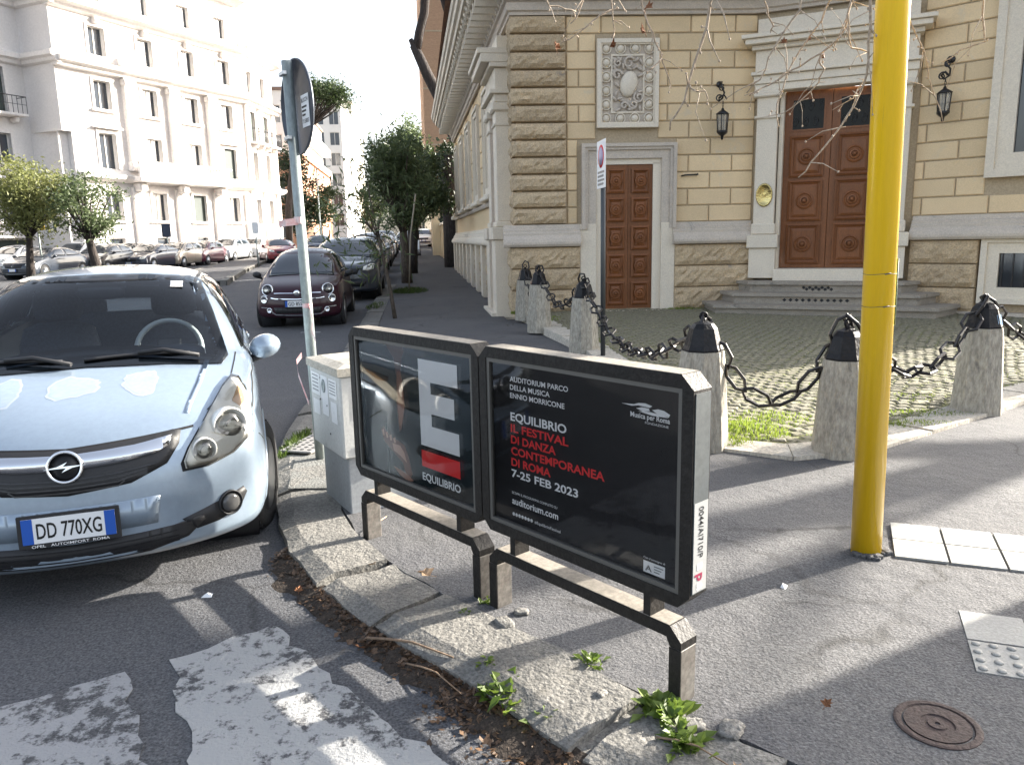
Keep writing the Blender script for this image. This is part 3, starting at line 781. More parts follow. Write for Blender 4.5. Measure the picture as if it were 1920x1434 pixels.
# main entrance
for s0, s1 in ((0.02, .44), (2.12, 2.54)):
    pl = box('pilaster', M_['stone'], villa, s0 + .03, s1 - .03, -.2, .1, 1.6, 4.0, .01, FD)
    box('pedestal', M_['stone'], pl, s0 - .02, s1 + .02, -.25, .1, .82, 1.36, .008)
    box('pedestal_cap', M_['stone'], pl, s0 - .06, s1 + .06, -.3, .1, 1.363, 1.6, .012)
    box('pilaster_base', M_['stone'], pl, s0 - .0, s1 + .0, -.235, .1, 1.603, 1.8, .02)
    box('necking', M_['stone'], pl, s0 - .01, s1 + .01, -.235, .1, 3.62, 3.67, .008)
    box('capital', M_['stone'], pl, s0 - .03, s1 + .03, -.27, .1, 3.98, 4.08, .02)
ent = MB()
for (z0, z1, o, e) in ((4.08, 4.2, .22, 0), (4.203, 4.34, .25, .02), (4.343, 4.40, .31, .06), (4.403, 4.76, .22, .0), (4.763, 4.84, .3, .06), (4.843, 4.93, .42, .16), (4.933, 5.0, .47, .22), (5.003, 5.28, .2, -.02)):
    ent.box(.0 - e, 2.56 + e, -o, .1, z0, z1, .008)
ent.build('entablature', M_['stone'], villa, FD)
MB().box(.43, .5, -.08, .4, .95, 4.1).box(2.07, 2.13, -.08, .4, .95, 4.1).build('jamb', M_['stone'], villa, FD)
box('door_recess', M_['dark'], villa, .45, 2.12, .36, .42, .9, 4.12, 0, FD)
rw = [(1.42, .72, 'p'), (2.19, .72, 'p'), (2.96, .72, 'p'), (3.68, .5, 'g')]
door_leaf(villa, FD, .5, 1.282, .99, 4.08, .14, rw); door_leaf(villa, FD, 1.288, 2.07, .99, 4.08, .14, rw)
box('door_step', M_['stone'], villa, .44, 2.12, -.3, .3, .76, .985, .01, FD)
BR = mat('brass', (.5, .4, .17), .16, metal=1.0, bump=.25, bscale=9)
plq = MB().lathe([(.145, 0), (.14, .018), (.125, .022), (.12, .016), (0, .03)], 24, FD @ Matrix.Translation((.23, -.205, 2.3)) @ Matrix.Diagonal((1, 1, 1.45, 1)) @ Matrix.Rotation(radians(90), 4, 'X')).build('brass_plaque', BR)
tag(plq, 'oval polished brass plaque on the left pilaster of the main entrance', 'plaque')
# steps with pierced risers
st = thing('entrance_steps', 'three grey stone steps with chamfered ends before the main door', 'steps')
lev = [(-.98, 3.62, -1.36, .42, -.42, 3.05), (-.66, 3.28, -1.0, .60, -.16, 2.8), (-.34, 2.96, -.64, .78, .06, 2.56)]
for k, (a, b, y, z, a2, b2) in enumerate(lev):
    pl = [(a, .1), (a, -.05), (a2, y), (b2, y), (b, -.05), (b, .1)]
    t = MB().prism(pl, z - .055, z, axis='z').build('tread', M_['step'], st, FD)
    ins = .06
    pr = [(a + ins, .1), (a + ins, -.05), (a2 + ins * .5, y + ins), (b2 - ins * .5, y + ins), (b - ins, -.05), (b - ins, .1)]
    MB().prism(pr, Z0 - .2, z - .056, axis='z').build('riser', M_['step'], st, FD)
    if k > 0:
        hb = MB(); n0 = 5 if k == 2 else 11
        for i in range(n0):
            for j in range(2 if k == 2 else 1):
                cx = (1.0 if k == 2 else .72) + i * .1 + j * .05; cz = z - .115 - j * .03 + (0.012 if k == 2 else 0)
                hb.prism([(cx - .036, cz), (cx, cz - .03), (cx + .036, cz), (cx, cz + .03)], y + ins - .003, y + ins - .0005, axis='y')
        hb.build('lattice_hole', M_['dark'], st, FD)
# right wing windows
def wframe(parent, F, s0, s1, z0, z1, wd, m1, glass=True, sill=True):
    w_ = MB(); rect_ring(w_, s0, s1, z0, z1, wd * .35, -.12, .1); rect_ring(w_, s0 + wd * .35, s1 - wd * .35, z0 + wd * .35, z1 - wd * .35, wd * .65, -.08, .1)
    o = w_.build('window_frame', m1, parent, F)
    i = wd - .001
    box('window_glass', M_['glass_dark'], o, s0 + i, s1 - i, -.012, -.004, z0 + i, z1 - i)
    return o
wframe(villa, FR, 1.08, 2.8, 2.42, 5.6, .36, M_['stone'])
lw = wframe(villa, FR, 1.13, 2.8, .44, 1.5, .26, M_['stone'])
gb_ = MB()
for k in range(9): gb_.box(1.42 + k * .15, 1.44 + k * .15, -.035, -.015, .7, 1.24)
gb_.build('window_bar', M_['iron'], lw)
# iron bits on the wall
hk = MB().tube([(3.02, -.02, 2.68), (3.08, -.06, 2.69), (3.3, -.06, 2.7)], .014, 6).tube([(3.3, -.02, 2.7), (3.3, -.08, 2.7)], .02, 6).build('wall_hook', M_['iron'], villa, FA)
# wall lanterns
LG = mat('lantern_glass', (.5, .52, .52), .15, trans=.6, alpha=.55)
def lantern(F, s, z, label):
    t = thing('wall_lantern', label, 'lantern', group='wall lanterns by the main door'); t.matrix_world = F @ Matrix.Translation((s, -.02, z))
    b = MB().tube([(0, .03, .52), (0, -.12, .55), (-.03, -.2, .46), (.04, -.16, .36), (.02, -.1, .27), (-.05, -.14, .22), (-.07, -.22, .27), (.0, -.26, .31), (.06, -.24, .24)], .016, 6)
    spiral(b, -.06, .26, .07, 0, 1.4, .014, -.18); spiral(b, .05, .24, .06, pi, -1.4, .014, -.18); spiral(b, 0, .44, .06, 1, 1.3, .014, -.14)
    b.lathe([(.06, 0), (.05, .02), (0, .03)], 10, Matrix.Translation((0, .01, .53)) @ Matrix.Rotation(radians(90), 4, 'X')); b.build('scroll_bracket', M_['iron'], t)
    c = MB()
    for k in range(3): c.tube([(.014 * cos(a) * (k % 2), -.22 + .014 * cos(a) * (1 - k % 2), .19 - k * .045 + .028 * sin(a)) for a in [q * pi / 4 for q in range(8)]], .005, 5, closed=True)
    c.build('chain', M_['iron'], t)
    rf_ = MB().lathe([(0, .1), (.02, .09), (.03, .06), (.12, .0), (.12, -.015), (0, -.015)], 6, Matrix.Translation((0, -.22, 0)))
    rf_.build('lantern_roof', M_['iron'], t)
    fr = MB()
    for k in range(6):
        a = k * pi / 3; fr.tube([(.105 * cos(a), -.22 + .105 * sin(a), -.01), (.085 * cos(a), -.22 + .085 * sin(a), -.3)], .009, 5)
    fr.lathe([(.09, -.3), (.1, -.29), (.1, -.32), (.06, -.36), (.03, -.38), (.02, -.44), (0, -.45)], 6, Matrix.Translation((0, -.22, 0)))
    fr.build('lantern_cage', M_['iron'], t)
    MB().lathe([(.098, -.018), (.08, -.292)], 6, Matrix.Translation((0, -.22, 0)), sm=False).build('lantern_glass', LG, t)
lantern(FA, 3.68, 3.72, 'black iron lantern hanging from a scroll bracket left of the main door')
lantern(FR, .45, 3.78, 'black iron lantern hanging from a scroll bracket right of the yellow pole')
# ---------------- side facade along the street
mould('plinth_moulding', M_['stone'], wallS, -18.2, -1.9, PROF)
for c in range(3): pass
pb = MB()
for i in range(9):
    s0 = -18.0 + i * 1.75
    if s0 > -3.4: break
    MB().box(s0, s0 + .42, -.16, .1, .1, ZP).build('plinth_pier', M_['stone'], wallS)
    for c in range(3): rustic(wallS, s0 + .46, s0 + 1.71, .3 + c * .385, .3 + (c + 1) * .385, .04, 400 + i * 3 + c)
mould('sill_course', M_['stone_grey'], wallS, -18.2, -1.9, [(.0, 2.38), (.05, 2.38), (.07, 2.42), (.07, 2.47), (.0, 2.48)])
SHUT = mat('cream_shutter', (.55, .47, .36), .7, fine=(30, .1))
for i in range(5):
    c = -4.2 - i * 2.9
    w_ = wframe(villa, FS, c - .75, c + .75, 2.6, 5.0, .2, M_['stone'])
    for s in (-1, 1): box('shutter', SHUT, w_, c + (.02 if s > 0 else -.54), c + (.54 if s > 0 else -.02), -.05, -.02, 2.82, 4.78)
    MB().box(c - .95, c + .95, -.2, .1, 2.49, 2.6, .02).build('window_sill', M_['stone'], w_)
    for q in (-1, 1):
        for k in range(7): block(wallS, M_['plaster'], c + q * 1.15 - .3, c + q * 1.15 + .3, 2.62 + k * .38, 2.62 + (k + 1) * .38, .06, 'rusticated_block')
# side portal
po = thing('x', 'x', 'x'); bpy.data.objects.remove(po)
for s0, s1 in ((-1.22, -.74), (-2.3, -1.86)):
    pl = box('pilaster', M_['stone'], villa, s0, s1, -.26, .1, 1.95, 4.0, .012, FS)
    box('pedestal', M_['stone'], pl, s0 - .05, s1 + .05, -.33, .1, .1, 1.6, .01)
    box('pedestal_cap', M_['stone'], pl, s0 - .09, s1 + .09, -.38, .1, 1.603, 1.84, .015)
    box('pilaster_base', M_['stone'], pl, s0 - .03, s1 + .03, -.3, .1, 1.843, 1.95, .02)
    box('necking', M_['stone'], pl, s0 - .02, s1 + .02, -.29, .1, 3.7, 3.75, .01)
    box('capital', M_['stone'], pl, s0 - .05, s1 + .05, -.33, .1, 3.96, 4.12, .03)
pe = MB()
for (z0, z1, o, e) in ((4.12, 4.26, .28, .0), (4.263, 4.34, .36, .06), (4.343, 4.72, .26, .0), (4.723, 4.8, .36, .08), (4.803, 4.95, .52, .22), (4.953, 5.05, .58, .28), (5.053, 5.3, .2, -.1)):
    pe.box(-2.4 - e, -.7 + min(e, .08), -o, .1, z0, z1, .01)
pe.build('portal_entablature', M_['stone'], villa, FS)
box('portal_door', M_['wood'], villa, -1.84, -1.24, -.04, .05, .4, 3.95, .01, FS)
box('portal_step', M_['stone'], villa, -2.4, -.7, -.42, .1, -.1, .21, .01, FS)
# low wall beyond the villa
gw = thing('garden_wall', 'long ochre garden wall beyond the villa along the right pavement', 'wall')
FW = frame(-2.2, 32.3, atan2(-1, .127))
gwb = box('wall_body', M_['plaster_back'], gw, -40, 0, .05, .4, -.2, 2.4, 0, FW)
for i in range(20): box('wall_pier', M_['plaster'], gwb, -40 + i * 2, -39.55 + i * 2, -.06, .5, -.1, 2.5, .02)
box('wall_coping', M_['stone'], gw, -40, 0, -.12, .5, 2.4, 2.55, .03, FW)

# ============================================================ OTHER BUILDINGS
PAL = mat('palazzo_stucco', (.72, .69, .67), .85, var=(.65, .62, .60), vscale=.7, fine=(8, .06), bump=.2, bscale=20, stain=(.42, .39, .36, .66, .12), sscale=.5)
PALT = mat('palazzo_trim', (.75, .71, .68), .8, var=(.67, .64, .61), vscale=1.5, fine=(8, .08), stain=(.4, .38, .35, .66, .12), sscale=.8)
SHG = mat('green_shutter', (.035, .05, .045), .6, fine=(60, .2))
PINK = mat('salmon_stucco', (.55, .30, .19), .85, var=(.48, .26, .165), vscale=.8)
CREAM = mat('cream_stucco', (.66, .60, .50), .85, var=(.6, .54, .45), vscale=.6)
WHT = mat('white_stucco', (.74, .72, .68), .85, var=(.66, .64, .6), vscale=.6)
BRK = mat('tawny_brick', (.42, .27, .17), .9, var=(.36, .22, .14), vscale=1.2, fine=(6, .15), stretch=(1, 1, 6), bump=.3, bscale=6)
WIN = mat('window_glass', (.05, .06, .075), .08, spec=.8)
CURT = mat('pale_curtain', (.5, .5, .5), .8)
def holed_wall(mb, s0, s1, z0, z1, holes, dep=.35, y=0.0):
    """front skin with real openings and their reveals"""
    ss = sorted(set([s0, s1] + [h[0] for h in holes] + [h[1] for h in holes])); zz = sorted(set([z0, z1] + [h[2] for h in holes] + [h[3] for h in holes]))
    for i in range(len(ss) - 1):
        for j in range(len(zz) - 1):
            a, b, c, d = ss[i], ss[i + 1], zz[j], zz[j + 1]; m = ((a + b) / 2, (c + d) / 2)
            if a < s0 - 1e-6 or b > s1 + 1e-6 or any(h[0] < m[0] < h[1] and h[2] < m[1] < h[3] for h in holes): continue
            mb.add([(a, y, c), (b, y, c), (b, y, d), (a, y, d)], [(0, 1, 2, 3)])
    for a, b, c, d in holes:
        mb.add([(a, y, c), (b, y, c), (b, y, d), (a, y, d), (a, y + dep, c), (b, y + dep, c), (b, y + dep, d), (a, y + dep, d)], [(0, 4, 5, 1), (1, 5, 6, 2), (2, 6, 7, 3), (3, 7, 4, 0)])
    return mb
def window(parent, F, h, dep=.3, shut=None, mullion=True, y=0.0, trim=None, sill=True, ped=False, half=False, wm=None):
    a, b, c, d = h
    w_ = MB().box(a + .05, b - .05, y + dep - .04, y + dep - .01, c + .05, d - .05).build('window', WIN, parent, F)
    f = MB(); fr = .05
    f.box(a, b, y + dep - .07, y + dep, c, c + fr); f.box(a, b, y + dep - .07, y + dep, d - fr, d); f.box(a, a + fr, y + dep - .07, y + dep, c + fr, d - fr); f.box(b - fr, b, y + dep - .07, y + dep, c + fr, d - fr)
    if mullion: f.box((a + b) / 2 - .03, (a + b) / 2 + .03, y + dep - .075, y + dep, c + fr, d - fr)
    f.build('frame', wm or WHT, w_)
    if shut: box('shutter', shut, w_, a + .02, b - .02, y + dep - .14, y + dep - .09, lerp(c, d, .5) if half else c + .02, d - .02)
    if trim:
        t = MB(); k = .16
        t.box(a - k, a, y - .07, y + .05, c - (0 if not sill else .0), d + k); t.box(b, b + k, y - .07, y + .05, c, d + k); t.box(a, b, y - .07, y + .05, d, d + k)
        t.build('surround', trim, w_)
        if sill: box('sill', trim, w_, a - .28, b + .28, y - .22, y + .05, c - .16, c - .001, .02)
    if ped:
        m = (a + b) / 2; k = (b - a) / 2 + .38
        MB().prism([(m - k, d + .25), (m + k, d + .25), (m + k, d + .34), (m, d + .75), (m - k, d + .34)], y - .32, y + .05, axis='y').build('pediment', trim, w_)
    return w_
pal = thing('palazzo', 'grand pale stone palazzo with giant pilasters and cornices across the street', 'building')
eA = atan2(.914, .406)
g0 = ROAD + .45
FP = frame(-26.07, 47.1, eA); PL = 15.2                     # sunlit front
FPn = frame(-19.9, 61.0, atan2(1, .06)); NL = 6.4           # end towards the side street
FPr = frame(-28.51, 48.18, eA - pi / 2); RLn = 2.67          # return of the projecting bay
FPl = frame(-28.51 - .406 * 16, 48.18 - .914 * 16, eA); LLn = 16
BAYS = [3.0, 6.55, 10.05, 13.4]
def floors(bays, w_=1.2):
    H = []
    for s in bays:
        H += [(s - .55, s + .55, 1.35, 2.1), (s - .6, s + .6, 3.2, 5.0), (s - .62, s + .62, 6.35, 8.5), (s - .6, s + .6, 9.9, 11.6), (s - .58, s + .58, 13.0, 14.7), (s - .55, s + .55, 16.2, 17.6)]
    return H
Hm = floors(BAYS)
wp = holed_wall(MB(), 0.9, PL, -.3, 8.5, [h for h in Hm if h[3] < 8.6], .4); holed_wall(wp, 0, PL, 8.5, 19.2, [h for h in Hm if h[2] > 8.5], .4)
wp.box(0, PL, .4, .5, -.3, 19.2)
wpo = wp.build('wall', PAL, pal, FP)
for i, h in enumerate(Hm):
    fl = i % 6; b = i // 6
    window(pal, FP, h, .3, SHG if (fl == 1 and b == 2) or (fl == 2 and b == 3) else None, trim=PALT if fl in (1, 2, 3, 4) else None, sill=fl in (1, 3, 4), ped=(fl == 2 and b in (0, 3)), mullion=fl > 0)
for k in range(22):       # fluted joints of the rusticated ground floor
    pass
gf = MB()
for j in range(8):
    z = .6 + j * .62
    gf.box(.9, PL, -.012, .02, z, z + .03)
for s in (1.3, 4.8, 8.3, 11.75, 14.95):
    pi_ = box('ground_pier', PALT, pal, s - .42, s + .42, -.2, .05, -.2, 5.3, .03, FP)
for s in (4.8, 8.3, 11.75):
    p_ = box('pilaster', PALT, pal, s - .38, s + .38, -.32, .05, 6.9, 11.5, .03, FP)
    box('capital', PALT, p_, s - .5, s + .5, -.45, .05, 11.5, 11.95, .1); box('pilaster_base', PALT, p_, s - .48, s + .48, -.42, .05, 6.3, 6.9, .06)
    for q in (-.2, 0, .2): box('fluting', PAL, p_, s + q - .04, s + q + .04, -.335, -.3, 7.0, 11.4)
    c = box('console', PALT, pal, s - .3, s + .3, -.75, .05, 5.05, 5.6, .08, FP)
for s in BAYS[1:3]: pass
mould('string_course', PALT, pal, .7, PL + .1, [(.05, 5.55), (.3, 5.6), (.55, 5.75), (.6, 5.95), (.55, 6.0), (.1, 6.05), (0, 6.3)], FP)
# the balcony with its parapet over the middle bays
bal = box('balcony', PALT, pal, 4.2, 12.3, -1.15, .05, 5.62, 5.95, .06, FP)
box('parapet', PALT, bal, 4.25, 9.6, -1.1, -.92, 5.95, 6.75, .03); box('parapet_rail', PALT, bal, 4.2, 12.3, -1.15, -.88, 6.752, 6.92, .03)
for k in range(9): MB().lathe([(.06, 0), (.06, .05), (.04, .12), (.09, .3), (.05, .6), (.07, .75), (.07, .8)], 8, Matrix.Translation((9.85 + k * .27, -1.0, 5.952))).build('baluster', PALT, bal)
mould('entablature', PALT, pal, -.1, PL + .1, [(.1, 11.95), (.38, 12.0), (.42, 12.15), (.7, 12.25), (.8, 12.42), (.7, 12.5), (.1, 12.6), (0, 12.7)], FP)
for s in (4.8,): box('attic_block', PALT, pal, s - .45, s + .45, -.55, .05, 12.6, 13.2, .05, FP)
mould('upper_cornice', PALT, pal, -.1, PL + .1, [(.05, 15.2), (.3, 15.3), (.35, 15.45), (.7, 15.55), (.75, 15.75), (.2, 15.85), (0, 15.9)], FP)
for s in BAYS: box('keystone', PALT, pal, s - .2, s + .2, -.3, .05, 14.85, 15.2, .05, FP)
mould('roof_cornice', PALT, pal, -.3, PL + .1, [(.05, 18.7), (.4, 18.85), (.9, 19.0), (1.0, 19.25), (.2, 19.4), (0, 19.5)], FP)
# end part
Hn = []
for s in (1.6, 4.3): Hn += [(s - .4, s + .4, 1.35, 2.0), (s - .5, s + .5, 3.1, 5.0), (s - .5, s + .5, 6.4, 8.6), (s - .5, s + .5, 9.4, 11.6), (s - .5, s + .5, 13.0, 14.6)]
wn = holed_wall(MB(), 0, NL, -.3, 16, Hn, .4); wn.box(0, NL, .4, .5, -.3, 16); wn.build('wall', PAL, pal, FPn)
for i, h in enumerate(Hn): window(pal, FPn, h, .3, SHG if i % 5 == 3 else None, trim=PALT if i % 5 in (1, 2, 3) else None, sill=i % 5 == 1, mullion=i % 5 > 0)
for s in (0.3, 2.95, 5.9): box('pilaster', PALT, pal, s - .3, s + .3, -.2, .05, -.2, 11.9, .03, FPn)
mould('string_course', PALT, pal, -.1, NL + .4, [(.05, 5.55), (.3, 5.6), (.55, 5.75), (.6, 5.95), (.55, 6.0), (.1, 6.05), (0, 6.3)], FPn)
mould('entablature', PALT, pal, -.1, NL + .4, [(.1, 11.95), (.38, 12.0), (.42, 12.15), (.7, 12.25), (.8, 12.42), (.7, 12.5), (.1, 12.6), (0, 12.7)], FPn)
mould('roof_cornice', PALT, pal, -.1, NL + .4, [(.05, 15.6), (.4, 15.7), (.8, 15.85), (.85, 16.05), (.2, 16.2), (0, 16.2)], FPn)
def iron_balcony(parent, F, s, z, w_=1.9, dep=.85):
    b = box('balcony', PALT, parent, s - w_ / 2, s + w_ / 2, -dep, .05, z - .16, z, .03, F)
    for q in (-.6, .6): box('corbel', PALT, b, s + q * w_ / 2 - .1, s + q * w_ / 2 + .1, -dep * .75, .05, z - .5, z - .161, .08)
    r = MB(); n = 9
    for k in range(n + 1): r.tube([(s - w_ / 2 + .05 + k * (w_ - .1) / n, -dep + .05, z), (s - w_ / 2 + .05 + k * (w_ - .1) / n, -dep + .05, z + .95)], .018, 4)
    r.tube([(s - w_ / 2 + .05, .0, z + .95), (s - w_ / 2 + .05, -dep + .05, z + .95), (s + w_ / 2 - .05, -dep + .05, z + .95), (s + w_ / 2 - .05, 0, z + .95)], .028, 5)
    r.tube([(s - w_ / 2 + .05, -dep + .05, z + .5), (s + w_ / 2 - .05, -dep + .05, z + .5)], .015, 4)
    o = r.build('railing', M_['iron'], b); return b
for s in (1.6, 4.3): iron_balcony(pal, FPn, s, 9.3, 2.2)
# left wing and projecting bay return
Hl = []
for s in (14.1, 9.6, 5.0): Hl += [(s - .55, s + .55, 3.2, 4.9), (s - .55, s + .55, 6.5, 8.2), (s - .6, s + .6, 9.3, 11.9), (s - .55, s + .55, 13.2, 15.0), (s - .55, s + .55, 16.6, 18.3)]
Hl += [(12.9, 15.1, -.2, 2.1), (8.2, 10.6, -.2, 2.1)]
wl = holed_wall(MB(), 0, LLn, -.3, 20.5, Hl, .4); wl.box(0, LLn, .4, .5, -.3, 20.5)
wl.build('wall', PAL, pal, FPl)
for i, h in enumerate(Hl[:15]): window(pal, FPl, h, .3, SHG if i % 5 in (2, 3, 4) else None, trim=PALT, sill=i % 5 in (0, 1), half=(i % 5 == 3))
for h in Hl[15:]: box('garage_door', SHG, pal, h[0] + .03, h[1] - .03, .26, .32, h[2], h[3] - .03, 0, FPl); 
for h in Hl[15:]: box('door_canopy', PALT, pal, h[0] - .2, h[1] + .2, -.5, .05, h[3] + .1, h[3] + .24, .02, FPl)
for s in (14.1, 9.6, 5.0): iron_balcony(pal, FPl, s, 9.3, 2.6)
wr = MB().box(0, RLn, 0, .4, 8.5, 20.5).box(.5, RLn, .6, .9, -.3, 8.5).build('return_wall', PAL, pal, FPr)
box('bay_soffit', PALT, pal, -.02, RLn + .05, -.04, 1.2, 8.35, 8.498, 0, FPr)
for z, o in ((12.1, .5), (15.3, .45), (19.9, .7)):
    pr = [(.05, z), (o * .5, z + .08), (o * .6, z + .25), (o, z + .35), (o, z + .6), (.1, z + .75), (0, z + .8)]
    mould('cornice', PALT, pal, -.05, RLn + o, pr, FPr); mould('cornice', PALT, pal, 0, LLn + .1, pr, FPl)
mould('string_course', PALT, pal, 0, LLn, [(.05, 5.4), (.3, 5.5), (.35, 5.8), (0, 5.9)], FPl)
# mass behind so that the palazzo is a solid block
def fp(F, s, y): v = F @ Vector((s, y, 0)); return (v.x, v.y)
MB().prism([fp(FP, .4, .9), fp(FP, PL, .6), fp(FPn, NL - .1, .5), fp(FPn, NL - .1, 14), fp(FP, 0, 18), fp(FPl, 0, 16), fp(FPl, 0, .6), fp(FPl, LLn - .2, .6)], -.3, 15.5).build('building_mass', PAL, pal)
MB().prism([fp(FP, .4, .9), fp(FP, PL, .6), fp(FP, PL, 12), fp(FPl, 0, 16), fp(FPl, 0, .6), fp(FPl, LLn - .2, .6)], 15.5, 18.9).build('attic_mass', PAL, pal)

def simple_building(name, label, x0, x1, y0, y1, z0, z1, m, ang=0.0, wins=(), sides='FR', roof=None, cat='building'):
    """box block; F is the face towards the camera, R the face towards the street; wins=(n, [(z0,z1)..], width)"""
    t = thing(name, label, cat)
    Lx, Ly = x1 - x0, y1 - y0
    F0 = frame(x0, y0, ang); F1 = F0 @ Matrix.Translation((Lx, 0, 0)) @ Matrix.Rotation(pi / 2, 4, 'Z')
    for F, L_, key in ((F0, Lx, 'F'), (F1, Ly, 'R')):
        hs = []
        if key in sides and wins:
            n, zs_, ww = wins[key]
            for i in range(n):
                c = L_ * (i + .5) / n
                for a, b in zs_: hs.append((c - ww / 2, c + ww / 2, a, b))
        w_ = holed_wall(MB(), 0, L_, z0, z1, hs, .3); w_.box(0.02, L_ - .02, .3, .4, z0, z1); w_.build('wall', m, t, F)
        for h in hs: window(t, F, h, .25, None, mullion=True)
    MB().box(0.02, Lx - .02, .4, Ly, z0, z1 - .02).build('block', m, t, F0)
    MB().box(-.25, Lx + .25, -.25, Ly + .2, z1, z1 + .3).build('roof_edge', roof or m, t, F0)
    return t, F0, F1
# salmon house with set-back storeys
th = radians(7.2)
t1, A0, A1 = simple_building('salmon_house', 'salmon coloured house with brown eaves beyond the palazzo', -31, -21.5, 82, 112, 0, 10.4, PINK, th, {'F': (2, [(2, 4), (6.2, 8.4)], 1.2), 'R': (7, [(2.2, 4.2), (5.6, 8.6)], 1.3)})
for k in range(7): iron_balcony(t1, A1, 30 * (k + .5) / 7, 5.5, 2.0, .8)
t2, B0, B1 = simple_building('terraced_house', 'white terraced flats with roof balconies rising behind the salmon house', -32, -23.3, 85, 118, 10.8, 17.5, WHT, th, {'F': (3, [(11.2, 13), (14.2, 16)], 1.3), 'R': (8, [(11.3, 13.2), (14.3, 16.2)], 1.6)}, 'FR', mat('brown_fascia', (.2, .13, .1), .7))
for z in (10.9, 14.0): box('terrace', WHT, t2, 0, 33, -1.2, .05, z - .2, z + .8, .02, B1)
simple_building('white_block', 'tall white apartment block with flat roof far up the street', -36, -26.5, 128, 165, 1, 24, WHT, th, {'F': (4, [(4 + 3.2 * k, 6 + 3.2 * k) for k in range(6)], 1.5), 'R': (8, [(4 + 3.2 * k, 6 + 3.2 * k) for k in range(6)], 1.6)})
simple_building('cream_block', 'cream apartment block closing the far end of the street', -26, 4, 190, 215, 1, 17, CREAM, th, {'F': (9, [(4 + 3.2 * k, 6 + 3.2 * k) for k in range(4)], 1.4), 'R': (4, [(4 + 3.2 * k, 6 + 3.2 * k) for k in range(4)], 1.4)})
simple_building('grey_block', 'pale block with roof aerials above the far trees on the left', -44, -30, 155, 190, 1, 28, CREAM, th, {'F': (3, [(6 + 3.2 * k, 8 + 3.2 * k) for k in range(7)], 1.5), 'R': (6, [(6 + 3.2 * k, 8 + 3.2 * k) for k in range(7)], 1.5)})
# tall brick building behind the villa
tb = thing('brick_tower', 'tall plain tawny brick block rising behind the villa', 'building')
FB = frame(-4.75, 46.5, radians(7.2))
MB().box(0, 6, 0, 9.5, 4.2, 34).build('brick_wall', BRK, tb, FB)
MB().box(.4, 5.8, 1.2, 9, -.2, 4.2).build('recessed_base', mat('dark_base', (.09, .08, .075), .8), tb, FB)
for k in range(2): box('column', M_['plaster'], tb, .2 + k * 4, .7 + k * 4, .15, .65, 0, 4.2, .02, FB)
for j in range(9): box('course_line', M_['plaster_back'], tb, 0, 6, -.02, .02, 7 + j * 3.1, 7.08 + j * 3.1, 0, FB)

# ============================================================ CARS
def clearmat(name, tint=(1, 1, 1), rough=.02, ior=1.5, base=.04):
    if name in MATS: return MATS[name]
    m = bpy.data.materials.new(name); m.use_nodes = True; t = m.node_tree; L = t.links.new
    t.nodes.remove(t.nodes['Principled BSDF'])
    tr = t.nodes.new('ShaderNodeBsdfTransparent'); tr.inputs[0].default_value = (*tint, 1)
    gl = t.nodes.new('ShaderNodeBsdfGlossy'); gl.inputs['Roughness'].default_value = rough
    fr = t.nodes.new('ShaderNodeFresnel'); fr.inputs['IOR'].default_value = ior
    ad = t.nodes.new('ShaderNodeMath'); ad.inputs[1].default_value = base; L(fr.outputs[0], ad.inputs[0])
    ms = t.nodes.new('ShaderNodeMixShader'); L(ad.outputs[0], ms.inputs[0]); L(tr.outputs[0], ms.inputs[1]); L(gl.outputs[0], ms.inputs[2])
    L(ms.outputs[0], t.nodes['Material Output'].inputs[0]); MATS[name] = m
    return m
CLEAR = clearmat('lamp_lens', (.97, .96, .93)); WSCR = clearmat('windscreen_glass', (.74, .82, .87), .01, 1.45, .0); SGLASS = clearmat('side_glass', (.75, .82, .85), .01, 1.45, .0)
LAMP = mat('lamp_reflector', (.92, .89, .80), .35, metal=.0); BOWL = mat('lamp_bowl', (.84, .83, .78), .3, metal=.15); AMBER = mat('amber_lens', (.55, .36, .2), .3); TAIL = mat('tail_lens', (.35, .01, .01), .2, coat=.5)
PLW = mat('plate_white', (.75, .76, .77), .4); PLB = mat('plate_blue', (.015, .09, .42), .4); CGLASS = mat('car_glass', (.02, .027, .035), .03, spec=1.0, coat=.5)
LINE = mat('shut_line', (.012, .012, .013), .7)
def paint(name, col, metal=.3, rough=.32, flake=True, coat=1.0, spec=.5): return mat('paint_' + name, col, rough, metal=metal, coat=coat, spec=spec, fine=(40, .04), bump=.02 if flake else 0, bscale=300)
def interp(tab, x):
    if x <= tab[0][0]: return tab[0][1]
    for (a, va), (b, vb) in zip(tab, tab[1:]):
        if x <= b: return lerp(va, vb, (x - a) / (b - a))
    return tab[-1][1]
def spline(tab, x):
    """smooth (Catmull-Rom) look-up of a table of (x, v)"""
    n = len(tab)
    if x <= tab[0][0]: return tab[0][1]
    if x >= tab[-1][0]: return tab[-1][1]
    for i in range(n - 1):
        if x <= tab[i + 1][0]:
            p1, p2 = tab[i], tab[i + 1]; p0 = tab[i - 1] if i else p1; p3 = tab[i + 2] if i + 2 < n else p2
            h = p2[0] - p1[0]; t = (x - p1[0]) / h
            m1 = (p2[1] - p0[1]) / max(1e-6, p2[0] - p0[0]) * h; m2 = (p3[1] - p1[1]) / max(1e-6, p3[0] - p1[0]) * h
            return (2 * t ** 3 - 3 * t * t + 1) * p1[1] + (t ** 3 - 2 * t * t + t) * m1 + (-2 * t ** 3 + 3 * t * t) * p2[1] + (t ** 3 - t * t) * m2
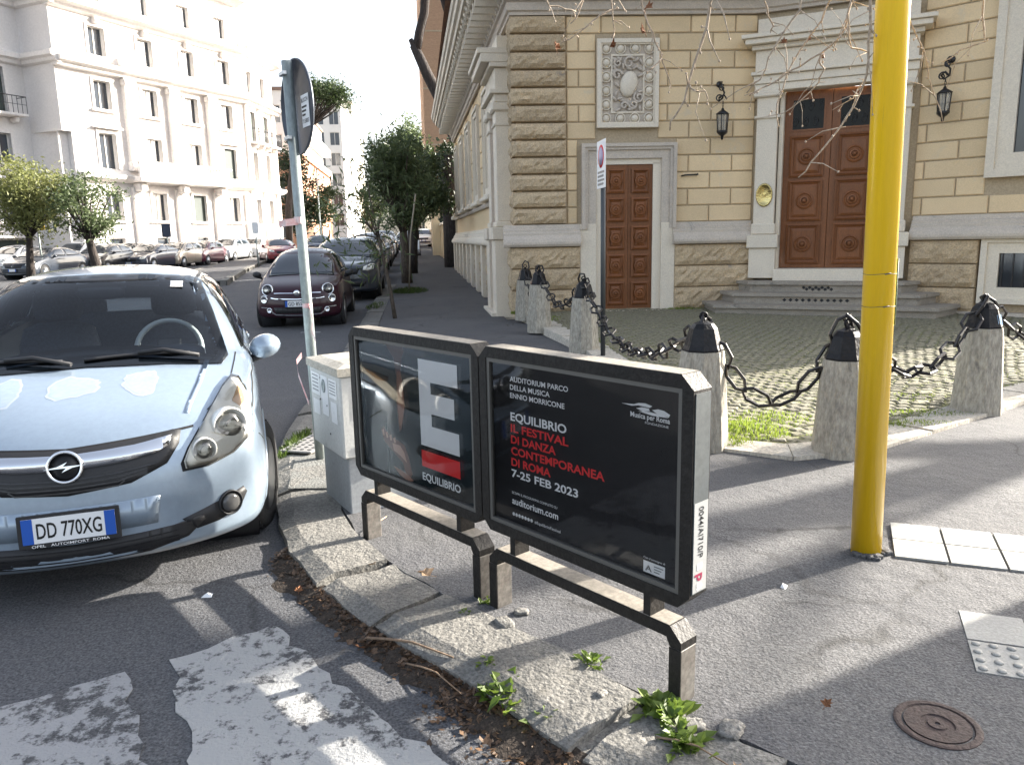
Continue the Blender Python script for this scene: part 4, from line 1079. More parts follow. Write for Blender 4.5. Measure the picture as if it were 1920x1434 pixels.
def car_surface(P, lev):
    top = P['top']; L_ = P['L']; W = P['W'] / 2; rows = []
    for (x, t) in top:
        b = min(interp(P['belt'], x), t - .02); zb = interp(P['bottom'], x); wS = interp(P['wsh'], x) * W; wM = interp(P['wmid'], x) * W
        h = t - b; tum = P.get('tumble', .34)
        zm = lerp(zb, b, .55)
        sec = [(0, zb), (wM * .8, zb), (wM * .955, zb + .03), (wM * .99, lerp(zb, zm, .5)), (wM, zm), (lerp(wM, wS, .6), lerp(zm, b, .62)), (wS, b)]
        if h < .1:
            sec += [(wS * .94, b + h * .45), (wS * .74, b + h * .74), (wS * .42, b + h * .93), (0, t)]
        else:
            w7 = wS - .035 - tum * .62 * h; w8 = wS - .05 - tum * .93 * h
            sec += [(wS - .035, b + .03), (w7, b + .64 * h), (w8 * .86, t - min(.035, .18 * h)), (0, t)]
        rows.append([(x, y, z) for y, z in sec])
    nj = len(rows[0]); ring = 2 * nj - 2; mb = MB(); vs = []
    for r in rows:
        vs += r + [(x, -y, z) for x, y, z in r[-2:0:-1]]
    n = len(rows); fs = []
    for i in range(n - 1):
        for k in range(ring):
            l = (k + 1) % ring; fs.append((i * ring + k, i * ring + l, (i + 1) * ring + l, (i + 1) * ring + k))
    for base, rev in ((0, True), ((n - 1) * ring, False)):
        for k in range(nj - 1):
            a, b = base + k, base + k + 1; c, d = base + (ring - k - 1) % ring, base + (ring - k) % ring
            f = [a, b, c, d]; f = [q for q in dict.fromkeys(f)]
            fs.append(f if not rev else f[::-1])
    mb.add(vs, fs, 0, True); me = mb.mesh('body')
    bm = bmesh.new(); bm.from_mesh(me); bmesh.ops.recalc_face_normals(bm, faces=bm.faces[:]); bm.to_mesh(me); bm.free()
    ob = bpy.data.objects.new('tmp', me); COL.objects.link(ob); md = ob.modifiers.new('s', 'SUBSURF'); md.levels = lev; md.render_levels = lev
    me2 = bpy.data.meshes.new_from_object(ob.evaluated_get(bpy.context.evaluated_depsgraph_get())); bpy.data.objects.remove(ob)
    kf, kr = P['kf'], P['kr']
    for v in me2.vertices:
        x, y, z = v.co; u = min(1.0, abs(y) / W)
        f = max(0, 1 - x / P.get('fl', 1.1)) ** 1.3; r = max(0, 1 - (L_ - x) / 1.0) ** 1.3
        v.co.x = x + kf * u ** 2.3 * f - kr * u ** 2.5 * r
    for p in me2.polygons: p.use_smooth = True
    return me2
class Car:
    def __init__(s, name, label, P, paintm, lev=2, group=None, hero=False):
        s.P = P; s.me = car_surface(P, lev); s.root = thing(name, label, 'car', group=group); s.paint = paintm
        bm = bmesh.new(); bm.from_mesh(s.me); s.bvh = BVHTree.FromBMesh(bm)
        R = P['R'] + .035
        def arch(c): return any(hypot(c.x - xw, c.z - P['R'] * .98) < R for xw in (P['xf'], P['xr'])) and abs(c.y) > .42
        dele = [f for f in bm.faces if arch(f.calc_center_median())]
        s.cut = lambda c: False
        bmesh.ops.delete(bm, geom=dele, context='FACES'); s.bm = bm
    def finish(s, windows=None):
        if windows:
            dele = [f for f in s.bm.faces if any(fn(f.calc_center_median(), f.normal) for fn in windows)]
            bmesh.ops.delete(s.bm, geom=dele, context='FACES')
        me = bpy.data.meshes.new('body'); s.bm.to_mesh(me); s.bm.free()
        me.materials.clear(); s.body = mobj('body', me, s.paint, s.root)
        return s.body
    def cast(s, p, d):
        h = s.bvh.ray_cast(Vector(p), Vector(d)); return h[0], h[1]
    def patch(s, name, m, ol, view, off=.004, step=.06, holes=(), parent=None, thick=.012, dens=None, dmax=None):
        ol = densify(ol, dens or step * .7); hs = [densify(h, dens or step * .7) for h in holes]
        xs = [p[0] for p in ol]; ys = [p[1] for p in ol]; pts = []
        nx = int((max(xs) - min(xs)) / step); ny = int((max(ys) - min(ys)) / step)
        for i in range(1, nx + 1):
            for j in range(1, ny + 1):
                q = (min(xs) + i * step, min(ys) + j * step)
                if inside(q, ol) and not any(inside(q, h) for h in hs): pts.append(q)
        V, F = fill2d(ol, pts, hs)
        src = {'front': lambda a, b: ((-3, a, b), (1, 0, 0)), 'rear': lambda a, b: ((8, a, b), (-1, 0, 0)), 'left': lambda a, b: ((a, 3, b), (0, -1, 0)), 'right': lambda a, b: ((a, -3, b), (0, 1, 0)), 'top': lambda a, b: ((a, b, 4), (0, 0, -1))}[view]
        vs = []; ok = []
        for a, b in V:
            o, d = src(a, b); h, nn = s.cast(o, d)
            if h is None: vs.append((0, 0, 0)); ok.append(False)
            else: vs.append(h + nn * off); ok.append(True)
        fs = [f for f in F if all(ok[i] for i in f)]
        if dmax: fs = [f for f in fs if max((Vector(vs[f[i]]) - Vector(vs[f[i - 1]])).length for i in range(3)) < dmax]
        mb = MB().add(vs, fs, 0, True); o_ = mb.build(name, m, parent or s.root)
        bm = bmesh.new(); bm.from_mesh(o_.data); bmesh.ops.delete(bm, geom=[v for v in bm.verts if not v.link_faces], context='VERTS')
        bmesh.ops.recalc_face_normals(bm, faces=bm.faces[:])
        if thick:
            ed = [e for e in bm.edges if len(e.link_faces) == 1]
            r = bmesh.ops.extrude_edge_only(bm, edges=ed); d = Vector(src(0, 0)[1])
            for v in [g for g in r['geom'] if isinstance(g, bmesh.types.BMVert)]: v.co += d * thick
        bm.to_mesh(o_.data); bm.free()
        return o_
    def strip(s, name, m, pl, view, w_=.008, off=.0015, parent=None, step=.05):
        pl = densify(pl, step, False); l = offset_line(pl, w_ / 2); r = offset_line(pl, -w_ / 2)
        return s.patch(name, m, l + r[::-1], view, off, .5, parent=parent, thick=0, dens=step)
    def wheel(s, x, y, steer=0.0, m=None, spokes=5, cover=False):
        R = s.P['R']; sd = 1 if y > 0 else -1
        M = Matrix.Translation((x, y, R)) @ Matrix.Rotation(steer, 4, 'Z') @ Matrix.Rotation(radians(-90 * sd), 4, 'X')
        tw = .1
        ty = MB().lathe([(R * .66, -tw), (R * .7, -tw), (R * .93, -tw * .98), (R * .985, -tw * .8), (R, -tw * .5), (R, tw * .5), (R * .985, tw * .8), (R * .93, tw * .98), (R * .7, tw), (R * .66, tw * .9)], 36)
        for k in range(40):
            a = k * 2 * pi / 40; ty.box(-.011, .011, -.0, .012, -tw * .82, tw * .82, M=Matrix.Rotation(a, 4, 'Z') @ Matrix.Translation((0, R - .006, 0)))
        o = ty.build('wheel', M_['rubber'], s.root, M)
        rm = MB(); r0 = R * .68
        rm.lathe([(r0, tw * .95), (r0 * .95, tw * .85), (r0 * .92, -tw * .6), (.05, -tw * .6)], 28)
        for k in range(spokes):
            a = 2 * pi * k / spokes
            rm.prism([(-.045, .03), (.045, .03), (.028, r0 * .95), (-.028, r0 * .95)], tw * .45, tw * .7, M=Matrix.Rotation(a, 4, 'Z'))
        rm.lathe([(.075, tw * .4), (.07, tw * .78), (.03, tw * .82), (0, tw * .82)], 14)
        rm.build('rim', m or M_['alloy'], o, fix=True)
        return o
    def well(s, x):
        R = s.P['R'] + .05; W = s.P['W'] / 2
        MB().tube([(x, -W * .9, s.P['R']), (x, -W * .45, s.P['R'])], R, 24, caps=True).build('wheel_well', M_['dark'], s.root)
        MB().tube([(x, W * .45, s.P['R']), (x, W * .9, s.P['R'])], R, 24, caps=True).build('wheel_well', M_['dark'], s.root)
    def arches(s, x, m=None, w_=.05):
        R = s.P['R']; zc = R * .98
        for view in ('left', 'right'):
            a0, a1 = radians(-18), radians(198); n = 26; pts = []
            o = [(x + (R + .02 + w_) * cos(lerp(a0, a1, k / n)), zc + (R + .02 + w_) * sin(lerp(a0, a1, k / n))) for k in range(n + 1)]
            i_ = [(x + (R + .02) * cos(lerp(a0, a1, k / n)), zc + (R + .02) * sin(lerp(a0, a1, k / n))) for k in range(n, -1, -1)]
            s.patch('arch_lip', m or s.paint, o + i_, view, .004, .5, thick=.03, dens=.06)
    def disc(s, name, m, y, z, r, prof=None, parent=None, off=.0, tilt=(0, 0), seg=24, xo=None):
        """a round lamp facing forward, seated on the surface"""
        if xo is None:
            h, nn = s.cast((-3, y, z), (1, 0, 0)); xo = h.x
        M = Matrix.Translation((xo - off, y, z)) @ Matrix.Rotation(tilt[0], 4, 'Z') @ Matrix.Rotation(radians(-90) + tilt[1], 4, 'Y')
        prof = prof or [(r, -.02), (r, .008), (r * .92, .014), (r * .86, .004), (r * .5, -.01), (0, -.014)]
        return MB().lathe(prof, seg, M).build(name, m, parent or s.root)
    def mirror(s, x, y, z, w_=.2, h_=.14, m=None):
        sd = 1 if y > 0 else -1
        bm = bmesh.new(); bmesh.ops.create_uvsphere(bm, u_segments=16, v_segments=10, radius=.5)
        for v in bm.verts:
            c = v.co; fx = max(-.5, min(.28, c.x)); v.co = Vector((fx * .2, c.y * w_, (c.z + .12 * c.y * sd) * h_))
        for f in bm.faces: f.smooth = True
        me = bpy.data.meshes.new('mirror'); bm.to_mesh(me); bm.free()
        o = mobj('mirror', me, m or s.paint, s.root, Matrix.Translation((x, y + sd * w_ * .5, z)) @ Matrix.Rotation(sd * .12, 4, 'Z'))
        MB().tube([(0, -sd * w_ * .55, -h_ * .55), (.0, -sd * w_ * .1, -h_ * .35)], .025, 8).build('mirror_arm', M_['black_plastic'], o)
        MB().lathe([(w_ * .42, 0), (w_ * .42, .004), (0, .004)], 20, Matrix.Translation((.0565, 0, .0)) @ Matrix.Rotation(radians(90), 4, 'Y') @ Matrix.Diagonal((h_ / w_ * .95, 1, 1, 1))).build('mirror_glass', M_['chrome'], o)
        return o
    def plate(s, y, z, xo, txt, w_=.36, h_=.11, off=.0, tilt=0):
        M = Matrix.Translation((xo, y, z)) @ Matrix.Rotation(tilt, 4, 'Y') @ Matrix.Rotation(radians(-90), 4, 'Z') @ Matrix.Rotation(radians(90), 4, 'X')   # local x to the viewer's right, y up, z out
        hold = MB().box(-w_ / 2 - .018, w_ / 2 + .018, -h_ / 2 - .022, h_ / 2 + .014, -.012, .002, .003).build('plate_holder', M_['black_plastic'], s.root, M)
        p = MB().box(-w_ / 2, w_ / 2, -h_ / 2, h_ / 2, .0021, .006).build('number_plate', PLW, s.root, M)
        for a in (-1, 1): MB().box(a * w_ / 2 - (0 if a < 0 else .042), a * w_ / 2 + (.042 if a < 0 else 0), -h_ / 2, h_ / 2, .0061, .0072).build('plate_band', PLB, p)
        if txt: text('plate_number', txt, .095, M_['black'], p, Matrix.Translation((0, -.034, .0075)), .012, 'CENTER', w_ - .11)
        return M
    def place(s, x, y, ang, z=None):
        s.root.location = (x, y, (ROAD + gz(x, y)) if z is None else z); s.root.rotation_euler = (0, 0, ang); return s.root
def mirror_pts(pts): return pts + [(-y, z) for y, z in pts[::-1]]
def both(pts): return [(pts), [(-y, z) for y, z in pts[::-1]]]
def glasshouse(c, side_ws, side_polys, rear_poly, m=CGLASS):
    c.patch('windscreen', m, side_ws, 'front', .004, .08)
    for v in ('left', 'right'):
        for p in side_polys: c.patch('side_window', m, p, v, .004, .08, thick=.006)
    if rear_poly: c.patch('rear_window', m, rear_poly, 'rear', .004, .08)

# ---------------------------------------------------------------- pale hatchback in the foreground
CP = dict(L=4.0, W=1.74, H=1.49, R=.31, xf=.84, xr=3.35, kf=.34, kr=.2, fl=1.15, tumble=.36,
          top=[(0, .46), (.015, .6), (.06, .72), (.2, .815), (.5, .905), (.86, .985), (.98, 1.03), (1.2, 1.165), (1.5, 1.34), (1.76, 1.445), (2.1, 1.492), (2.6, 1.495), (3.1, 1.46), (3.5, 1.385), (3.7, 1.22), (3.84, 1.0), (3.93, .86), (3.99, .7), (4.0, .5)],
          belt=[(0, .44), (.06, .68), (.2, .77), (.5, .855), (.9, .93), (1.5, .95), (3, 1.0), (3.6, 1.0), (4, .7)],
          bottom=[(0, .24), (.06, .19), (.3, .17), (3.6, .2), (3.95, .24), (4, .3)],
          wsh=[(0, .86), (.06, .9), (.2, .93), (.5, .955), (1.0, .96), (2.5, .96), (3.5, .92), (4, .8)], wmid=[(0, .9), (.06, .955), (.2, .98), (.6, 1.0), (2.5, 1.0), (3.4, .99), (4, .85)])
SILV = mat('paint_pale_blue', (.285, .355, .435), .3, metal=.4, coat=1.0, fine=(30, .04), bump=.02, bscale=300)
hb = Car('pale_hatchback', 'pale silvery blue hatchback with peeling bonnet parked at the left front', CP, SILV, 3, hero=True)
WS = [(.0, .985), (.4, .975), (.66, .955), (.70, .985), (.635, 1.2), (.565, 1.375), (.5, 1.405), (.25, 1.43), (0, 1.436)]; WSF = WS + [(-y, z) for y, z in WS[-2:0:-1]]
def inset(pl, d):
    cx = sum(p[0] for p in pl) / len(pl); cy = sum(p[1] for p in pl) / len(pl)
    return [(p[0] + (cx - p[0]) / max(1e-6, hypot(cx - p[0], cy - p[1])) * d, p[1] + (cy - p[1]) / max(1e-6, hypot(cx - p[0], cy - p[1])) * d) for p in pl]
SW1 = [(1.18, 1.0), (1.42, 1.14), (1.7, 1.3), (1.92, 1.375), (2.18, 1.395), (2.2, 1.02)]
SW2 = [(2.28, 1.02), (2.26, 1.395), (2.7, 1.39), (3.1, 1.33), (3.3, 1.2), (3.32, 1.06)]
RW = [(-.5, 1.03), (.5, 1.03), (.45, 1.33), (-.45, 1.33)]
wsi = inset(WSF, .045)
hb.finish([lambda c, n: c.x < 2.0 and n.x < -.1 and c.z > .97 and inside((c.y, c.z), wsi),
           lambda c, n: abs(n.y) > .5 and (inside((c.x, c.z), inset(SW1, .04)) or inside((c.x, c.z), inset(SW2, .04))),
           lambda c, n: c.x > 3.0 and n.x > .3 and inside((c.y, c.z), inset(RW, .04))])
# dark inside skin
bm = bmesh.new(); bm.from_mesh(hb.body.data)
for v in bm.verts: v.co -= v.normal * .035
bmesh.ops.reverse_faces(bm, faces=bm.faces[:])
me = bpy.data.meshes.new('interior_lining'); bm.to_mesh(me); bm.free(); mobj('interior_lining', me, mat('dark_trim', (.07, .075, .085), .8), hb.root)
hb.patch('windscreen_seal', M_['black'], WSF, 'front', .003, .05, holes=[inset(WSF, .05)], dens=.05)
hb.patch('windscreen', WSCR, WSF, 'front', .006, .07, thick=0)
for v in ('left', 'right'):
    for p in (SW1, SW2):
        hb.patch('window_seal', M_['black'], p, v, .003, .05, holes=[inset(p, .045)], thick=.004, dens=.05); hb.patch('side_window', SGLASS, p, v, .005, .08, thick=0)
hb.patch('rear_seal', M_['black'], RW, 'rear', .003, .05, holes=[inset(RW, .05)], thick=.004, dens=.05); hb.patch('rear_window', SGLASS, RW, 'rear', .005, .08, thick=0)
# face: grille, chrome bar, badge, intake, lamps
UG = [(0, .727), (.28, .74), (.43, .757), (.465, .75), (.455, .70), (.40, .625), (.25, .566), (0, .545)]; UGF = UG + [(-y, z) for y, z in UG[-2:0:-1]]
gr_ = hb.patch('grille', M_['black_plastic'], UGF, 'front', .004, .05)
for k in range(4): hb.strip('grille_slat', M_['alloy'] if False else M_['iron'], [(-.36 + .045 * k, .636 - k * .018), (-.2, .618 - k * .018), (0, .61 - k * .017), (.2, .618 - k * .018), (.36 - .045 * k, .636 - k * .018)], 'front', .007, .008, gr_)
CB = [(0, .706), (.27, .717), (.425, .735), (.415, .702), (.36, .678), (.2, .657), (0, .65)]; CBF = CB + [(-y, z) for y, z in CB[-2:0:-1]]
hb.patch('chrome_bar', M_['chrome'], CBF, 'front', .012, .04, thick=.015)
h0, _ = hb.cast((-3, 0, .672), (1, 0, 0)); MBd = Matrix.Translation((h0.x - .022, 0, .672)) @ Matrix.Rotation(radians(12), 4, 'Y') @ Matrix.Rotation(radians(-90), 4, 'Z') @ Matrix.Rotation(radians(90), 4, 'X')
bd_ = MB().lathe([(.062, -.02), (.062, .002), (0, .004)], 32).build('badge_disc', M_['black'], hb.root, MBd)
MB().tube([(.066 * cos(a), .066 * sin(a), .006) for a in [k * 2 * pi / 40 for k in range(40)]], .0075, 8, closed=True).build('badge_ring', M_['chrome'], bd_)
MB().prism([(-.085, -.004), (.006, -.004), (-.012, -.022), (.03, -.012 + .008), (.085, .004), (-.006, .004), (.012, .022), (-.03, .012 - .008)][::1], .004, .011).build('badge_bolt', M_['chrome'], bd_, fix=True)
LI = [(0, .325), (.4, .335), (.52, .35), (.55, .335), (.46, .265), (.3, .238), (0, .232)]; LIF = LI + [(-y, z) for y, z in LI[-2:0:-1]]
li_ = hb.patch('lower_intake', M_['black_plastic'], LIF, 'front', .003, .05)
for k in range(3): hb.strip('intake_slat', M_['iron'], [(-.42, .26 + k * .024), (0, .25 + k * .024), (.42, .26 + k * .024)], 'front', .006, .008, li_)
for sg, pts in zip((1, -1), both([(.44, .352), (.62, .40), (.72, .432), (.735, .40), (.70, .335), (.6, .30), (.5, .29)])):
    fp_ = hb.patch('fog_pocket', M_['black_plastic'], pts, 'front', .003, .05)
    hb.disc('fog_ring', M_['black_plastic'], sg * .655, .372, .062, off=.004, tilt=(-sg * .5, 0)); hb.disc('fog_lamp', mat('fog_lens', (.1, .1, .1), .12, metal=.2), sg * .655, .372, .045, [(.045, -.01), (.045, .012), (.03, .02), (0, .022)], off=.004, tilt=(-sg * .5, 0))
HL = [(.475, .585), (.47, .62), (.50, .68), (.545, .74), (.60, .81), (.66, .875), (.705, .905), (.74, .895), (.77, .85), (.787, .79), (.785, .72), (.755, .66), (.69, .615), (.58, .585)]
for sg, pts in zip((1, -1), both(HL)):
    hb.patch('headlight_gap', LINE, [(p[0] + (p[0] - sg * .67) * .07, p[1] + (p[1] - .75) * .07) for p in pts], 'front', .0015, .05, thick=0)
    hl = hb.patch('headlight', LAMP, pts, 'front', .004, .04, thick=0)
    for (y, z, r, a, nm) in ((.68, .735, .085, .5, 'main_reflector'), (.56, .655, .055, .35, 'side_reflector')):
        hb.disc(nm, BOWL, sg * y, z, r, [(r * 1.05, -.03), (r * 1.05, .012), (r, .016), (r * .9, .004), (r * .5, -.02), (r * .2, -.024), (0, -.024)], parent=hl, off=.012, tilt=(-sg * a, 0))
        hb.disc('bulb_dome', clearmat('lamp_dome', (.95, .95, .93), .02, 1.5, .05), sg * y, z, r * .6, [(r * .8, -.0), (r * .7, .02), (r * .4, .034), (0, .04)], parent=hl, off=.012, tilt=(-sg * a, 0))
    hb.patch('indicator', AMBER, [(p[0], p[1]) for p in ([(sg * .70, .82), (sg * .735, .87), (sg * .755, .85), (sg * .765, .81), (sg * .735, .795)])], 'front', .006, .05, parent=hl, thick=0)
    hb.patch('headlight_lens', CLEAR, pts, 'front', .022, .04, parent=hl, thick=.02)
# number plate
pxo = hb.cast((-3, .0, .425), (1, 0, 0))[0].x
hb.patch('plate_panel', SILV, [(-.34, .365), (.34, .365), (.36, .49), (-.36, .49)], 'front', .007, .06, thick=.01)
PMx = hb.plate(0, .42, pxo - .035, 'DD 770XG', .36, .11, tilt=radians(4))
text('dealer_name', 'OPEL   AUTOIMPORT  ROMA', .017, M_['white'], hb.root, PMx @ Matrix.Translation((0, -.0735, .0035)), .004, 'CENTER', .3)
# shut lines, mouldings
hb.strip('bonnet_line', LINE, [(-.52, .758), (-.3, .746), (0, .731), (.3, .746), (.52, .758)], 'front', .009, .002)
for sg in (1, -1):
    hb.strip('bonnet_edge_line', LINE, [(.34, sg * .585), (.5, sg * .66), (.7, sg * .705), (.93, sg * .73), (1.05, sg * .74)], 'top', .007, .002)
    hb.strip('roof_strip', M_['black'], [(1.78, sg * .53), (2.2, sg * .545), (2.8, sg * .545), (3.3, sg * .52)], 'top', .02, .003)
    hb.patch('bonnet_crease', SILV, [(.3, sg * .5), (.6, sg * .56), (.9, sg * .6), (.9, sg * .575), (.6, sg * .535), (.3, sg * .48)], 'top', .004, .05, thick=.004)
for v in ('left', 'right'):
    hb.strip('door_line', LINE, [(1.1, .93), (1.13, .6), (1.22, .3), (2.1, .27), (2.2, .3), (2.24, .95)], v, .007, .002)
    hb.strip('door_line', LINE, [(2.24, .95), (2.24, 1.02)], v, .007, .002); hb.strip('rear_door_line', LINE, [(2.24, .3), (2.85, .3), (3.0, .5), (3.25, .75), (3.33, 1.0)], v, .007, .002)
    hb.strip('side_moulding', SILV, [(1.2, .5), (2.1, .51), (2.85, .52)], v, .06, .008)
    y = 1 if v == 'left' else -1
    for x in (2.02, 3.05):
        h, nn = hb.cast((x, 3 * y, .86), (0, -y, 0))
        if h: MB().box(x - .09, x + .09, h.y - .012, h.y + .028 if y > 0 else h.y + .012, .845, .885, .012).build('door_handle', SILV, hb.root) if y > 0 else MB().box(x - .09, x + .09, h.y - .028, h.y + .012, .845, .885, .012).build('door_handle', SILV, hb.root)
    hb.mirror(1.30, .82 * y, .985, .19, .15)
    hb.strip('fender_line', LINE, [(.46, .78), (.6, .84), (.8, .9), (1.08, .94)], v, .006, .002)
    hb.strip('bumper_line', LINE, [(.34, .68), (.42, .64), (.48, .6)], v, .007, .002)
for x in (CP['xf'], CP['xr']): hb.well(x); hb.arches(x)
for sy in (1, -1): hb.wheel(CP['xf'], sy * .765, radians(-14), cover=True); hb.wheel(CP['xr'], sy * .765)
# rear lamps
for pts in both([(.62, .82), (.74, .86), (.74, 1.08), (.66, 1.1), (.6, .95)]): hb.patch('tail_lamp', TAIL, pts, 'rear', .004, .05)
# weathered clear coat on the bonnet
PEEL = mat('peeled_paint', (.30, .375, .49), .45, metal=.3, var=(.335, .40, .50), vscale=9, fine=(40, .06)); PEELE = mat('peel_edge', (.40, .45, .51), .5, metal=.3)
rp = random.Random(11)
for (cx, cy, rx, ry) in ((.62, -.27, .13, .085), (.6, .03, .115, .12), (.6, .36, .15, .1)):
    o1 = [(cx + rx * cos(a) * (1 + .18 * sin(3 * a + cy * 9) + rp.uniform(-.09, .09)), cy + ry * sin(a) * (1 + .15 * cos(2 * a) + rp.uniform(-.09, .09))) for a in [k * 2 * pi / 30 for k in range(30)]]
    hb.patch('peel_rim', PEELE, [(cx + (p[0] - cx) * 1.12, cy + (p[1] - cy) * 1.12) for p in o1], 'top', .0012, .05, thick=0); hb.patch('peeled_patch', PEEL, o1, 'top', .002, .05, thick=0)
# wipers and cowl
hb.patch('cowl', M_['black_plastic'], [(.9, -.6), (.97, -.3), (.985, 0), (.97, .3), (.9, .6), (.96, .63), (1.04, .3), (1.055, 0), (1.04, -.3), (.96, -.63)], 'top', .006, .08, thick=.01)
for y0, y1 in ((.12, .66), (-.5, .02)):
    pts = []
    for k in range(9):
        t = k / 8; y = lerp(y0, y1, t); z = 1.008 + .035 * t * (1 - t)
        h, nn = hb.cast((-3, y, z), (1, 0, 0)); pts.append(h + Vector((-.018, 0, .012)))
    wpr = MB().tube(pts, .009, 6).build('wiper', M_['black_plastic'], hb.root)
    h, nn = hb.cast((-3, y0 - .0, .99), (1, 0, 0)); MB().tube([h + Vector((-.03, -.05, .02)), pts[2] + Vector((-.015, 0, .02)), pts[4] + Vector((-.01, 0, .01))], .012, 6).build('wiper_arm', M_['black_plastic'], wpr)
# interior
SEAT = mat('seat_cloth', (.05, .055, .07), .9, fine=(60, .2))
def soft_box(mb, c, sx, sy, sz, M=None):
    bm = bmesh.new(); bmesh.ops.create_cube(bm, size=1); bmesh.ops.subdivide_edges(bm, edges=bm.edges[:], cuts=3, use_grid_fill=True)
    vs = []
    for v in bm.verts:
        p = v.co * 2; l = (abs(p.x) ** 5 + abs(p.y) ** 5 + abs(p.z) ** 5) ** .2; p = p / max(l, 1e-6); vs.append(Vector((c[0] + p.x * sx / 2, c[1] + p.y * sy / 2, c[2] + p.z * sz / 2)))
    bm.verts.index_update(); fs = [[v.index for v in f.verts] for f in bm.faces]; bm.free()
    if M: vs = [M @ v for v in vs]
    mb.add(vs, fs, 0, True)
for y in (.36, -.36):
    sm = MB(); soft_box(sm, (1.85, y, .52), .55, .5, .2); sb_ = sm.build('seat', SEAT, hb.root)
    sm = MB(); soft_box(sm, (0, 0, .3), .16, .48, .64, Matrix.Translation((2.08, y, .52)) @ Matrix.Rotation(radians(18), 4, 'Y')); sm.build('seat_back', SEAT, sb_)
    sm = MB(); soft_box(sm, (0, 0, .73), .11, .29, .2, Matrix.Translation((2.07, y, .52)) @ Matrix.Rotation(radians(16), 4, 'Y')); sm.build('headrest', SEAT, sb_)
sm = MB(); soft_box(sm, (2.95, 0, .5), .5, 1.25, .22); rb_ = sm.build('rear_bench', SEAT, hb.root); sm = MB(); soft_box(sm, (3.2, 0, .8), .16, 1.2, .6); sm.build('bench_back', SEAT, rb_)
for y in (.32, -.32): sm = MB(); soft_box(sm, (3.22, y, 1.14), .1, .26, .14); sm.build('headrest', SEAT, rb_)
sm = MB(); soft_box(sm, (1.2, 0, .86), .5, 1.36, .22); soft_box(sm, (1.3, -.36, .95), .3, .42, .14); dsh = sm.build('dashboard', mat('dash_plastic', (.06, .065, .08), .7), hb.root)
MS = Matrix.Translation((1.5, -.36, .98)) @ Matrix.Rotation(radians(-64), 4, 'Y')
sw = MB().tube([(.185 * cos(a), .185 * sin(a), 0) for a in [k * 2 * pi / 32 for k in range(32)]], .017, 8, closed=True).build('steering_wheel', mat('pale_wheel_cover', (.5, .5, .46), .6), hb.root, MS)
MB().box(-.035, .035, -.18, .18, -.02, .0).box(-.09, .07, -.07, .07, -.03, .01, .01).build('wheel_hub', M_['black_plastic'], sw)
rv = MB(); soft_box(rv, (1.62, 0, 1.33), .05, .26, .075); rv.build('rear_view_mirror', M_['black_plastic'], hb.root)
hb.patch('windscreen_sticker', M_['white'], [(-.46, 1.375), (-.39, 1.38), (-.39, 1.35), (-.46, 1.345)], 'front', .0075, .05, thick=0)
hb.place(-1.945, 3.20, radians(90 + 20), .035)

# ---------------------------------------------------------------- small round dark red car
FP5 = dict(L=3.57, W=1.63, H=1.49, R=.29, xf=.66, xr=2.96, kf=.36, kr=.3, fl=1.2, tumble=.4,
           top=[(0, .44), (.015, .58), (.06, .70), (.2, .8), (.48, .88), (.74, .94), (.84, .985), (1.05, 1.14), (1.3, 1.31), (1.52, 1.42), (1.85, 1.485), (2.3, 1.49), (2.75, 1.43), (3.1, 1.31), (3.3, 1.12), (3.43, .92), (3.52, .75), (3.57, .5)],
           belt=[(0, .42), (.06, .66), (.2, .76), (.5, .83), (.85, .9), (2.5, .95), (3.2, .95), (3.57, .6)], bottom=[(0, .26), (.06, .2), (.3, .17), (3.2, .2), (3.57, .3)],
           wsh=[(0, .84), (.06, .88), (.2, .91), (.5, .93), (1, .95), (2.6, .95), (3.2, .9), (3.57, .75)], wmid=[(0, .9), (.06, .96), (.3, 1.0), (2.8, 1.0), (3.57, .84)])
c5 = Car('city_car', 'small rounded dark red city car facing us with round headlamps', FP5, paint('aubergine', (.026, .004, .011), .0, .3, True, .45, .25), 3)
c5.finish()
W5 = [(0, .97), (.4, .955), (.62, .935), (.6, 1.05), (.5, 1.36), (.42, 1.41), (0, 1.425)]; W5F = W5 + [(-y, z) for y, z in W5[-2:0:-1]]
glasshouse(c5, W5F, [[(1.1, .98), (1.3, 1.13), (1.6, 1.34), (1.9, 1.38), (2.05, 1.37), (2.05, 1.0)], [(2.15, 1.0), (2.15, 1.37), (2.6, 1.3), (2.85, 1.15), (2.85, 1.03)]], [(-.45, 1.0), (.45, 1.0), (.4, 1.32), (-.4, 1.32)])
for sg in (1, -1):
    l_ = c5.disc('headlight', M_['chrome'], sg * .545, .715, .105, [(.112, -.05), (.112, .02), (.1, .03), (.094, .016), (.06, -.0), (0, -.01)], off=.01, tilt=(-sg * .3, radians(8)))
    c5.disc('lamp_lens', CLEAR, sg * .545, .715, .1, [(.098, .012), (.08, .028), (.04, .036), (0, .038)], l_, off=.01, tilt=(-sg * .3, radians(8)))
    c5.disc('lower_lamp', M_['chrome'], sg * .615, .545, .07, [(.075, -.04), (.075, .015), (.066, .022), (.05, .01), (0, 0)], off=.01, tilt=(-sg * .45, 0))
    c5.disc('fog_lamp', M_['chrome'], sg * .52, .345, .045, [(.05, -.03), (.05, .015), (.035, .02), (.03, .005), (0, .005)], off=.006, tilt=(-sg * .3, 0))
    c5.strip('whisker', M_['chrome'], [(sg * .07, .655), (sg * .3, .658), (sg * .42, .655)], 'front', .014, .012)
    c5.mirror(1.1, .8 * sg, .97, .17, .13, M_['black_plastic'])
c5.strip('lower_whisker', M_['chrome'], [(-.48, .575), (-.4, .56), (0, .548), (.4, .56), (.48, .575)], 'front', .014, .012)
